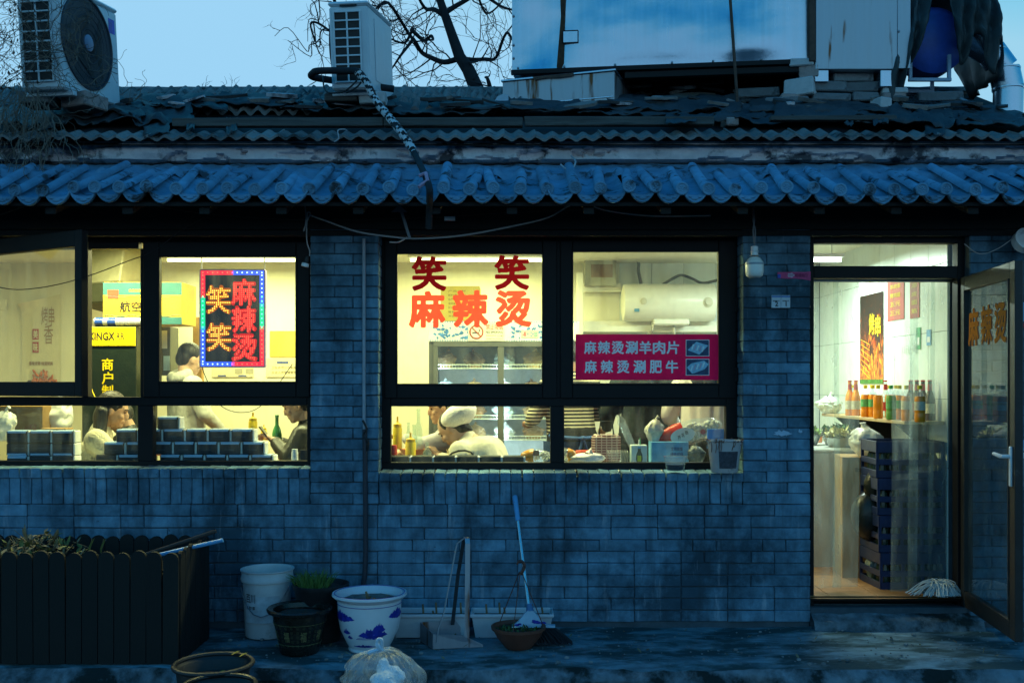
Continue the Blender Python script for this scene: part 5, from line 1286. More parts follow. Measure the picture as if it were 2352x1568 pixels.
for k in range(420):
    u = rg.random(); x0 = hx0+.008+(hx1-hx0-.016)*u; x1 = hx0+.03+(hx1-hx0)*1.30*u; yy = rg.uniform(-.035,.0)
    p0 = Vector((x0,-.385+yy,zb_+.004)); p1 = Vector((x1,-.39+yy*2.2,.006+rg.uniform(0,.012))); br.tube([p0,p0.lerp(p1,.6)+Vector((.004,0,0)),p1], .0016, 3, cap=False)
wpart('bristles', br, mat('black_bristle', (.012,.013,.016), .7), T, kind='stuff')
# terracotta hanging pot
T = pot('hanging_pot', 'brown plastic hanging pot with hook, set down on the pavement', gpos(1191,1496,.10), [(.001,0),(.075,0),(.082,.008),(.125,.06),(.148,.105),(.158,.108),(.160,.124),(.150,.126),(.140,.104)], mat('brown_plastic', (.12,.045,.028), .55, var=.25), .098, .14)
hk = Vector((.012,0,.445))
for a in (0.3, 2.4, 4.5): part('hanger_rod', MB().tube([(.152*math.cos(a),.152*math.sin(a),.115),(hk.x+.008*math.cos(a),.008*math.sin(a),hk.z-.01)], .0028, 5), mat('brown_rod', (.10,.035,.025), .5), T, True)
part('hook', MB().tube(spline([hk+Vector((.0,0,-.02)),hk+Vector((.014,0,.0)),hk+Vector((.022,0,.03)),hk+Vector((.010,0,.052)),hk+Vector((-.010,0,.052)),hk+Vector((-.020,0,.034))],5), [.010]*11+[.009]*10+[.006]*5, 7), MATS['brown_rod'], T, True)
wd_ = MB(); 
for k in range(120):
    a, r = rg.uniform(0,6.28), .125*rg.random()**.5; leaf(wd_, Vector((r*math.cos(a), r*math.sin(a), .10)), rg.uniform(.015,.035), .006, Vector((rg.uniform(-1,1),rg.uniform(-1,1),rg.uniform(.1,1))), .2)
part('weeds', wd_, mat('small_weed', (.05,.10,.03), .7, var=.6, scale=30), T, kind='stuff')
part('dead_leaf', MB().prism([(-.02,0),(.0,.012),(.02,.004),(.0,-.01)], .002, 'z', (-.02,-.05,.128)), M_lampw, T)
# tubs on the street in front
def tub(label, c, r, h, m, rimm, extra=None):
    T = thing('plastic_tub', label, 'tub', c)
    part('shell', MB().lathe([(.001,0),(r*.72,0),(r*.94,h*.93),(r*.93,h*.95),(r*.90,h*.93),(r*.68,.02),(.001,.02)], 36), m, T, True)
    part('rim', MB().tube([(r*math.cos(6.2832*i/48), r*math.sin(6.2832*i/48), h) for i in range(49)], .012, 8, cap=False).lathe([(r*.93,h*.94),(r,h)], 48), rimm, T, True); return T
T1 = tub('wide black plastic tub with fallen leaves at the kerb', Vector((PX(490,-1.19), -1.19, -.24)), .195, .345, M_bpot, M_bpot)
part('soil', MB().lathe([(.165,.27),(.001,.275)], 24), MATS['pot_soil'], T1)
for k, (x_, y_, c_) in enumerate([(.07,.155,'yellow'),(.12,.12,'yellow'),(.03,.02,'green'),(.07,-.02,'green'),(.02,-.07,'green')]):
    mb = MB(); leaf(mb, Vector((x_-.02,y_,.285 if c_ == 'green' else .348)), .045, .016, Vector((1,.3,.25)), .2); part('fallen_leaf', mb, mat(c_+'_leaf', (.42,.28,.03) if c_ == 'yellow' else (.05,.12,.03), .6, var=.3, scale=40), T1)
T2 = tub('glossy rimmed black tub in front of the leaf filled tub', Vector((PX(503,-1.52), -1.52, -.24)), .170, .335, M_bpot, mat('glossy_rim', (.015,.016,.017), .35, spec=.3))
part('scrap', MB().tube([(.02,.02,.20),(.04,.05,.27),(.02,.04,.29),(.05,.03,.30)], .004, 5), M_lampw, T2, True)
# tied rubbish bag
M_bag = glassmat('thin_bag_film', (.86,.92,.96), .45, haze=.26, hazecol=(.66,.84,.95), rough=.35, smear=.6)
T = thing('rubbish_bag', 'tied see-through plastic bag of rubbish at the kerb', 'plastic bag', Vector((PX(872,-1.12), -1.12, -.24)))
def bagf(u, v):
    a = 6.2832*u; r = .14+.035*math.sin(min(1,v/.4)*1.57) if v < .4 else .175*math.sqrt(max(0, 1-((v-.4)/.6)**2.6))+.014
    x, y = math.cos(a), math.sin(a); fold = .10*math.sin(a*9+3*noise.noise(Vector((x*2,y*2,v*2))))*max(0, v-.45)*1.6
    r *= 1 + fold + .30*(abs(noise.noise(Vector((x*2.2,y*2.2,v*4))))-.18) + .12*(abs(noise.noise(Vector((x*6,y*6,v*9))))-.15)
    return Vector((r*x*1.05+.012*v, r*y*.9, .40*v*(1-.04*noise.noise(Vector((x*3,y*3,1))))))
part('film', MB().grid(bagf, 110, 44), M_bag, T, True)
part('tied_ears', MB().tube(spline([Vector((.01,0,.395)),Vector((-.012,-.01,.43)),Vector((-.005,-.01,.455)),Vector((.012,-.01,.45)),Vector((.012,0,.41))],5), [.014]*6+[.009]*15, 6).tube(spline([Vector((.0,0,.40)),Vector((-.04,-.02,.395)),Vector((-.055,-.02,.385))],5), .012, 6), mat('bag_knot', (.45,.58,.70), .4), T, True)
cm = MB(); rg = random.Random(2)
for k in range(9): cm.ell((rg.uniform(-.02,.08), rg.uniform(-.08,.04), rg.uniform(.12,.30)), (rg.uniform(.03,.07),rg.uniform(.03,.06),rg.uniform(.03,.06)), 8, 6)
o = part('crumpled_tissue', cm, mat('white_tissue', (.86,.92,.95), .8, bump=.6, bscale=30), T, True); mod(o, 'REMESH', mode='VOXEL', voxel_size=.012)
tx = bpy.data.textures.new('crumple', 'CLOUDS'); tx.noise_scale = .04; mod(o, 'DISPLACE', texture=tx, strength=.03)
part('dark_scrap', MB().ell((-.09,-.06,.10), (.06,.05,.07), 9, 6).ell((-.12,.02,.06), (.05,.05,.05), 8, 6), mat('dark_rubbish', (.05,.06,.08), .6, var=.6), T, True)
part('pink_scrap', MB().cbox(-.17,-.11,-.10,-.06,.03,.10,.004), mat('salmon_card', (.40,.16,.12), .6), T)

# grit, crumbs and fallen leaves on the pavement
gt = MB(); rg = random.Random(77)
for k in range(520):
    y = rg.uniform(-.84,-.03); x = rg.uniform(-1.8,3.4); r_ = rg.uniform(.0025,.008) if rg.random() < .93 else rg.uniform(.010,.018)
    gt.ell((x, y, .004+.012*fbm(x*.9, y*2, 5)), (r_, r_*rg.uniform(.6,1), r_*.6), 5, 3)
setp(link('grit', gt.mesh('grit'), mat('pavement_grit', (.16,.19,.20), .9, var=.5)), 'loose grit and crumbs scattered over the pavement', 'grit', None, 'stuff')
lt = MB()
for k in range(34):
    y = rg.uniform(-.8,-.1); x = rg.uniform(-1.7,3.2); leaf(lt, Vector((x, y, .012+.012*fbm(x*.9, y*2, 5))), rg.uniform(.02,.04), rg.uniform(.005,.010), Vector((rg.uniform(-1,1),rg.uniform(-1,1),.15)), .3)
setp(link('leaf_litter', lt.mesh('leaf_litter'), MATS['withered_leaf']), 'a few dry fallen leaves lying on the pavement', 'leaves', None, 'stuff')
# ================================================================ INSIDE: LEFT ROOM
M_ctn = mat('brown_carton', (.36,.22,.09), .8, var=.15, scale=8, bump=.1); M_yctn = mat('yellow_carton', (.62,.42,.03), .7, var=.12); M_teal = mat('teal_print', (.03,.14,.15), .6); M_brownink = mat('brown_print', (.10,.06,.01), .7)
M_ink2 = M_ink
def onback(px, py, y=None): return P(px, py, BY-.004 if y is None else y)
# LED light-box sign
YS = .46
LS = thing('led_sign', 'glowing light box sign with red and yellow dot lettering', 'led sign', P(534,731,YS))
cw, chh = SZ(148,YS), SZ(222,YS)
part('panel', MB().cbox(-cw/2, cw/2, 0, .03, -chh/2, chh/2, .004), mat('sign_black', (.006,.006,.008), .4), LS)
fr = MB()
for (x0,x1,z0,z1) in ((-cw/2-.006,-cw/2+.004,-chh/2,chh/2),(cw/2-.004,cw/2+.006,-chh/2,chh/2),(-cw/2,cw/2,chh/2-.004,chh/2+.006),(-cw/2,cw/2,-chh/2-.006,-chh/2+.004)): fr.cbox(x0,x1,-.006,.034,z0,z1,.002)
part('edge_trim', fr, mat('sign_trim', (.45,.35,.60), .4), LS)
for sx in (-1, 1): part('hanging_rod', MB().tube([(sx*cw*.49,.015,chh/2),(sx*cw*.49,.015,CZ-worldloc(LS).z)], .004, 6), M_white, LS)
part('power_cord', MB().tube(spline([Vector((-cw*.48,.01,-chh/2)),Vector((-cw*.44,.02,-chh/2-.06)),Vector((-cw*.25,.05,-chh/2-.25)),Vector((cw*.1,.05,-chh/2-.31)),Vector((cw*.45,.05,-chh/2-.25)),Vector((cw*.9,.06,-chh/2+.02))],6), .003, 5), M_black, LS, True)
E_red = emat('led_red', (1,.05,.03), 5.0); E_redg = emat('led_red_glow', (1,.010,.015), .75); E_amb = emat('led_amber', (1,.50,.06), 4.5); E_ambg = emat('led_amber_glow', (1,.22,.0), .55)
E_blue = emat('led_blue', (.25,.40,1), 6); E_green = emat('led_green', (.10,1,.35), 4.5); E_pink = emat('led_pink', (1,.08,.35), 4)
def leddots(ch, w, h, c, sp=.0135, rad=.0040):
    vs, fs = glyphs(ch); xs = [v[0] for v in vs]; ys = [v[1] for v in vs]; x0,x1,y0,y1 = min(xs),max(xs),min(ys),max(ys)
    tris = []
    for f in fs:
        q = [((vs[i][0]-x0)/(x1-x0)*w-w/2, (vs[i][1]-y0)/(y1-y0)*h-h/2) for i in f]
        for k in range(1, len(q)-1): tris.append((q[0], q[k], q[k+1]))
    def near(px_, py_):
        best = False
        for a, b, cc in tris:
            d1 = (px_-b[0])*(a[1]-b[1])-(a[0]-b[0])*(py_-b[1]); d2 = (px_-cc[0])*(b[1]-cc[1])-(b[0]-cc[0])*(py_-cc[1]); d3 = (px_-a[0])*(cc[1]-a[1])-(cc[0]-a[0])*(py_-a[1])
            if not ((d1 < 0 or d2 < 0 or d3 < 0) and (d1 > 0 or d2 > 0 or d3 > 0)): return True
        return False
    mb = MB(); nx, ny = int(w/sp)+1, int(h/sp)+1
    for i in range(nx+1):
        for j in range(ny+1):
            x_, z_ = -w/2+w*i/nx, -h/2+h*j/ny
            if any(near(x_+dx_, z_+dz_) for dx_, dz_ in ((0,0),(.003,0),(-.003,0),(0,.003),(0,-.003))):
                mb.add([(c[0]+x_+rad*math.cos(q*1.047), c[1], c[2]+z_+rad*math.sin(q*1.047)) for q in range(6)], [(0,1,2,3,4,5)])
    return mb
for k, (ch, px, py, w_, h_, ed, eg) in enumerate([('笑',502,688,54,62,E_amb,E_ambg),('笑',503,774,54,62,E_amb,E_ambg),('麻',560,671,54,58,E_red,E_redg),('辣',561,733,54,58,E_red,E_redg),('烫',562,797,56,60,E_red,E_redg)]):
    c = P(px,py,YS)-P(534,731,YS); w2, h2 = SZ(w_,YS), SZ(h_,YS)
    g_ = part('lit_character', textmb(ch, w2, h2, .045, c=(c.x,-.003,c.z)), eg, LS)
    part('led_dots', leddots(ch, w2*.96, h2*.96, (c.x,-.0055,c.z)), ed, g_, kind='stuff')
dotm = {}
for nm, e in (('r',E_red),('b',E_blue),('g',E_green),('p',E_pink)):
    me = MB().ell((0,0,0), (.0052,.003,.0052), 8, 4).mesh('led_bulb'); me.materials.append(e); dotm[nm] = me
bx, bz = cw/2-.018, chh/2-.018
def ledrow(p0, p1, n, cols):
    for i in range(n):
        t = i/(n-1); c = cols[min(len(cols)-1, int(t*len(cols)))]
        o = link('led_bulb', dotm[c], None, LS); o.location = (p0[0]+(p1[0]-p0[0])*t, -.005, p0[1]+(p1[1]-p0[1])*t)
ledrow((-bx,bz),(bx,bz),13,'rrrrrpbbbbb'); ledrow((-bx,bz-.018),(-bx,-bz+.018),21,'rrrggggggbbbb'); ledrow((bx,bz-.018),(bx,-bz+.018),21,'bbbgggggrrrrr'); ledrow((-bx,-bz),(bx,-bz),13,'bbbbbbprrrrr')
# glow tube strips set in the border
for (x0,z0,x1,z1,e) in ((-bx,bz-.02,-bx,bz*.5,emat('strip_red',(1,.01,.05),1.3)),(-bx,bz*.48,-bx,-bz*.2,emat('strip_green',(.0,.8,.35),1.2)),(-bx,-bz*.22,-bx,-bz,emat('strip_blue',(.03,.10,1),1.6)),(bx,bz,bx,bz*.3,MATS['strip_blue']),(bx,bz*.28,bx,-bz*.2,MATS['strip_green']),(bx,-bz*.22,bx,-bz,MATS['strip_red']),(-bx,bz,-.01,bz,MATS['strip_red']),(.01,bz,bx,bz,MATS['strip_blue']),(-bx,-bz,.0,-bz,MATS['strip_blue']),(.01,-bz,bx,-bz,MATS['strip_red'])):
    part('border_strip', MB().cbox(min(x0,x1)-.016,max(x0,x1)+.016,-.0032,-.001,min(z0,z1)-.016,max(z0,z1)+.016,.001), e, LS)

def box3(name, label, cat, px0, px1, py0, py1, y, dep, m, rz=0, z0=None, ch=.004):
    a, b = P(px0,py1,y), P(px1,py0,y); w, h = b.x-a.x, b.z-a.z
    T = thing(name, label, cat, ((a.x+b.x)/2, y, a.z), (0,0,rz))
    part('body', MB().cbox(-w/2, w/2, 0, dep, 0, h, ch), m, T); T['wh'] = (w, h); return T, w, h
def flat(T, x0, x1, z0, z1, m, name='print', y=-.0012):
    return part(name, MB().box(x0, x1, y, y+.0007, z0, z1), m, T)
# carton with the aviation print on top of the drinks cabinet
T, w, h = box3('printed_carton', 'yellow and teal printed carton on top of the black cabinet', 'carton', 236, 418, 648, 745, 1.30, .34, M_yctn)
flat(T, -w/2+.002, w/2-.002, h*.70, h-.002, M_teal, 'teal_band'); flat(T, -w/2+.002, w/2-.002, .002, h*.17, M_teal, 'teal_band')
flat(T, -w*.44, -w*.30, h*.60, h*.82, mat('red_stamp', (.40,.06,.03), .6), 'red_stamp', -.0022)
part('lettering', textmb('航空', SZ(88,1.3)*.55, SZ(24,1.3), .02, c=(-w*.15,-.002,h*.42)), M_ink, T)
part('lettering', textmb('执行标准Q/HMAY', w*.30, h*.07, .03, c=(-w*.02,-.0024,h*.80)), mat('pale_yellow_print', (.55,.42,.06), .6), T); part('lettering', textmb('制造商河北香业有限公司', w*.34, h*.07, .03, c=(-w*.0,-.0024,h*.10)), MATS['pale_yellow_print'], T)
for z in (h*.20, h*.66): part('wave_line', MB().tube([(-w/2+.01+i*(w-.02)/24, -.002, z+.006*math.sin(i*.9)) for i in range(25)], .0022, 4), M_teal, T)
# black drinks cabinet / display board
T, w, h = box3('display_cabinet', 'tall black cabinet with a yellow header and vertical yellow writing', 'cabinet', 188, 313, 750, 1240, 1.22, .45, mat('cabinet_black_green', (.008,.016,.010), .4))
hh = SZ(45,1.22); part('header', MB().cbox(-w/2+.02, w/2-.004, -.010, .0, h-hh, h-.004, .006), mat('header_yellow', (.70,.52,.0), .5), T)
part('lettering', textmb('XINGX', SZ(60,1.22), SZ(17,1.22), .02, c=(P(234,771,1.22).x-(P(188,0,1.22).x+P(313,0,1.22).x)/2,-.0115,h-SZ(22,1.22))), M_ink, T)
part('lettering', textmb('RR', SZ(18,1.22), SZ(15,1.22), .0, c=(P(278,771,1.22).x-(P(188,0,1.22).x+P(313,0,1.22).x)/2,-.0115,h-SZ(22,1.22))), M_ink, T)
for ch, py in (('商',837),('户',868),('制',898),('冷',928)): part('character', textmb(ch, SZ(25,1.22), SZ(27,1.22), .02, c=(P(247,0,1.22).x-(P(188,0,1.22).x+P(313,0,1.22).x)/2,-.0015,P(0,py,1.22).z-P(0,1240,1.22).z)), MATS['header_yellow'], T)
solo('power_cable', MB().tube(spline([P(205,800,1.15),P(210,830,1.15),P(206,870,1.15),P(214,903,1.15),P(235,940,1.15)],6), .004, 5), MATS['header_yellow'], 'yellow cable hanging in front of the black cabinet', 'cable', P(205,800,1.15), world=True)
T = thing('foil_roll', 'blue and silver plastic wrapped roll lying on the black cabinet', 'roll', P(268,750,1.25))
part('wrap', MB().tube([(-.17,0,.03),(-.16,0,.035),(.30,0,.035)], [.012,.034,.034], 14), mat('silver_wrap', (.55,.58,.60), .25, .5, var=.3, scale=30), T, True)
for x0 in (-.155, -.06): part('blue_band', MB().tube([(x0,0,.035),(x0+.06,0,.035)], .0348, 14), mat('deep_blue_film', (.02,.06,.30), .3), T, True)
# hood / ceiling cabinet seen from below
T = thing('ceiling_cabinet', 'grey olive unit hanging from the ceiling behind the open casement', 'ceiling unit', P(228,650,1.5), (R(-10),0,R(-28)))
part('body', MB().cbox(-.24,.22,0,.35,.0,.32,.01), mat('olive_grey_metal', (.20,.20,.13), .5), T); part('lower_shade', MB().cbox(-.25,.23,-.01,.36,-.16,-.001,.01), mat('dark_olive', (.035,.04,.025), .5), T)
# peeling poster on the back wall
PO = thing('food_poster', 'peeling cream food poster on the wall behind the open casement', 'poster', onback(95,785))
w, h = SZ(88,BY), SZ(220,BY)
part('paper', MB().grid(lambda u, v: Vector((-w/2+w*u, -.004-.10*max(0,(v-.72)/.28)**2*max(0,1-u*1.6), -h/2+h*v - (.10*(1-u)*max(0,(v-.75)/.25)**2))), 12, 14), mat('cream_paper', (.70,.66,.46), .7, var=.06), PO, True)
for k, ch in enumerate('美味'): 
    flat(PO, -w*.22, -w*.06, .02-.12*k, .12-.12*k, mat('seal_red', (.42,.07,.05), .6), 'seal', -.010); part('character', textmb(ch, w*.12, .075, .02, c=(-w*.14,-.0115,.07-.12*k)), MATS['cream_paper'], PO)
part('brush_writing', textmb('烤串', w*.34, .17, .0, c=(w*.18,-.0105,.24)).add([], []), mat('brown_brush', (.35,.22,.10), .7), PO); part('brush_writing', textmb('香', w*.24, .18, .0, c=(w*.2,-.0105,.07)), MATS['brown_brush'], PO)
part('caption', textmb('香味浓郁 味道鲜美', w*.62, .035, .03, c=(0,-.010,-.20)), MATS['brown_brush'], PO)
fd = MB(); rg = random.Random(1)
for k in range(60): fd.ell((rg.uniform(-w*.2,w*.38), -.012-rg.random()*.004, -h*.47+abs(rg.gauss(0,.07))), (.03,.004,.012), 6, 4, rot=Euler((0,rg.uniform(0,3),0)))
part('food_print', fd, mat('orange_food', (.55,.16,.03), .6, var=.7, scale=30), PO); part('dark_bowl_print', MB().prism([(-w*.4,-h*.48),(w*.42,-h*.48),(w*.35,-h*.40),(-w*.34,-h*.40)], .002, 'y', (0,-.009,0)), mat('dark_bowl', (.10,.07,.06), .6), PO)
for k, (a, b, t, d_, m, lab) in enumerate([(0,16,688,712,M_inwall,'small grey switch box on the wall left of the food poster'),(488,582,843,866,mat('cream_notice', (.72,.64,.38), .6),'cream notice strip on the wall below the light box'),(620,694,760,820,mat('mustard_folder', (.60,.45,.05), .6),'mustard yellow folder pinned on the wall right of the light box'),(612,694,822,866,MATS['cream_notice'],'pale printed notice under the mustard folder'),(590,688,520,600,M_white,'white panel added for the bright lit wall above the light box')]):  # last one: added white panel, paints the overexposed patch of wall
    T = thing('wall_paper' if k else 'switch_box', lab, 'notice' if k else 'switch box', onback((a+b)/2, d_)); w, h = SZ(b-a,BY), SZ(d_-t,BY)
    part('sheet', MB().cbox(-w/2,w/2,-.008 if k else -.03,.0,0,h,.002), m, T)
    if k == 1: 
        for x_ in (-.1,.09): part('blue_label', MB().box(-w*.1+x_,w*.1+x_,-.0095,-.0085,.006,.02), mat('label_blue', (.05,.08,.25), .6), T)
        for q in range(2): part('grey_card', MB().box(.02+q*.10,.09+q*.10,-.0095,-.0085,.03,.08), mat('card_grey', (.35,.32,.22), .6), T)
    if k == 3: part('title_bar', MB().box(-w*.2,w*.12,-.0095,-.0085,h*.70,h*.82), MATS['label_blue'], T); part('fine_print', textmb('卫生许可公示制度', w*.7, h*.14, .0, c=(0,-.0095,h*.5)), M_brownink, T); part('fine_print', textmb('从业人员健康管理', w*.7, h*.14, .0, c=(0,-.0095,h*.25)), M_brownink, T)
T, w, h = box3('dark_dispenser', 'dark box with white labels at the left edge of the light box window', 'box', 360, 391, 750, 862, 1.75, .2, mat('dark_olive_box', (.07,.07,.04), .5))
flat(T, -.05, .03, h*.55, h*.92, M_white, 'white_label'); flat(T, .0, .05, h*.1, h*.4, mat('pale_blue_label', (.35,.5,.6), .5), 'blue_label'); flat(T, -.05, -.02, h*.05, h*.45, MATS['red_stamp'], 'red_label')
solo('wooden_post', MB().cbox(-.04,.04,0,.06,0,1.6,.004), mat('ochre_wood', (.40,.22,.03), .6), 'ochre wooden post beside the man in the grey hoodie', 'post', P(453,1150,2.4))
# brown cartons with clear wrap at far left
T, w, h = box3('wrapped_carton', 'brown carton under clear wrap at the lower left pane', 'carton', -40, 102, 932, 1010, .95, .35, mat('dark_brown_carton', (.26,.15,.05), .7, var=.2), R(-6))
part('clear_wrap', MB().grid(lambda u, v: Vector((-w/2+w*u, -.012+.014*fbm(u*7,v*5,2), h*(.1+.85*v))), 24, 12), M_clear, T, True)
part('print', textmb('小青菜', w*.2, h*.22, .02, c=(w*.30,-.002,h*.36)), mat('red_brown_print', (.22,.04,.02), .7), T)
solo('small_carton', MB().cbox(-.09,.09,0,.12,0,.06,.003), M_ctn, 'small tan carton in front of the white bag, lower left pane', 'carton', P(122,1003,.72))
def bagblob(name, label, c, r, m, n=9, seed=0, vox=.012, parent=None):
    """crumpled film bag with a gathered top"""
    rg = random.Random(seed); s0 = rg.uniform(0,90); top = rg.uniform(-.25,.25)
    def fn(u, v):
        a = 6.2832*(u % 1.0); e = math.sin(math.pi*min(.97, .12+.86*v))**.55; x, y = math.cos(a), math.sin(a)
        k = 1 + .26*(abs(noise.noise(Vector((x*1.6+s0, y*1.6, v*2.4))))*2-.5) + .13*(abs(noise.noise(Vector((x*4+s0, y*4, v*6))))*2-.5)
        z = 2*r[2]*(v**.8)
        return Vector((r[0]*e*x*k + top*r[0]*v*v, r[1]*e*y*k, z*(1+.10*noise.noise(Vector((x*2+s0, y*2, 5))))))
    mb = MB().grid(fn, 30, 16); mb.tube([fn(.0,1)*0+Vector((top*r[0],0,2*r[2]*.97)), Vector((top*r[0]*1.2,0,2*r[2]*1.10)), Vector((top*r[0]*1.6+.01,.0,2*r[2]*1.18))], [r[0]*.22, r[0]*.10, r[0]*.2], 7)
    if parent is not None: return part(name, mb, m, parent, False)
    return solo(name, mb, m, label, 'plastic bag', c, smooth=True)
M_wbag = mat('white_plastic_bag', (.75,.75,.68), .4, var=.08, bump=.5, bscale=14)
bagblob('white_bag', 'white plastic bag beside the wrapped carton, lower left pane', P(132,1000,1.1), (.11,.09,.14), M_wbag, seed=1)
bagblob('white_bag', 'white plastic bag at the extreme left behind the tissue packs', P(8,1012,.62), (.08,.06,.10), M_wbag, seed=2)
solo('green_pack', MB().cbox(-.06,.06,0,.05,0,.06,.01).cbox(-.08,.03,.01,.06,.061,.10,.01), mat('green_red_pack', (.16,.30,.05), .5, var=.5, scale=12), 'small green packet above the tan carton, lower left pane', 'packet', P(115,965,1.4))

# ---------------------------------------------------------------- tissue packs on the inner sill
M_tnavy = mat('tissue_navy', (.010,.016,.022), .3, var=.3, bump=.06); M_tblue = mat('tissue_blue_band', (.40,.58,.80), .35, var=.08); M_twhite = mat('tissue_white', (.78,.78,.76), .5, var=.05, bump=.1)
pw, ph_, pd = .150, .082, .105
me_b = MB().cbox(-pw/2, pw/2-.013, 0, pd, 0, ph_, .007).mesh('wrapper'); me_b.materials.append(M_tnavy)
me_bb = MB().cbox(-pw/2+.003, pw/2-.016, -.0008, pd+.0008, ph_*.74, ph_+.0008, .006).mesh('blue_band'); me_bb.materials.append(M_tblue)
me_w = MB().cbox(pw/2-.0135, pw/2-.001, .001, pd-.001, .001, ph_-.001, .006).mesh('white_end'); me_w.materials.append(M_twhite)
me_t = textmb('原生木浆抽纸', pw*.42, .009, .0, c=(-.012,-.0012,ph_*.38)).mesh('fine_print'); me_t.materials.append(mat('grey_print', (.10,.13,.16), .6))
def tissue(px, py_bottom, label, flip=False, y=.255, blue=True):
    p = P(px, py_bottom, y); T = thing('tissue_pack', label, 'tissue pack', p, (0,0,rnd.uniform(-.05,.05)), 'tissue packs stacked on the inner sill')
    inv = Euler((0, math.pi if flip else 0, 0)); dz_ = ph_ if flip else 0
    for nm, me in (('wrapper', me_b), ('blue_band', me_bb), ('white_end', me_w), ('fine_print', me_t)):
        if nm == 'blue_band' and not blue: continue
        o = link(nm, me, None, T); o.location = (0, 0, dz_); o.rotation_euler = inv
        if flip and nm in ('white_end','wrapper','blue_band'): o.scale = (-1,1,1)
ORD = ['first','second','third','fourth','fifth','sixth','seventh']
PPW = 52.6
def trow(rowname, x0, n, pyb, where, flips=(), noblue=()):
    for i in range(n): tissue(x0 + PPW*(i+.5), pyb, '%s tissue pack from the left in the %s row, %s' % (ORD[i], rowname, where), i in flips, blue=i not in noblue)
trow('top', 14, 3, 1017.5, 'stack left of the fleece jacket'); trow('middle', 14, 3, 1046.5, 'stack left of the fleece jacket', (0,1,2)); trow('bottom', 14, 3, 1075.5, 'stack left of the fleece jacket', (), (1,2))
tissue(292, 1014.5, 'tissue pack topmost of the stack right of the fleece jacket')
trow('middle', 237, 2, 1044, 'stack right of the fleece jacket'); trow('bottom', 218, 2, 1073, 'stack right of the fleece jacket', (), (0,))
tissue(387, 985.5, 'lone tissue pack on top, in front of the grey hoodie')
trow('upper', 321, 5, 1014, 'long stack under the light box'); trow('middle', 346, 5, 1043.5, 'long stack under the light box'); trow('bottom', 366, 5, 1073, 'long stack under the light box')
for i in range(6): tissue(918 + PPW*i, 1076, '%s tissue pack from the left in the low row under the beret' % ORD[i], blue=False)

# ================================================================ TABLES, BOTTLES
M_tbl = mat('dark_red_table', (.16,.05,.02), .35, var=.2)
def table(label, x0, x1, y0, y1, z):
    T = thing('dining_table', label, 'table', ((x0+x1)/2, (y0+y1)/2, FZ)); w, d_ = x1-x0, y1-y0
    part('tabletop', MB().cbox(-w/2,w/2,-d_/2,d_/2,z-FZ-.03,z-FZ,.006), M_tbl, T)
    for sx in (-1,1):
        for sy in (-1,1): part('leg', MB().cbox(sx*(w/2-.06)-.02, sx*(w/2-.06)+.02, sy*(d_/2-.06)-.02, sy*(d_/2-.06)+.02, 0, z-FZ-.031, .003), M_frame, T)
table('table under the left window', -2.75, -1.40, .46, 1.05, .94); table('table where the woman in the white beret eats', -.85, .10, .46, 1.05, .93); table('counter table behind the food bags', .2, 1.40, .44, .95, .925)
def bottle(name, label, cat, c, prof, m, cap=None, capm=None, lab=None, labm=None, group=None, n=18):
    T = thing(name, label, cat, c, group=group); part('body', MB().lathe(prof, n), m, T, True)
    if cap: part('cap', MB().lathe(cap, n), capm, T, True)
    if lab: part('label', MB().lathe(lab, n), labm, T, True)
    return T
M_must = mat('mustard_plastic', (.72,.50,.005), .4, var=.06); M_musc = mat('mustard_cap', (.60,.36,.0), .4)
def mustard(px, py, y, label, r=.03, h=.155):
    return bottle('squeeze_bottle', label, 'sauce bottle', P(px,py,y), [(.001,0),(r,0),(r+.001,.006),(r+.001,h*.70),(r*.9,h*.74),(r*.9,h*.76)], M_must, [(r*.92,h*.76),(r*.92,h*.86),(r*.45,h*.90),(r*.22,h*.97),(r*.20,h*1.12),(.001,h*1.13)], M_musc, group='mustard yellow squeeze bottles')
mustard(581,1004,.72,'mustard squeeze bottle on the left table beneath the light box'); mustard(913,1030,.72,'mustard squeeze bottle at the back, left of the white beret', .031, .20); mustard(943,1056,.52,'mustard squeeze bottle in front, left of the white beret', .035, .165); mustard(606,1010,1.0,'small yellow bottle behind the green bottle', .02, .10)
M_gglass = mat('green_bottle_glass', (.06,.28,.08), .12, var=.1, bump=0, spec=.6); M_cglass = glassmat('clear_bottle', (.82,.90,.86), .9, haze=.14, hazecol=(.7,.8,.75))
bottle('beer_bottle', 'green glass beer bottle behind the phone', 'bottle', P(636,1030,.85), [(.001,0),(.034,0),(.035,.01),(.035,.10),(.028,.135),(.013,.17),(.012,.225),(.014,.228),(.014,.236)], M_gglass, [(.0145,.225),(.0145,.24),(.001,.242)], mat('green_cap', (.10,.35,.12), .4))
bottle('white_bottle', 'white plastic bottle at the lower right corner of the left window', 'bottle', P(677,1063,.30), [(.001,0),(.021,0),(.022,.004),(.022,.070),(.019,.076),(.019,.092),(.001,.094)], mat('white_plastic', (.75,.77,.78), .35))
solo('small_black_card', MB().cbox(-.026,.026,0,.012,0,.085,.002), mat('black_card', (.015,.016,.02), .4, var=.8, scale=40), 'small black card stand beside the white bottle', 'card stand', P(698,1062,.28))
for k, (px, pyb, pyt, r, lab) in enumerate([(961,1048,938,.028,'tall clear bottle behind the mustard bottles'),(951,1046,975,.026,'squat clear jar just left of the tall clear bottle'),(981,1063,1016,.028,'glass bottle with stopper between the mustard bottle and the beret'),(938,1038,970,.022,'clear jar between the two mustard bottles')]):
    y = (.75,.68,.45,.72)[k]; h = SZ(pyb-pyt,y); bottle('glass_bottle', lab, 'bottle', P(px,pyb,y), [(.001,0),(r,0),(r,h*.55),(r*.45,h*.72),(r*.42,h*.95),(r*.5,h*.96),(r*.5,h)], M_cglass)
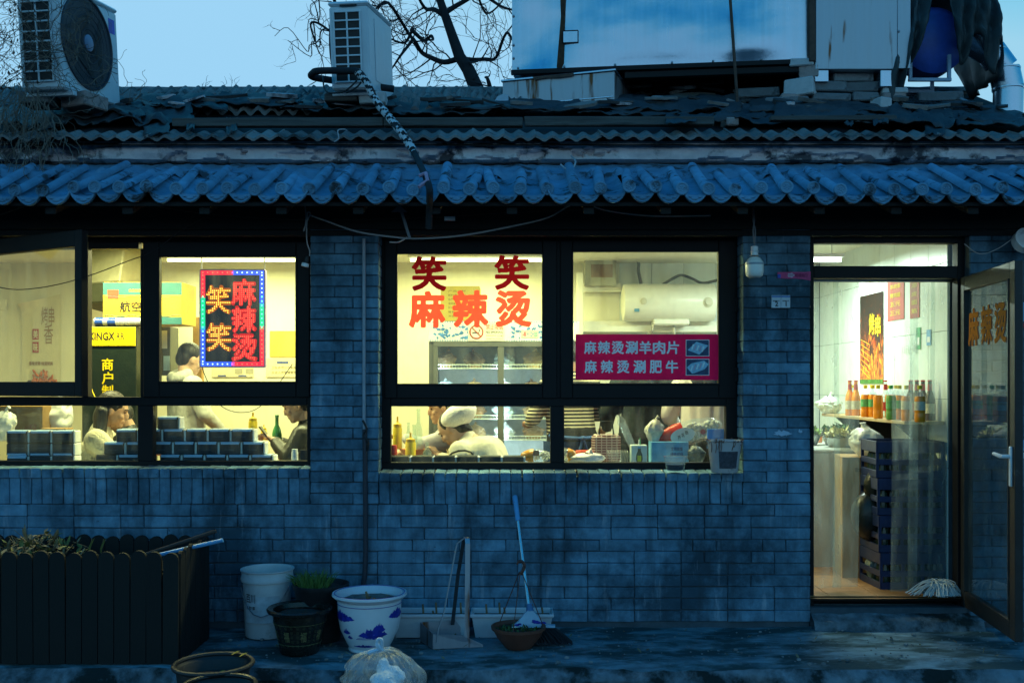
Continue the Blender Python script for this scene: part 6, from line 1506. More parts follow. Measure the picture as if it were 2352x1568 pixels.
bottle('red_can', 'red drink can at the left edge of the middle window', 'can', P(902,1060,.42), [(.001,0),(.028,0),(.030,.006),(.030,.10),(.026,.11),(.026,.112),(.001,.11)], mat('red_can_paint', (.45,.02,.015), .3, var=.25, scale=30))
bottle('soy_bottle', 'dark soy bottle with red cap behind the serving hand', 'bottle', P(973,1046,.80), [(.001,0),(.028,0),(.028,.05),(.022,.065),(.014,.07),(.014,.08)], mat('dark_soy', (.03,.012,.006), .2), [(.016,.08),(.016,.10),(.001,.10)], mat('dark_red_cap', (.25,.02,.02), .4))
T = thing('soup_bowl', 'orange noodle bowl behind the mustard bottle', 'bowl', P(948,1052,.70)); part('bowl', MB().lathe([(.001,0),(.045,0),(.05,.008),(.095,.062),(.100,.066),(.092,.064),(.045,.014)], 26), mat('orange_bowl', (.55,.16,.02), .35), T, True); part('soup', MB().lathe([(.078,.048),(.001,.05)], 20), mat('soup_red', (.30,.06,.01), .3, var=.6, scale=30), T)
# food packs right half
def fishballs(name, label, c, L, hh, rings, m_pack, seed, tilt=0, rz=0, printt=None):
    T = thing(name, label, 'food bag', c, (0,tilt,rz)); rg = random.Random(seed)
    def skin(u, v):
        a = 6.2832*v; e = math.sin(math.pi*min(1,max(0,u)))**.45; return Vector((-L/2+L*u, .055*e*math.cos(a)*(1+.1*fbm(u*6,v*4,seed)), hh*.5+hh*.5*e*math.sin(a)*(1+.12*fbm(u*7,v*5,seed+1))))
    part('printed_end', MB().grid(lambda u, v: skin(u*.42, v), 14, 18), m_pack, T, True); part('clear_end', MB().grid(lambda u, v: skin(.42+.58*u, v), 14, 18), M_clear, T, True)
    bm = MB()
    for k in range(rings):
        u = rg.uniform(.46,.94); e = math.sin(math.pi*u)**.45; a = rg.uniform(0,6.28); rr_ = rg.random()**.5*.75
        bm.ell((-L/2+L*u, .045*e*rr_*math.cos(a), hh*.5+hh*.42*e*rr_*math.sin(a)), hh*.085, 7, 5)
    part('fish_balls', bm, mat('fish_ball', (.68,.64,.55), .5), T, True, kind='stuff')
    if printt: printt(T)
    return T
M_orpack = mat('orange_foil_pack', (.60,.25,.02), .25, var=.45, scale=9, bump=.5, bscale=18); M_redpack = mat('red_foil_pack', (.55,.03,.02), .25, var=.35, scale=8, bump=.5, bscale=16)
fishballs('fish_ball_bag', 'orange bag of fish balls left of the mullion', P(1231,1062,.33), SZ(72,.33), SZ(32,.33), 70, M_orpack, 1, printt=lambda T: part('brand_mark', MB().box(-.02,.02,-.062,-.058,.05,.085), mat('brown_mark', (.16,.06,.03), .5), T))
fishballs('fish_ball_bag', 'orange bag end of fish balls right of the mullion', P(1300,1062,.35), SZ(50,.35), SZ(34,.35), 30, M_orpack, 2, rz=R(180))
def bigprint(T):
    part('white_oval', MB().grid(lambda u, v: Vector(((-.055+.085*v*math.cos(6.2832*u)), -.060-.006*(1-v), .085+.050*v*math.sin(6.2832*u))), 24, 3), M_twhite, T)
    for i, ch in enumerate('开花肠'): part('character', textmb(ch, .020, .026, .01, c=(-.055+.028*(i-1), -.069, .088+.01*(i-1))), M_ink, T)
    part('round_seal', MB().lathe([(.018,0),(.001,.001)], 20).xf(Matrix.Translation((.085,-.06,.075)) @ Matrix.Rotation(math.pi/2,4,'X')), mat('seal_pink_red', (.55,.10,.10), .5), T)
fishballs('sausage_bag', 'large red and white bag of frozen balls lying on the boxes', P(1588,1022,.50), SZ(165,.50), SZ(58,.50), 120, M_redpack, 3, R(-14), R(4), bigprint)
T = thing('red_lid_tub', 'white tub with red lid behind the white bags', 'tub', P(1342,1062,.46)); part('tub', MB().lathe([(.001,0),(.055,0),(.058,.05)], 24), M_twhite, T, True); part('lid', MB().lathe([(.060,.05),(.063,.052),(.063,.075),(.058,.082),(.001,.083)], 26), mat('red_lid', (.55,.05,.02), .4), T, True)
bagblob('white_bag', 'clear white bag of meat slices below the red lid tub', P(1348,1064,.33), (.13,.05,.035), mat('milky_bag', (.70,.62,.60), .3, var=.25, scale=14, bump=.5, bscale=20), seed=5, n=8)
T, w, h = box3('straw_box', 'white card box with a printed green bottle', 'box', 1450, 1487, 1022, 1066, .30, .09, mat('pale_card', (.55,.62,.60), .5))
part('bottle_print', MB().prism([(-.018,.012),(.018,.012),(.022,.03),(.020,.06),(.010,.085),(.010,.10),(-.010,.10),(-.010,.085),(-.020,.06),(-.022,.03)], .0008, 'y', (0,-.0015,.004)), mat('olive_dark_print', (.03,.05,.03), .5), T); part('label_print', MB().box(-.013,.013,-.0026,-.0018,.02,.058), mat('yellow_green_print', (.45,.48,.03), .5), T); part('cap_print', MB().box(-.009,.009,-.0026,-.0018,.105,.116), mat('sky_print', (.12,.35,.65), .5), T)
for k, (dx_, m, L) in enumerate([(.02,mat('green_straw', (.05,.35,.12), .4),.17),(-.005,M_twhite,.16)]): part('straw', MB().tube([(dx_,.04,.02),(dx_-.01+.02*k,.05,L)], .004, 5), m, T)
T, w, h = box3('blue_box', 'blue printed carton with a paper cup in front', 'box', 1496, 1582, 1014, 1066, .38, .14, mat('blue_carton', (.12,.36,.62), .6, var=.3, scale=12, dirt=(9,.62,.06), dirtcol=(.03,.05,.10)))
part('lettering', textmb('文明就餐', w*.32, h*.17, .01, c=(w*.18,-.002,h*.68)), mat('navy_print', (.03,.06,.20), .6), T); part('lettering', textmb('绿色环保', w*.34, h*.17, .01, c=(w*.18,-.002,h*.44)), MATS['navy_print'], T)
T = thing('cup_sleeve', 'tall clear sleeve of plastic cups leaning over the straw box', 'cup sleeve', P(1455,1030,.42), (0,R(-24),0)); 
for k in range(6): part('cup', MB().lathe([(.018,.01+.03*k),(.024,.04+.03*k),(.025,.042+.03*k)], 14), M_clear, T, True)
part('wrap', MB().lathe([(.024,.0),(.028,.2),(.014,.235),(.024,.25)], 14), M_clear, T, True)
bagblob('clear_bag', 'crumpled clear bag with a yellow end between the straw box and red bag', P(1502,1012,.46), (.06,.04,.07), mat('crumpled_clear', (.62,.62,.55), .15, var=.4, scale=25, bump=.6, bscale=30), seed=8)
solo('blue_card', MB().cbox(-.056,.056,0,.01,0,.13,.002), mat('bright_blue_card', (.06,.28,.75), .5, var=.06), 'bright blue card standing above the stained bucket', 'card', P(1644,1030,.29))
bagblob('dark_bag', 'dark grey plastic bag behind the stained bucket', P(1600,1062,.36), (.06,.05,.055), mat('dark_plastic', (.05,.07,.08), .3, bump=.5), seed=9)
for k in range(9):
    solo('bowl_lid', MB().lathe([(.055,.0),(.058,.003),(.058,.006),(.001,.008)], 20), M_clear, '%s clear bowl lid from the left, standing in the low stack by the straw box' % (ORD+['eighth','ninth'])[k], 'bowl lid', P(1398+5.6*k,1052,.36), (0,R(78),0), smooth=True, group='clear bowl lids standing in a row')
# ================================================================ FRIDGE
fy = 1.72; a, b = P(985,1260,fy), P(1330,738,fy); w, h = b.x-a.x, b.z-FZ
FR = thing('display_fridge', 'upright glass door fridge with blue flower header and food bags', 'fridge', ((a.x+b.x)/2, fy, FZ))
M_fgrey = mat('fridge_grey', (.10,.11,.10), .4, var=.1); M_fin = mat('fridge_inside', (.50,.56,.56), .4)
part('cabinet', MB().box(-w/2,w/2,.60,.64,0,h).box(-w/2,-w/2+.04,0,.60,0,h).box(w/2-.04,w/2,0,.60,0,h).box(-w/2+.04,w/2-.04,0,.60,h-.05,h-.0005).box(-w/2+.04,w/2-.04,0,.60,0.001,.15), M_fgrey, FR); part('liner', MB().box(-w/2+.042,w/2-.042,.57,.595,.15,h-.05), M_fin, FR)
hz0 = P(0,785,fy).z-FZ
part('header', MB().cbox(-w/2,w/2,-.03,-.001,hz0,h,.004), mat('header_white', (.72,.76,.72), .4), FR)
fb = MB(); rg = random.Random(5)
for k in range(95):
    x_ = rg.choice((rg.uniform(-w*.47,-w*.15), rg.uniform(w*.02,w*.45))); z_ = hz0+.03+rg.random()*(h-hz0-.06); fb.add([(x_+.016*rg.random()*math.cos(q*1.047+k)+.012*math.cos(q*1.047), -.0306-.00005*k, z_+.010*math.sin(q*1.047)*(1+.5*rg.random())) for q in range(6)], [(0,1,2,3,4,5)])
part('flower_print', fb, mat('blue_flower', (.05,.20,.50), .5, var=.5, scale=40), FR, kind='stuff')
for z_ in (hz0+.006, h-.012): 
    dm = MB()
    for k in range(60): dm.box(-w/2+.01+k*(w-.02)/60, -w/2+.01+k*(w-.02)/60+.009, -.0318, -.0306, z_, z_+.009)
    part('dot_border', dm, MATS['blue_flower'], FR, kind='stuff')
for x0, x1 in ((-w/2+.04,-w/2+.075),(-.05,.0),(w/2-.075,w/2-.04)): part('door_stile', MB().cbox(x0,x1,-.03,.0,.151,hz0-.04,.003), M_fgrey, FR)
part('door_rail', MB().cbox(-w/2+.04,w/2-.04,-.032,.0,hz0-.04,hz0-.002,.003), M_fgrey, FR)
part('door_pane', MB().box(-w/2+.07,w/2-.07,-.018,-.014,.151,hz0-.04), M_glass, FR)
shz = [P(0,py,fy+.05).z-FZ for py in (846, 908, 962, 1010)]
M_rack = mat('white_rack_wire', (.70,.74,.72), .4); bagms = [mat('bag_white', (.68,.72,.70), .3, bump=.6, bscale=20), mat('bag_tan', (.50,.34,.18), .4, var=.4, bump=.5), mat('bag_paleblue', (.48,.62,.66), .3, var=.25, bump=.6, bscale=20), mat('bag_brown', (.28,.17,.09), .4, var=.4, bump=.5)]
for k, z_ in enumerate(shz):
    m = MB().tube([(-w/2+.06,.04,z_),(w/2-.06,.04,z_)], .005, 5).tube([(-w/2+.06,.04,z_+.03),(w/2-.06,.04,z_+.03)], .004, 5)
    for q in range(46): x_ = -w/2+.07+q*(w-.14)/45; m.tube([(x_,.04,z_),(x_,.04,z_+.03)], .0025, 3)
    m.box(-w/2+.05,w/2-.05,.05,.55,z_-.003,z_)
    part('wire_shelf', m, M_rack, FR)
for xx, sg in ((-w/2+.085, -1), (-.035, 1), (w/2-.085, 1)):
    li = bpy.data.lights.new('fridge_light', 'AREA'); li.shape = 'RECTANGLE'; li.size = .03; li.size_y = 1.3; li.energy = 5.5; li.color = (.74,.93,1.0)
    lo = bpy.data.objects.new('fridge_light', li); COL.objects.link(lo); lo.parent = FR; lo.location = (xx, .006, .85); lo.rotation_euler = (R(90), 0, 0)
row = 0
NAMES = [['tan noodle bag','white block bag','grey bag','white knotted bag','pale wrapped bag'],['clear handled bag','brown paste bag','white carrier bag','pale blue bag','white round bag'],['pale frosted bag','tan dumpling bag','white ball bag','blue striped bag','plain white bag'],['pale tray bag','clear tray bag','white tray bag','blue tray bag','frosted tray bag']]
for k, z_ in enumerate(shz):
    for q in range(5):
        x_ = -w*.40 + q*w*.2; m_ = bagms[(k*2+q*3+ (1 if k == 0 and q == 0 else 0)) % 4]
        bagblob('food_bag', '%s on the %s fridge shelf' % (NAMES[k][q], ('top','second','third','lowest visible')[k]), Vector((a.x+b.x)*.5 * Vector((1,0,0))) + Vector((x_, fy+.17, FZ+z_+.004)), (.085,.06,.055 if k else .065), m_, 7, 40+k*5+q, .014)
NS = thing('no_smoking_sign', 'no smoking sign on the fridge header', 'sign', P(1117,762,fy-.036)); w2, h2 = SZ(84,fy), SZ(42,fy)
part('card', MB().cbox(-w2/2,w2/2,0,.003,-h2/2,h2/2,.001), mat('pale_card_sign', (.70,.70,.58), .5), NS); M_sr = mat('sign_red_brown', (.42,.08,.04), .5)
part('ring', MB().tube([(-w2*.27+.052*math.cos(6.2832*i/30), -.002, .052*math.sin(6.2832*i/30)) for i in range(31)], .006, 5, cap=False).tube([(-w2*.27-.035,-.004,.036),(-w2*.27+.035,-.004,-.036)], .005, 5), M_sr, NS); part('cigarette', MB().box(-w2*.27-.033,-w2*.27+.02,-.001,-.0004,-.012,-.002).tube([(-w2*.27+.02,-.0006,.0),(-w2*.27+.028,-.0006,.012),(-w2*.27+.018,-.0006,.022)], .003, 4), M_ink, NS)
part('lettering', textmb('禁止吸烟', w2*.46, h2*.30, .01, c=(w2*.22,-.0006,h2*.26)), M_sr, NS); part('lettering', textmb('NO SMOKING', w2*.46, h2*.12, .02, c=(w2*.22,-.0006,-h2*.02)), M_ink, NS); part('lettering', textmb('举报投诉电话', w2*.28, h2*.10, 0, c=(w2*.13,-.0006,-h2*.20)), M_sr, NS); part('lettering', textmb('12345', w2*.16, h2*.12, 0, c=(w2*.38,-.0006,-h2*.22)), M_ink, NS); part('lettering', textmb('北京市西城区爱国卫生运动委员会', w2*.46, h2*.08, 0, c=(w2*.22,-.0006,-h2*.38)), M_ink, NS)
TD = thing('temperature_display', 'small fridge thermostat with red and green digits', 'display', P(1217,767,fy-.036)); part('face', MB().cbox(-.07,.07,0,.006,-.03,.03,.006), mat('thermostat_grey', (.45,.46,.44), .4), TD); part('red_digits', textmb('-8', .026, .03, .02, c=(-.045,-.002,0)), emat('digit_red', (1,.08,.04), 3), TD); part('green_digits', textmb('23', .024, .03, .02, c=(.047,-.002,-.002)), emat('digit_green', (.1,1,.2), 1.5), TD)
for q, (x_, z_) in enumerate(((-.015,.0),(.01,.012),(.01,-.014),(.024,.0))): part('button', MB().ell((x_,-.001,z_), (.005,.002,.005), 8, 4), MATS['blue_flower'], TD, True)
T, w3, h3 = box3('yellow_carton', 'yellow carton with small print on top of the fridge', 'carton', 1012, 1102, 657, 737, fy+.1, .3, mat('yellow_carton_old', (.50,.40,.06), .7, var=.1))
for q in range(7): part('fine_print', textmb(('产品名称','配料表水食盐','生产日期见封口','保质期十二个月','贮存条件阴凉','营养成分表','净含量5千克')[q], w3*.45, h3*.055, 0, c=(-w3*.08,-.001,h3*(.86-.12*q))), M_brownink, T)
# ================================================================ KITCHEN END
M_heat = mat('heater_enamel', (.80,.80,.66), .3, var=.04, bump=.02)
HT = thing('water_heater', 'cream cylindrical water heater on the tiled wall', 'water heater', P(1535,695,BY-.22)); L, r = SZ(207,BY-.22), SZ(43,BY-.22)
part('tank', MB().lathe([(.001,-L/2-.015),(r*.7,-L/2-.012),(r*.96,-L/2),(r,-L/2+.03),(r,L/2-.03),(r*.96,L/2),(r*.7,L/2+.012),(.001,L/2+.015)], 40).xf(Matrix.Rotation(math.pi/2,4,'Y')), M_heat, HT, True)
part('base_cover', MB().cbox(-L*.18,L*.22,-.08,.08,-r-.035,-r+.02,.012), M_heat, HT)
part('gauge', MB().lathe([(.030,0),(.030,.012),(.024,.014),(.001,.013)], 20).xf(Matrix.Translation((-L*.30,-r*.98,.0)) @ Matrix.Rotation(math.pi/2,4,'X')), mat('gauge_ring', (.55,.52,.36), .4), HT, True)
part('dial', MB().lathe([(.045,-.01),(.045,.008),(.026,.012),(.026,.03),(.001,.03)], 22).xf(Matrix.Translation((L*.40,-r*.96,-.01)) @ Matrix.Rotation(math.pi/2,4,'X')), MATS['gauge_ring'], HT, True)
part('energy_label', MB().box(-L*.40,-L*.345,-r*.92,-r*.90,-r*.55,-r*.25), mat('energy_blue', (.08,.25,.35), .5), HT)
for k, pts in enumerate(([P(1500,745,BY-.2),P(1498,760,BY-.2),P(1480,775,BY-.15),P(1455,780,BY-.1)],[P(1548,742,BY-.2),P(1550,790,BY-.2),P(1548,840,BY-.15)])): solo('water_pipe', MB().tube(spline(pts,6), .012, 8), mat('steel_pipe', (.4,.4,.36), .3, .8), ['curved water pipe under the heater','straight water pipe under the heater'][k], 'pipe', pts[0], world=True, smooth=True)
M_hose = mat('dark_grey_hose', (.07,.075,.07), .6)
solo('vent_hose', MB().tube(spline([P(1440,585,BY-.1),P(1465,600,BY-.08),P(1466,620,BY-.06),P(1472,650,BY-.06),P(1478,680,BY-.03)],6), .016, 8), M_hose, 'grey hose dropping from the ceiling left of the heater', 'hose', P(1478,680,BY-.03), world=True, smooth=True)
solo('vent_hose', MB().tube(spline([P(1520,655,BY-.1),P(1545,640,BY-.1),P(1565,632,BY-.1),P(1590,640,BY-.1),P(1615,650,BY-.1),P(1655,642,BY-.1),P(1720,630,BY-.1)],6), .013, 8), M_hose, 'wavy grey hose lying over the water heater', 'hose', P(1520,655,BY-.1), world=True, smooth=True)
T, w, h = box3('meter_box', 'grey meter box with a brown window near the kitchen ceiling', 'meter box', 1343, 1416, 588, 656, BY-.2, .19, mat('meter_grey', (.32,.32,.22), .5)); flat(T, -w*.3, w*.38, h*.28, h*.72, mat('brown_window', (.18,.10,.02), .4), 'window')
solo('cable_duct', MB().cbox(-.03,.03,0,.05,0,1.1,.003), M_heat, 'white upright cable duct left of the meter box', 'duct', P(1332,905,BY-.25)); solo('wall_rail', MB().cbox(-.19,.19,0,.04,0,.08,.003), M_heat, 'white wall rail below the meter box', 'rail', P(1380,670,BY-.1))
solo('kitchen_ledge', MB().cbox(-.7,.7,0,.10,0,.10,.003), M_heat, 'pale ledge on the kitchen wall under the water heater', 'ledge', P(1480,762,BY-.13))
# ================================================================ DOORWAY ROOM
SX = IX1
SH = thing('wall_shelf', 'long wall shelf of drinks inside the doorway', 'shelf', (SX-.13, 1.1, 1.285))
part('board', MB().cbox(-.14,.125,-.82,.93,-.022,0,.003), mat('shelf_board', (.42,.30,.14), .5), SH); 
for yy in (-.55, .1, .7): part('bracket', MB().prism([(-.10,-.022),(.124,-.022),(.124,-.22)], .02, 'y', (0,yy,0)), M_frame, SH)
M_orj = mat('orange_juice', (.75,.24,.01), .2, var=.1, bump=0, spec=.5); M_ycap = mat('yellow_cap', (.70,.55,.02), .4); M_rcap = mat('red_cap', (.5,.03,.02), .4); M_grt = mat('green_tea', (.12,.30,.06), .2, var=.1, bump=0); M_gcap = mat('green_cap2', (.05,.40,.10), .4); M_cola = mat('cola_dark', (.04,.012,.008), .15)
M_lab1 = mat('drink_label_pale', (.55,.50,.36), .5, var=.4, scale=50); M_lab2 = mat('drink_label_green', (.10,.35,.12), .5, var=.5, scale=40); M_lab3 = mat('drink_label_red', (.45,.05,.05), .5, var=.6, scale=40)
def pet(label, x, y, liquid, capm, labm, h=.235, r=.033):
    T = thing('drink_bottle', label, 'drink bottle', (x, y, 1.2855), group='drink bottles on the shelf')
    part('body', MB().lathe([(.001,0),(r*.9,0),(r,.008),(r,h*.22),(r*.93,h*.25),(r,h*.28),(r,h*.62),(r*.86,h*.70)], 18), liquid, T, True)
    part('shoulder', MB().lathe([(r*.86,h*.70),(r*.45,h*.84),(r*.36,h*.87),(r*.36,h*.90)], 18), M_clear, T, True)
    part('cap', MB().lathe([(r*.42,h*.895),(r*.44,h*.91),(r*.44,h),(.001,h+.001)], 16), capm, T, True)
    if labm: part('label', MB().lathe([(r+.0006,h*.32),(r+.0006,h*.56)], 18), labm, T, True)
def glassb(label, x, y, liquid, capm, labm, h=.27, r=.034):
    T = thing('drink_bottle', label, 'drink bottle', (x, y, 1.2855), group='drink bottles on the shelf')
    part('body', MB().lathe([(.001,0),(r*.95,0),(r,.008),(r,h*.50),(r*.75,h*.62),(r*.42,h*.74),(r*.36,h*.97)], 18), liquid, T, True); part('cap', MB().lathe([(r*.42,h*.965),(r*.44,h),(.001,h+.002)], 14), capm, T, True)
    part('label', MB().lathe([(r+.0006,h*.18),(r+.0006,h*.42)], 18), labm, T, True); part('neck_label', MB().lathe([(r*.44+.001,h*.74),(r*.40,h*.90)], 14), M_lab3, T, True)
def spos(px, x):                              # shelf depth at which a bottle in row x shows at px
    return x*F/(px-CX) - D
RB = [(1952,2.62,'g',M_orj,M_rcap,M_lab1,'orange glass bottle, leftmost on the shelf'),(1966,2.655,'g',M_orj,M_rcap,M_lab1,'orange glass bottle with a pale label, second from the left end'),(1957,2.74,'p',M_orj,M_ycap,None,'yellow capped juice bottle behind the leftmost glass bottle'),(1988,2.62,'p',M_orj,M_ycap,M_lab2,'yellow capped juice bottle with a dark green label'),(2003,2.73,'p',M_cola,M_ycap,M_lab2,'dark bottle with yellow cap in the back row'),(2017,2.60,'p',M_orj,M_ycap,None,'plain orange juice bottle left of the green tea'),(2005,2.66,'p',M_orj,M_ycap,M_lab2,'labelled juice bottle behind the plain juice bottle'),(2034,2.72,'g',M_cglass,M_rcap,M_lab3,'clear glass bottle with a red striped neck'),(2047,2.60,'p',M_grt,M_gcap,M_lab2,'green tea bottle in front, middle of the shelf'),(2043,2.76,'p',M_orj,M_ycap,None,'juice bottle in the back behind the green tea'),(2066,2.68,'p',M_orj,M_ycap,M_lab2,'juice bottle just right of the green tea'),(2058,2.74,'p',M_orj,M_ycap,None,'juice bottle in the back row right of the striped neck bottle'),(2082,2.61,'p',M_orj,M_ycap,M_lab1,'juice bottle second from the right in the front row'),(2113,2.62,'p',M_orj,M_ycap,M_lab1,'juice bottle at the right end of the front row'),(2092,2.76,'g',M_cola,M_rcap,M_lab3,'dark cola bottle behind the right end, left one'),(2106,2.77,'g',M_cola,M_rcap,M_lab3,'dark cola bottle behind the right end, middle one'),(2120,2.78,'g',M_cola,M_rcap,M_lab3,'dark cola bottle behind the right end, right one'),(2136,2.79,'g',M_cola,M_rcap,M_lab1,'dark cola bottle last on the right, with a pale paper')]
for px, x, k, liq, cp, lb_, lab in RB: (pet if k == 'p' else glassb)(lab, x, spos(px, x), liq, cp, lb_)
bagblob('white_bag', 'clear bag of cups at the far left end of the shelf', (2.62,1.95,1.286), (.10,.10,.07), mat('pale_green_bag', (.60,.68,.60), .3, bump=.5), seed=12)
# poster of skewers on the side wall
def sidepos(px, py):                          # point of the side wall seen at (px,py)
    y = SX*F/(px-CX) - D; return Vector((SX-.003, y, PZ(py, y)))
pA, pB = sidepos(1977,880), sidepos(2030,880); y0, y1 = pB.y, pA.y; zt_, zb_ = 2.24, 1.53
PT = thing('skewer_poster', 'tall poster of glowing meat skewers on the side wall', 'poster', (SX-.002, (y0+y1)/2, zb_)); wy, hz_ = (y1-y0), zt_-zb_
m, n, l, out = newmat('skewer_print'); bsdf = N(n, 'ShaderNodeBsdfPrincipled'); l.new(bsdf.outputs[0], out.inputs[0]); co = coordnode(n)
mp = N(n, 'ShaderNodeMapping'); mp.inputs['Scale'].default_value = (1,9,5); mp.inputs['Rotation'].default_value = (R(35),0,0); l.new(co, mp.inputs[0]); nz = N(n, 'ShaderNodeTexNoise'); nz.inputs['Scale'].default_value = 2.6; nz.inputs['Detail'].default_value = 5; nz.inputs['Distortion'].default_value = 1.2; l.new(mp.outputs[0], nz.inputs[0])
sepx = N(n, 'ShaderNodeSeparateXYZ'); l.new(co, sepx.inputs[0]); ad = N(n, 'ShaderNodeMath', operation='MULTIPLY_ADD'); l.new(sepx.outputs[2], ad.inputs[0]); ad.inputs[1].default_value = -.62; ad.inputs[2].default_value = .12; ad2 = N(n, 'ShaderNodeMath', operation='ADD'); l.new(nz.outputs[0], ad2.inputs[0]); l.new(ad.outputs[0], ad2.inputs[1])
rp = rampnode(n, [(.30,(.012,.006,.004)),(.44,(.10,.02,.005)),(.54,(.48,.10,.01)),(.64,(.75,.30,.02)),(.74,(.35,.05,.01))]); l.new(ad2.outputs[0], rp.inputs[0]); l.new(rp.outputs[0], bsdf.inputs['Base Color']); bsdf.inputs['Roughness'].default_value = .4
part('sheet', MB().box(-.004,0,-wy/2,wy/2,0,hz_), m, PT)
rg = random.Random(2)
for k in range(26):
    yy, zz = rg.uniform(-wy*.42,wy*.42), rg.uniform(.03,.34); part('meat_print', MB().ell((-.0045,yy,zz), (.0015,.035,.014), 8, 4, rot=Euler((rg.uniform(.3,1.6),0,0))), mat(('meat_a','meat_b','meat_c')[k%3], ((.50,.12,.01),(.70,.32,.03),(.30,.04,.01))[k%3], .4, var=.5, scale=60), PT)
for k in range(7): part('skewer_print', MB().tube([(-.0062,wy*.45,.12+.04*k),(-.0062,wy*.05,.04+.045*k)], .0025, 4), mat('skewer_yellow', (.65,.40,.03), .5), PT)
for i, ch in enumerate('烤串'): part('character', textmb(ch, .11, .16, .02, c=(-.006,-.13*i-.02,.47-.02*i), ax=((0,-1,0),(0,0,1))), mat('poster_yellow', (.80,.62,.02), .5), PT)
part('leaf_print', MB().box(-.0050,-.0043,-wy/2,wy/2,0,.035), mat('poster_green', (.06,.18,.03), .6, var=.7, scale=30), PT)
for k, (a_, b_, t, d_, m, lab) in enumerate([(2040,2078,643,735,mat('red_paper', (.45,.09,.07), .6, var=.15),'wide red price sheet beside the skewer poster'),(2092,2113,641,730,MATS['red_paper'],'narrow red price strip right of the price sheet'),(2106,2116,752,802,mat('pay_green', (.08,.35,.15), .5),'green payment card on the side wall'),(2130,2140,757,793,mat('pay_blue', (.15,.35,.60), .5),'blue payment card on the side wall')]):
    p0, p1 = sidepos(a_,d_), sidepos(b_,d_); ym = (p0.y+p1.y)/2; zt2, zb2 = PZ(t,ym), PZ(d_,ym); wy2 = p0.y-p1.y
    T = thing('price_sheet' if k < 2 else 'payment_card', lab, 'sheet' if k < 2 else 'card', (SX-.002, ym, zb2)); part('sheet', MB().box(-.004,0,-wy2/2,wy2/2,0,zt2-zb2), m, T)
    if k < 2:
        for q in range(4): part('line', textmb(('羊肉串','烤鸡翅','五元','三元')[q] if k == 0 else '凉皮面筋'[q], wy2*.6, (zt2-zb2)*.12, .01, c=(-.0052,0,(zt2-zb2)*(.84-.22*q)), ax=((0,-1,0),(0,0,1))), MATS['poster_yellow'], T)
    else: part('white_square', MB().box(-.0052,-.0045,-wy2*.32,wy2*.32,(zt2-zb2)*.2,(zt2-zb2)*.55), M_twhite, T)
pw_ = sidepos(2100,830); T = thing('hand_written_price', 'faint handwritten price on the side wall tiles', 'writing', pw_); part('writing', textmb('15元一套', .26, .06, 0, c=(-.006,.06,.09), ax=((0,-1,0),(0,0,1))), mat('grey_marker', (.45,.46,.40), .7), T)
for k, (px, py, s, lab) in enumerate([(1952,815,.15,'upper white switch box left of the skewer poster'),(1955,832,.10,'lower white socket box left of the skewer poster'),(1930,828,.09,'small white socket box nearest the doorway edge')]):
    p = P(px, py, 2.55); T = thing('switch_box', lab, 'switch box', p); part('box', MB().cbox(-s/2,s/2,0,.05,-s/2,s/2,.006), M_twhite, T); part('rocker', MB().cbox(-s*.2,s*.2,-.006,-.0005,-s*.25,s*.1,.002), mat('rocker_grey', (.35,.36,.33), .4), T); T.location.y = BY-.06; T.location.x = PX(px,BY-.06); T.location.z = PZ(py,BY-.06)
# work top items at the left of the doorway
T, w, h = box3('chest_freezer', 'white chest freezer inside the doorway on the left', 'freezer', 1840, 1985, 1040, 1345, 1.05, .9, mat('freezer_white', (.62,.66,.62), .35, var=.06))
part('lid', MB().cbox(-w/2-.01,w/2+.012,-.014,.91,h+.001,h+.035,.012), MATS['freezer_white'], T)
M_steel = mat('brushed_steel', (.30,.31,.29), .3, .8); 
def basin(label, px, py, y, r, hh, m, foodm, fn, seed):
    T = thing('food_basin', label, 'basin', P(px,py,y)); part('basin', MB().lathe([(.001,0),(r*.72,0),(r,hh),(r+.008,hh+.002),(r-.004,hh-.002),(r*.7,.008)], 26), m, T, True)
    fm_ = MB(); rg = random.Random(seed)
    for k in range(fn): aa, rr_ = rg.uniform(0,6.28), r*.8*rg.random()**.5; leaf(fm_, Vector((rr_*math.cos(aa), rr_*math.sin(aa), hh*.8+.06*rg.random())), .04, .013, Vector((rg.uniform(-1,1),rg.uniform(-1,1),rg.uniform(-.2,1))), rg.uniform(-.5,.5))
    part('food', fm_, foodm, T, kind='stuff')
M_gveg = mat('dark_greens', (.03,.09,.02), .6, var=.6, scale=30); M_noo = mat('yellow_noodles', (.45,.40,.14), .5, var=.4, scale=40); M_carrot = mat('carrot_orange', (.60,.16,.02), .5, var=.3)
zfr = worldloc(T).z + h + .036
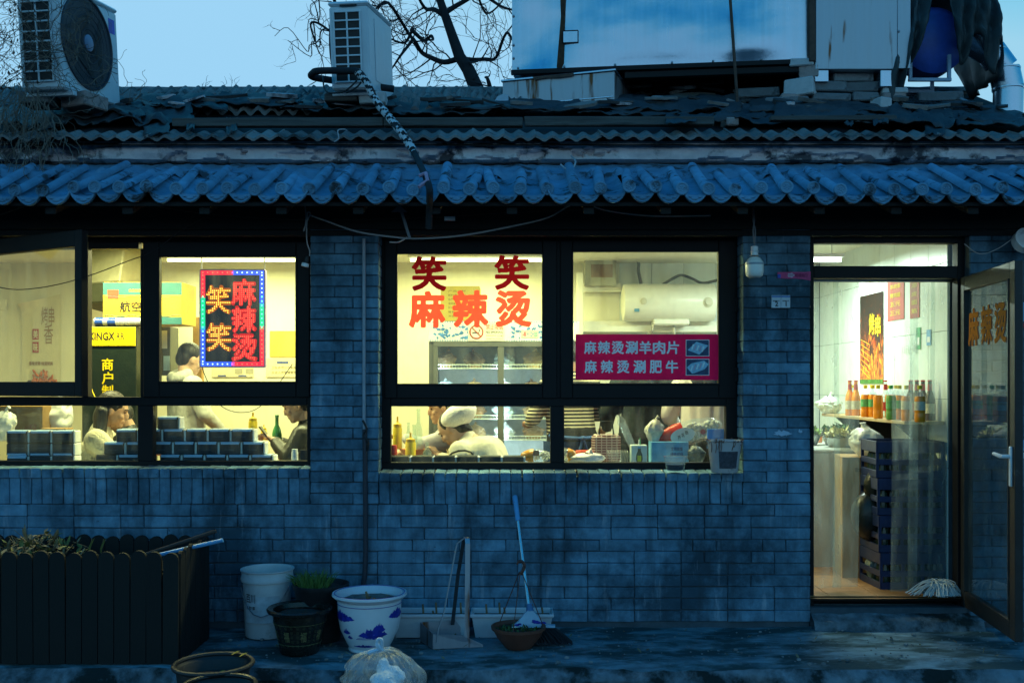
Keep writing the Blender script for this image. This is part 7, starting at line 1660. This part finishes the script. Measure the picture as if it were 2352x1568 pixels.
for (lab, x_, y_, r, hh, m, fm_, cnt, sd) in [('steel basin of dark leafy greens on the freezer', 2.53, 1.46, .13, .09, M_steel, M_gveg, 190, 1),('steel basin of yellow noodles on the freezer', 2.46, 1.18, .12, .07, M_steel, M_noo, 140, 2),('basin of lettuce at the doorway edge', 2.27, 1.44, .12, .08, M_steel, mat('lettuce', (.20,.32,.06), .6, var=.5, scale=30), 120, 3)]:
    T2_ = None; Tn = P(0,0,0); 
    q = Vector((x_, y_, zfr)); T3 = thing('food_basin', lab, 'basin', q); part('basin', MB().lathe([(.001,0),(r*.72,0),(r,hh),(r+.008,hh+.002),(r-.004,hh-.002),(r*.7,.008)], 26), m, T3, True)
    fmb = MB(); rg = random.Random(sd)
    for k in range(cnt): aa, rr_ = rg.uniform(0,6.28), r*.85*rg.random()**.5; leaf(fmb, Vector((rr_*math.cos(aa), rr_*math.sin(aa), hh*.75+.09*rg.random()*(1-rr_/r*.6))), .05, .016, Vector((rg.uniform(-1,1),rg.uniform(-1,1),rg.uniform(-.2,1))), rg.uniform(-.5,.5))
    part('food', fmb, fm_, T3, kind='stuff')
solo('carrot_tray', MB().cbox(-.09,.09,0,.2,0,.05,.004).cbox(-.08,.08,.01,.19,.0505,.09,.02), M_carrot, 'orange carrot tray behind the lettuce basin', 'tray', (2.40,1.72,zfr))
# cartons and crates on the floor
def floorbox(name, label, cat, px0, px1, pyt, y, dep, m, rz=0):
    a_, b_ = PX(px0,y), PX(px1,y); zt3 = PZ(pyt,y); T = thing(name, label, cat, ((a_+b_)/2, y, FZ), (0,0,rz)); w, h = b_-a_, zt3-FZ
    part('body', MB().cbox(-w/2,w/2,0,dep,0,h,.004), m, T); return T, w, h
T, w, h = floorbox('brown_carton', 'brown carton standing on end in the doorway', 'carton', 1936, 2030, 1052, .62, .35, M_ctn, R(-10)); part('lettering', textmb('散装新鲜蔬菜', w*.6, .03, .02, c=(w*.1,-.002,h-.08)), M_brownink, T); part('lid_flap', MB().cbox(-w/2,w/2,-.004,.35,h+.0005,h+.006,.001), M_ctn, T)
bagblob('white_bag', 'white takeaway bag with black print on the brown carton', (PX(1998,.66),.70,FZ+h+.007), (.12,.10,.10), M_wbag, seed=15)
M_crate = mat('navy_crate_plastic', (.010,.022,.075), .4, var=.2)
def crate(label, x, y, z, rz=0):
    T = thing('drinks_crate', label, 'crate', (x,y,z), (0,0,rz), 'stacked navy drinks crates'); w, d_, h = .44, .34, .243
    for z0, z1 in ((.0,.05),(.085,.125),(.165,.242)):
        for (x0,x1,y0,y1) in ((-w/2,w/2,-d_/2,-d_/2+.012),(-w/2,w/2,d_/2-.012,d_/2),(-w/2,-w/2+.012,-d_/2,d_/2),(w/2-.012,w/2,-d_/2,d_/2)):
            if z0 == .10 or True: part('wall_band', MB().cbox(x0,x1,y0+.0004,y1-.0004,z0+.001,z1,.003), M_crate, T)
    for sx in (-.5,-.17,.17,.5):
        for sy in (-1,1): part('post', MB().cbox(sx*w-.018*(1 if sx>0 else 0)-.001, sx*w+.018*(0 if sx>0 else 1)+.001, sy*(d_/2-.007)-.0065, sy*(d_/2-.007)+.0065, .002, .238, .002), M_crate, T)
    part('floor', MB().box(-w/2+.013,w/2-.013,-d_/2+.013,d_/2-.013,.004,.012), M_crate, T)
    bm = MB()
    for i in range(5):
        for j in range(4): bm.lathe([(.026,.015),(.026,.13),(.011,.17),(.011,.205),(.001,.206)], 8, (-w/2+.055+i*.083, -d_/2+.05+j*.08, 0))
    part('bottles', bm, mat('dark_glass_bottle', (.02,.04,.025), .15, bump=0), T, True, kind='stuff')
for k in range(4): crate(('bottom','second lowest','second highest','top')[k]+' navy crate of the near crate stack by the door jamb', 2.62, .43, FZ+.0015+.2435*k, R(3-2*k))
for k in range(3): crate(('bottom','middle','top')[k]+' navy crate of the rear crate stack under the shelf', 2.60, .82, FZ+.0015+.2435*k, R(-3))
solo('black_sack', MB().ell((0,0,.16),(.13,.10,.17),12,8).ell((.04,-.02,.36),(.09,.07,.12),10,8), mat('black_sack_film', (.010,.014,.012), .3, bump=.6, bscale=16), 'black sack slumped against the brown carton', 'sack', (PX(1998,.46),.46,FZ+.30), smooth=True)
bagblob('clear_bag', 'knotted clear bag on the floor beside the crates', (PX(2005,.55),.5,FZ), (.07,.06,.13), mat('dull_clear_bag', (.20,.24,.22), .2, bump=.6, bscale=18), seed=20)
T, w, h = floorbox('striped_box', 'red and white box wedged between carton and crates', 'box', 2015, 2034, 1180, .72, .12, M_twhite); flat(T, -w/2, w/2, h*.72, h*.82, MATS['red_stamp'], 'red_stripe')
# floor tiles in the doorway
ft = MB().cbox(0,.296,0,.296,0,.006,.0015).mesh('floor_tile'); ft.materials.append(M_floor); fl_o = bpy.data.objects['interior_floor']
for i in range(4):
    for j in range(6): o = link('floor_tile', ft, None, fl_o); o.location = (1.72+i*.30, -.02+.30*j+.07, FZ+.001)
# mop head
T = thing('mop', 'white string mop head lying on the door threshold', 'mop', (PX(2140,.06), .04, FZ+.008)); mm = MB(); rg = random.Random(9)
for k in range(150):
    a_ = rg.uniform(-.2,3.4); L = rg.uniform(.06,.22); c0_ = Vector((.07+rg.uniform(-.06,.05), .07+rg.uniform(-.04,.04), .03+rg.uniform(0,.06))); e_ = Vector((.06-L*math.cos(a_)*.9-.03, .05-abs(math.sin(a_))*.11, .004+rg.random()*.01)); mm.tube(spline([c0_, c0_.lerp(e_,.5)+Vector((0,-.01,.03)), e_],3), .0035, 4, cap=False)
part('strings', mm, mat('mop_cotton', (.50,.52,.52), .9), T, True, kind='stuff')
# PVC strip curtain
M_pvc = glassmat('pvc_strip', (.86,.91,.88), .9, haze=.24, hazecol=(.62,.74,.70), rough=.10, smear=.6)
CT = thing('strip_curtain', 'clear plastic strip curtain hanging in the doorway', 'strip curtain', (2.38, .17, dz(641)))
part('rail', MB().cbox(-.46,.46,-.01,.02,-.012,.012,.003), M_steel, CT)
for k, (xa, xb, zz) in enumerate([(-.45,-.27,.36),(-.30,-.135,.36),(.07,.24,.42),(.20,.36,.38),(.33,.452,.36)]):
    yb_ = .012*(k%2)
    zb3 = PZ(1350,.17)-dz(641) if k < 2 else PZ(1356,.17)-dz(641)
    def st3(u, v, xa=xa, xb=xb, yb_=yb_, k=k, zb3=zb3): return Vector((xa+(xb-xa)*u + .02*math.sin(v*2+k)*v, yb_+.012*math.sin(math.pi*u)*(1+.5*math.sin(v*4+k))+.03*v*math.sin(k*2.1), zb3*v))
    part('strip', MB().grid(st3, 8, 24), M_pvc, CT, True)
# ================================================================ PEOPLE
SK = mat('skin', (.52,.30,.18), .5, var=.08, bump=.05, spec=.35); SK2 = mat('skin_light', (.58,.36,.24), .5, var=.08, bump=.05, spec=.35)
M_hairb = mat('black_hair', (.010,.009,.009), .45, var=.4, scale=40, stretch=(1,1,.15), bump=.5, bscale=90)
def cap(mb, p0, p1, r0, r1, n=10):
    p0, p1 = Vector(p0), Vector(p1); mb.tube([p0, p1], [r0, r1], n); mb.ell(p0, r0, n, 7); mb.ell(p1, r1, n, 7)
def limb(mb, pts, rs, n=10):
    for (a, b), (ra, rb) in zip(zip(pts, pts[1:]), zip(rs, rs[1:])): cap(mb, a, b, ra, rb, n)
def blob(name, mb, m, parent, vox=.009, sm=4):
    o = part(name, mb, m, parent, True); mod(o, 'REMESH', mode='VOXEL', voxel_size=vox, use_smooth_shade=True); mod(o, 'SMOOTH', factor=.5, iterations=sm); return o
def headm(mb, c, E):
    c = Vector(c); M = E.to_matrix()
    def e(o, r, rot=None): mb.ell(c + M @ Vector(o), r, 14, 10, rot=(Euler((M @ (rot.to_matrix() if rot else Matrix.Identity(3))).to_euler())))
    e((0,0,.012),(.076,.096,.108)); e((0,.028,-.052),(.058,.066,.062)); e((0,.072,-.092),(.028,.026,.022)); e((0,.098,-.018),(.012,.020,.026)); e((0,.108,-.030),(.016,.012,.010))
    e((0,.084,.026),(.052,.016,.012)); e((0,.094,-.058),(.024,.010,.007)); e((0,.092,-.069),(.020,.010,.007)); e((.040,.068,-.03),(.024,.022,.024)); e((-.040,.068,-.03),(.024,.022,.024))
    e((.078,-.004,-.012),(.010,.020,.030)); e((-.078,-.004,-.012),(.010,.020,.030))
def eyes(T, c, E):
    M = E.to_matrix()
    for s in (-1,1):
        part('eye', MB().ell(Vector(c)+M@Vector((s*.031,.0865,.004)), (.012,.006,.006), 8, 6, rot=E), mat('dark_eye', (.01,.008,.008), .2), T, True)
        part('eyebrow', MB().tube([Vector(c)+M@Vector((s*.016,.0985,.026)), Vector(c)+M@Vector((s*.034,.096,.031)), Vector(c)+M@Vector((s*.052,.084,.026))], .0035, 5), M_hairb, T)
def hand(mb, w, d_, up, s=1, curl=.8):
    """palm and five bent fingers from wrist w along d_"""
    w, d_, up = Vector(w), Vector(d_).normalized(), Vector(up).normalized(); side = d_.cross(up).normalized()*s
    mb.ell(w + d_*.045, (.02,.02,.02), 8, 6); 
    for k in range(4):
        b = w + d_*.035 + side*(.010*(k-1.5)); b2 = w + d_*.085 + side*(.019*(k-1.5)); cap(mb, b, b2, .014, .0115, 7)
        L = (.036,.042,.039,.030)[k]; j1 = b2 + (d_*math.cos(curl*.5) - up*math.sin(curl*.5))*L; j2 = j1 + (d_*math.cos(curl*1.5) - up*math.sin(curl*1.5))*L*.75
        limb(mb, [b2, j1, j2], [.0098,.0088,.0075], 7)
    t0 = w + d_*.030 - side*.024; t1 = t0 - side*.028 + d_*.028 - up*.010; t2 = t1 + d_*.030 - up*.012 + side*.008; limb(mb, [t0,t1,t2], [.014,.011,.009], 7)
def sitlegs(mb, hip, r=.085):
    for s in (-1,1): limb(mb, [Vector((s*.09,0,hip)), Vector((s*.12,.42,hip+.02)), Vector((s*.12,.44,.10)), Vector((s*.12,.54,.04))], [r,r*.8,r*.6,r*.5])
def standlegs(mb, hip=.92, r=.09):
    for s in (-1,1): limb(mb, [Vector((s*.085,0,hip)), Vector((s*.10,.01,.50)), Vector((s*.10,-.02,.09)), Vector((s*.11,.10,.045))], [r,r*.72,r*.5,r*.5])
def person(label, loc, rz, hd, E, neck, chest, hips, arms, top, pant, skin=SK, legs='sit', tr=.012, hair='short', hand_curl=.9, hand_up=None, hoodie=None):
    T = thing('person', label, 'person', loc, (0,0,rz)); body = MB()
    headm(body, hd, E); nk = Vector(neck); limb(body, [Vector(hd)+E.to_matrix()@Vector((0,-.02,-.07)), nk], [.052,.056]); limb(body, [nk, Vector(chest), Vector(hips)], [.055,.095,.095])
    (sitlegs if legs == 'sit' else standlegs)(body, hips[2], .075)
    jk = MB(); ch, hp = Vector(chest), Vector(hips)
    for s in (-1,1):
        limb(jk, [nk+Vector((s*.05,-.01,-.05)), nk+Vector((s*.165,-.005,-.085))], [.06,.066])
        limb(jk, [ch+Vector((s*.07,0,.03)), (ch+hp)/2+Vector((s*.07,0,0)), hp+Vector((s*.075,0,-.02))], [.125,.12,.125])
    limb(jk, [nk+Vector((0,0,-.06)), ch+Vector((0,-.005,.02)), (ch+hp)/2, hp], [.085,.132,.128,.132])
    cap(jk, nk+Vector((0,-.01,-.045)), nk+Vector((0,0,-.01)), .075, .066)
    for s, (el, wr, hdv) in zip((-1,1), arms):
        sh = nk+Vector((s*.175,-.005,-.09)); el, wr = Vector(el), Vector(wr)
        limb(jk, [sh, el, el.lerp(wr,.84)], [.066+tr,.050+tr*.9,.038+tr*.35]); limb(body, [sh, el, wr], [.05,.040,.026])
        hand(body, wr, hdv, hand_up or (0,-.3,1), s, hand_curl)
    blob('body', body, skin, T, .0075, 3); eyes(T, hd, E)
    blob('jacket', jk, top, T, .011, 5)
    lg = MB(); (sitlegs if legs == 'sit' else standlegs)(lg, hips[2], .095); cap(lg, hp+Vector((-.07,0,.0)), hp+Vector((.07,0,0)), .135, .135); blob('trousers', lg, pant, T, .013, 4)
    M = E.to_matrix(); h = MB(); c = Vector(hd)
    def he(o, r): h.ell(c+M@Vector(o), r, 14, 10, rot=E)
    if hair == 'short': he((0,-.022,.038),(.086,.094,.092)); he((0,-.05,-.01),(.078,.062,.075)); he((0,.04,.085),(.066,.06,.034))
    elif hair == 'long':
        he((0,-.02,.034),(.090,.102,.098)); he((.0,-.055,-.05),(.088,.06,.10))
        for k in range(9):
            a = math.pi*(.05+.9*k/8); r0 = Vector((.080*math.cos(a),-.035-.045*math.sin(a),-.03)); p0 = c+M@r0; limb(h, [p0, p0+Vector((r0.x*.15,-.015,-.14)), p0+Vector((r0.x*.2,.0,-.34))], [.034,.036,.020], 8)
    elif hair == 'bun':
        he((0,-.02,.030),(.086,.098,.094)); he((0,-.062,-.035),(.070,.052,.075)); he((0,-.085,-.075),(.034,.03,.05))
    if hair: blob('hair', h, M_hairb, T, .009, 2)
    return T
def fabric(name, col, **kw): return mat(name, col, .9, var=.22, scale=12, bump=1.0, bscale=16, spec=.15, **kw)
M_hood = fabric('grey_hoodie', (.46,.46,.40)); M_dark = fabric('black_trousers', (.015,.016,.02)); M_puff = mat('black_puffer', (.012,.012,.011), .4, var=.3, bump=.6, bscale=9); M_fleece = mat('cream_fleece', (.58,.52,.36), .95, var=.15, scale=40, bump=1.0, bscale=70); M_sweater = fabric('oatmeal_sweater', (.66,.62,.50))
fl = lambda px, y: Vector((PX(px,y), y, FZ))
# man in grey hoodie, standing with his back to the window, looking right
T = person('standing man in a grey hoodie seen from behind, looking down', fl(428,1.55), R(-50), (0,.03,1.545), Euler((R(-22),0,0)), (0,-.01,1.43), (0,0,1.22), (0,0,.95), [((-.26,.04,1.12),(-.20,.22,.98),(0.3,1,-.5)),((.26,.04,1.12),(.18,.22,.98),(-.3,1,-.5))], M_hood, M_dark, SK2, 'stand')
hm = MB(); 
for k in range(9): a = math.pi*(1.0+k/8); hm.ell((.10*math.cos(a), -.03+.075*math.sin(a), 1.42-.03*math.sin(-a)), (.048,.045,.05), 9, 7)
blob('hood', hm, M_hood, T, .011, 4)
# woman in cream fleece, seated, dark long hair
person('seated woman in a cream fleece jacket with long dark hair', fl(210,.68)+Vector((0,0,.085)), R(-75), (0,.14,1.085), Euler((R(-18),0,0)), (0,.06,.965), (0,.03,.74), (0,-.02,.42), [((-.24,.20,.74),(-.12,.42,.78),(.2,1,0)),((.24,.20,.74),(.12,.42,.78),(-.2,1,0))], M_fleece, M_dark, SK, 'sit', .02, 'long')
person('diner half hidden behind the mullion, bent over the left table', fl(322,.98)+Vector((0,0,.04)), R(95), (0,.16,1.09), Euler((R(-30),0,0)), (0,.08,.98), (0,.04,.75), (0,-.02,.43), [((-.24,.14,.74),(-.10,.26,.74),(.2,.8,-.3)),((.24,.14,.74),(.12,.28,.74),(-.2,1,0))], M_puff, M_dark, SK, 'sit')
# man with phone
T = person('man in a black padded jacket holding a phone at the left table', fl(716,.80)+Vector((0,0,.04)), R(90), (0,.10,1.165), Euler((R(-24),0,0)), (0,.03,1.035), (0,.02,.80), (0,-.03,.45), [((-.25,.10,.80),(-.08,.25,.915),(.25,.75,.40)),((.25,.10,.80),(.07,.26,.90),(-.25,.75,.45))], M_puff, M_dark, SK2, 'sit', .022, 'short', 1.2)
solo('smartphone', MB().cbox(-.036,.036,-.005,.005,-.075,.075,.004), mat('phone_black', (.012,.012,.014), .15), 'black smartphone held by the man in the padded jacket', 'phone', P(612,998,.74), (R(-38),R(0),R(90)))
# woman in white beret
wloc = fl(1122,.66)+Vector((0,0,.075))
T = person('woman in a white beret and oatmeal sweater bent over her bowl', wloc, R(72), (0,.27,.965), Euler((R(-42),0,0)), (.0,.15,.90), (0,.02,.76), (0,-.16,.42), [((-.25,.10,.70),(-.08,.34,.77),(.2,.6,.6)),((.25,.14,.72),(.07,.36,.76),(-.2,.6,.5))], M_sweater, M_dark, SK2, 'sit', .016, 'bun', 1.1)
M_beret = mat('white_angora', (.92,.91,.87), .95, var=.05, bump=.8, bscale=80)
bm_ = MB(); Eb = Euler((R(-30),R(0),0)); cb_ = Vector((0,.222,1.052)); bm_.ell(cb_, (.132,.140,.082), 20, 12, rot=Eb); bm_.ell(cb_+Eb.to_matrix()@Vector((0,.0,-.035)), (.096,.106,.05), 18, 10, rot=Eb)
blob('beret', bm_, M_beret, T, .010, 4)
part('beret_stalk', MB().tube([cb_+Eb.to_matrix()@Vector((0,0,.058)), cb_+Eb.to_matrix()@Vector((.004,0,.074))], .004, 5), M_beret, T)
sm_ = MB(); s0_, s1_ = Vector((-.175,.145,.81)), Vector((-.25,.10,.70)); ax_ = (s1_-s0_).normalized(); u_ = ax_.orthogonal().normalized(); v_ = ax_.cross(u_)
for k in range(3):
    c_ = s0_.lerp(s1_, .35+.32*k); sm_.tube([c_+(u_*math.cos(q*.5236)+v_*math.sin(q*.5236))*(.090-.006*k) for q in range(13)], .007, 5, cap=False)
part('sleeve_stripe', sm_, M_ink, T)
solo('chopsticks', MB().tube([P(1030,1030,.60),P(1038,1062,.52)], .0035, 5).tube([P(1026,1032,.60),P(1036,1062,.53)], .0035, 5), mat('bamboo', (.55,.38,.16), .5), 'pair of chopsticks in the hand of the woman in the beret', 'chopsticks', P(1038,1062,.52), world=True)
person('companion in a pale coat reaching for the sauce, left of the beret', fl(1035,1.05)+Vector((0,0,.06)), R(100), (0,.06,1.12), Euler((R(-12),0,0)), (0,.02,.99), (0,.0,.78), (0,-.03,.45), [((-.20,.22,.85),(-.02,.34,.90),(.1,1,.2)),((.22,.16,.76),(.10,.36,.78),(-.3,1,0))], fabric('pale_lilac_coat', (.45,.42,.44)), M_dark, SK, 'sit', .014, 'long')
# waiter in stripes
def stripes(name, c1, c2, per, horizontal=True):
    m, n, l, out = newmat(name); b = N(n, 'ShaderNodeBsdfPrincipled'); l.new(b.outputs[0], out.inputs[0]); co = coordnode(n); sp = N(n, 'ShaderNodeSeparateXYZ'); l.new(co, sp.inputs[0])
    mu = N(n, 'ShaderNodeMath', operation='MULTIPLY'); mu.inputs[1].default_value = 1/per; l.new(sp.outputs[2], mu.inputs[0]); fr_ = N(n, 'ShaderNodeMath', operation='FRACT'); l.new(mu.outputs[0], fr_.inputs[0])
    r = rampnode(n, [(0,c1),(.55,c2)]); r.color_ramp.interpolation = 'CONSTANT'; l.new(fr_.outputs[0], r.inputs[0]); l.new(r.outputs[0], b.inputs['Base Color']); b.inputs['Roughness'].default_value = .9; return m
M_str = stripes('black_cream_stripes', (.012,.016,.02), (.55,.50,.36), .026)
T = person('waiter in a black and cream striped top with a navy apron', fl(1312,1.15), R(20), (0,.08,1.56), Euler((R(-25),0,0)), (0,.03,1.42), (0,.05,1.18), (0,-.02,.94), [((-.28,.05,1.10),(-.22,.30,1.05),(.2,1,0)),((.26,.10,1.12),(.16,.36,1.08),(-.3,1,0))], M_str, M_dark, SK, 'stand')
M_apr = fabric('navy_apron', (.02,.05,.13)); part('apron', MB().grid(lambda u, v: Vector((.215*math.cos(math.pi*(1+u))*1.05, .20*math.sin(math.pi*(1+u))*.95-.005, .93-.55*v+.03*math.sin(u*9)*v)), 20, 8), M_apr, T, True)
part('apron_tie', MB().tube([(-.20,-.06,.97),(-.10,-.185,.96),(.0,-.21,.955),(.10,-.185,.96),(.20,-.06,.97)], .014, 6).tube([(.0,-.212,.955),(-.03,-.22,.86),(-.045,-.215,.78)], .011, 5).tube([(.0,-.212,.955),(.025,-.22,.88),(.03,-.215,.80)], .011, 5).ell((0,-.215,.955),(.03,.014,.018),8,6), mat('navy_tie', (.03,.09,.26), .8), T, True)
person('customer in a dark coat standing behind the straw box', fl(1478,1.25), R(12), (0,.04,1.57), Euler((R(-10),0,0)), (0,.0,1.44), (0,0,1.20), (0,0,.94), [((-.27,.04,1.14),(-.22,.22,1.0),(0,1,0)),((.27,.04,1.14),(.20,.22,1.0),(0,1,0))], mat('dark_slate_coat', (.020,.030,.036), .8, bump=.4, bscale=40), M_dark, SK, 'stand', .025, 'short')
person('person in a puffy white jacket at the right of the middle window', fl(1622,1.10), R(-15), (0,.04,1.53), Euler((R(-8),0,0)), (0,.0,1.40), (0,0,1.18), (0,0,.92), [((-.29,.03,1.12),(-.24,.22,1.02),(.2,1,0)),((.29,.03,1.12),(.22,.22,1.02),(-.2,1,0))], mat('white_puffer', (.62,.58,.56), .6, var=.08, bump=.7, bscale=7), M_dark, SK2, 'stand', .03, 'long')
# chair back and checked bag by the waiter
T = thing('chair', 'black chair back behind the waiter', 'chair', fl(1372,.98)); 
part('backrest', MB().cbox(-.16,.16,-.015,.015,.50,.88,.03), M_black, T); part('seat', MB().cbox(-.19,.19,-.42,-.02,.42,.46,.01), M_black, T)
for sx in (-.17,.17):
    for sy in (-.38,0): part('leg', MB().tube([(sx,sy,0),(sx,sy,.42)], .012, 6), M_black, T)
def checks(name):
    m, n, l, out = newmat(name); b = N(n, 'ShaderNodeBsdfPrincipled'); l.new(b.outputs[0], out.inputs[0]); co = coordnode(n); mp = N(n, 'ShaderNodeMapping'); mp.inputs['Scale'].default_value = (14,14,14); l.new(co, mp.inputs[0]); c = N(n, 'ShaderNodeTexBrick'); c.inputs[1].default_value = (.16,.03,.04,1); c.inputs[2].default_value = (.10,.02,.03,1); c.inputs[3].default_value = (.5,.42,.36,1); c.inputs['Mortar Size'].default_value = .05; c.offset = 0; c.inputs['Scale'].default_value = 1
    sw = N(n, 'ShaderNodeSeparateXYZ'); l.new(mp.outputs[0], sw.inputs[0]); cx_ = N(n, 'ShaderNodeCombineXYZ'); l.new(sw.outputs[0], cx_.inputs[0]); l.new(sw.outputs[2], cx_.inputs[1]); l.new(cx_.outputs[0], c.inputs[0]); l.new(c.outputs[0], b.inputs['Base Color']); return m
T = thing('checked_bag', 'dark red checked shopping bag hanging on the chair', 'bag', P(1392,1062,.72)); part('bag', MB().cbox(-.10,.10,-.05,.05,0,.20,.02), checks('red_checks'), T); part('handle', MB().tube([(-.05,-.03,.2),(-.04,-.03,.29),(.04,-.03,.29),(.05,-.03,.2)], .006, 5), M_dark, T)
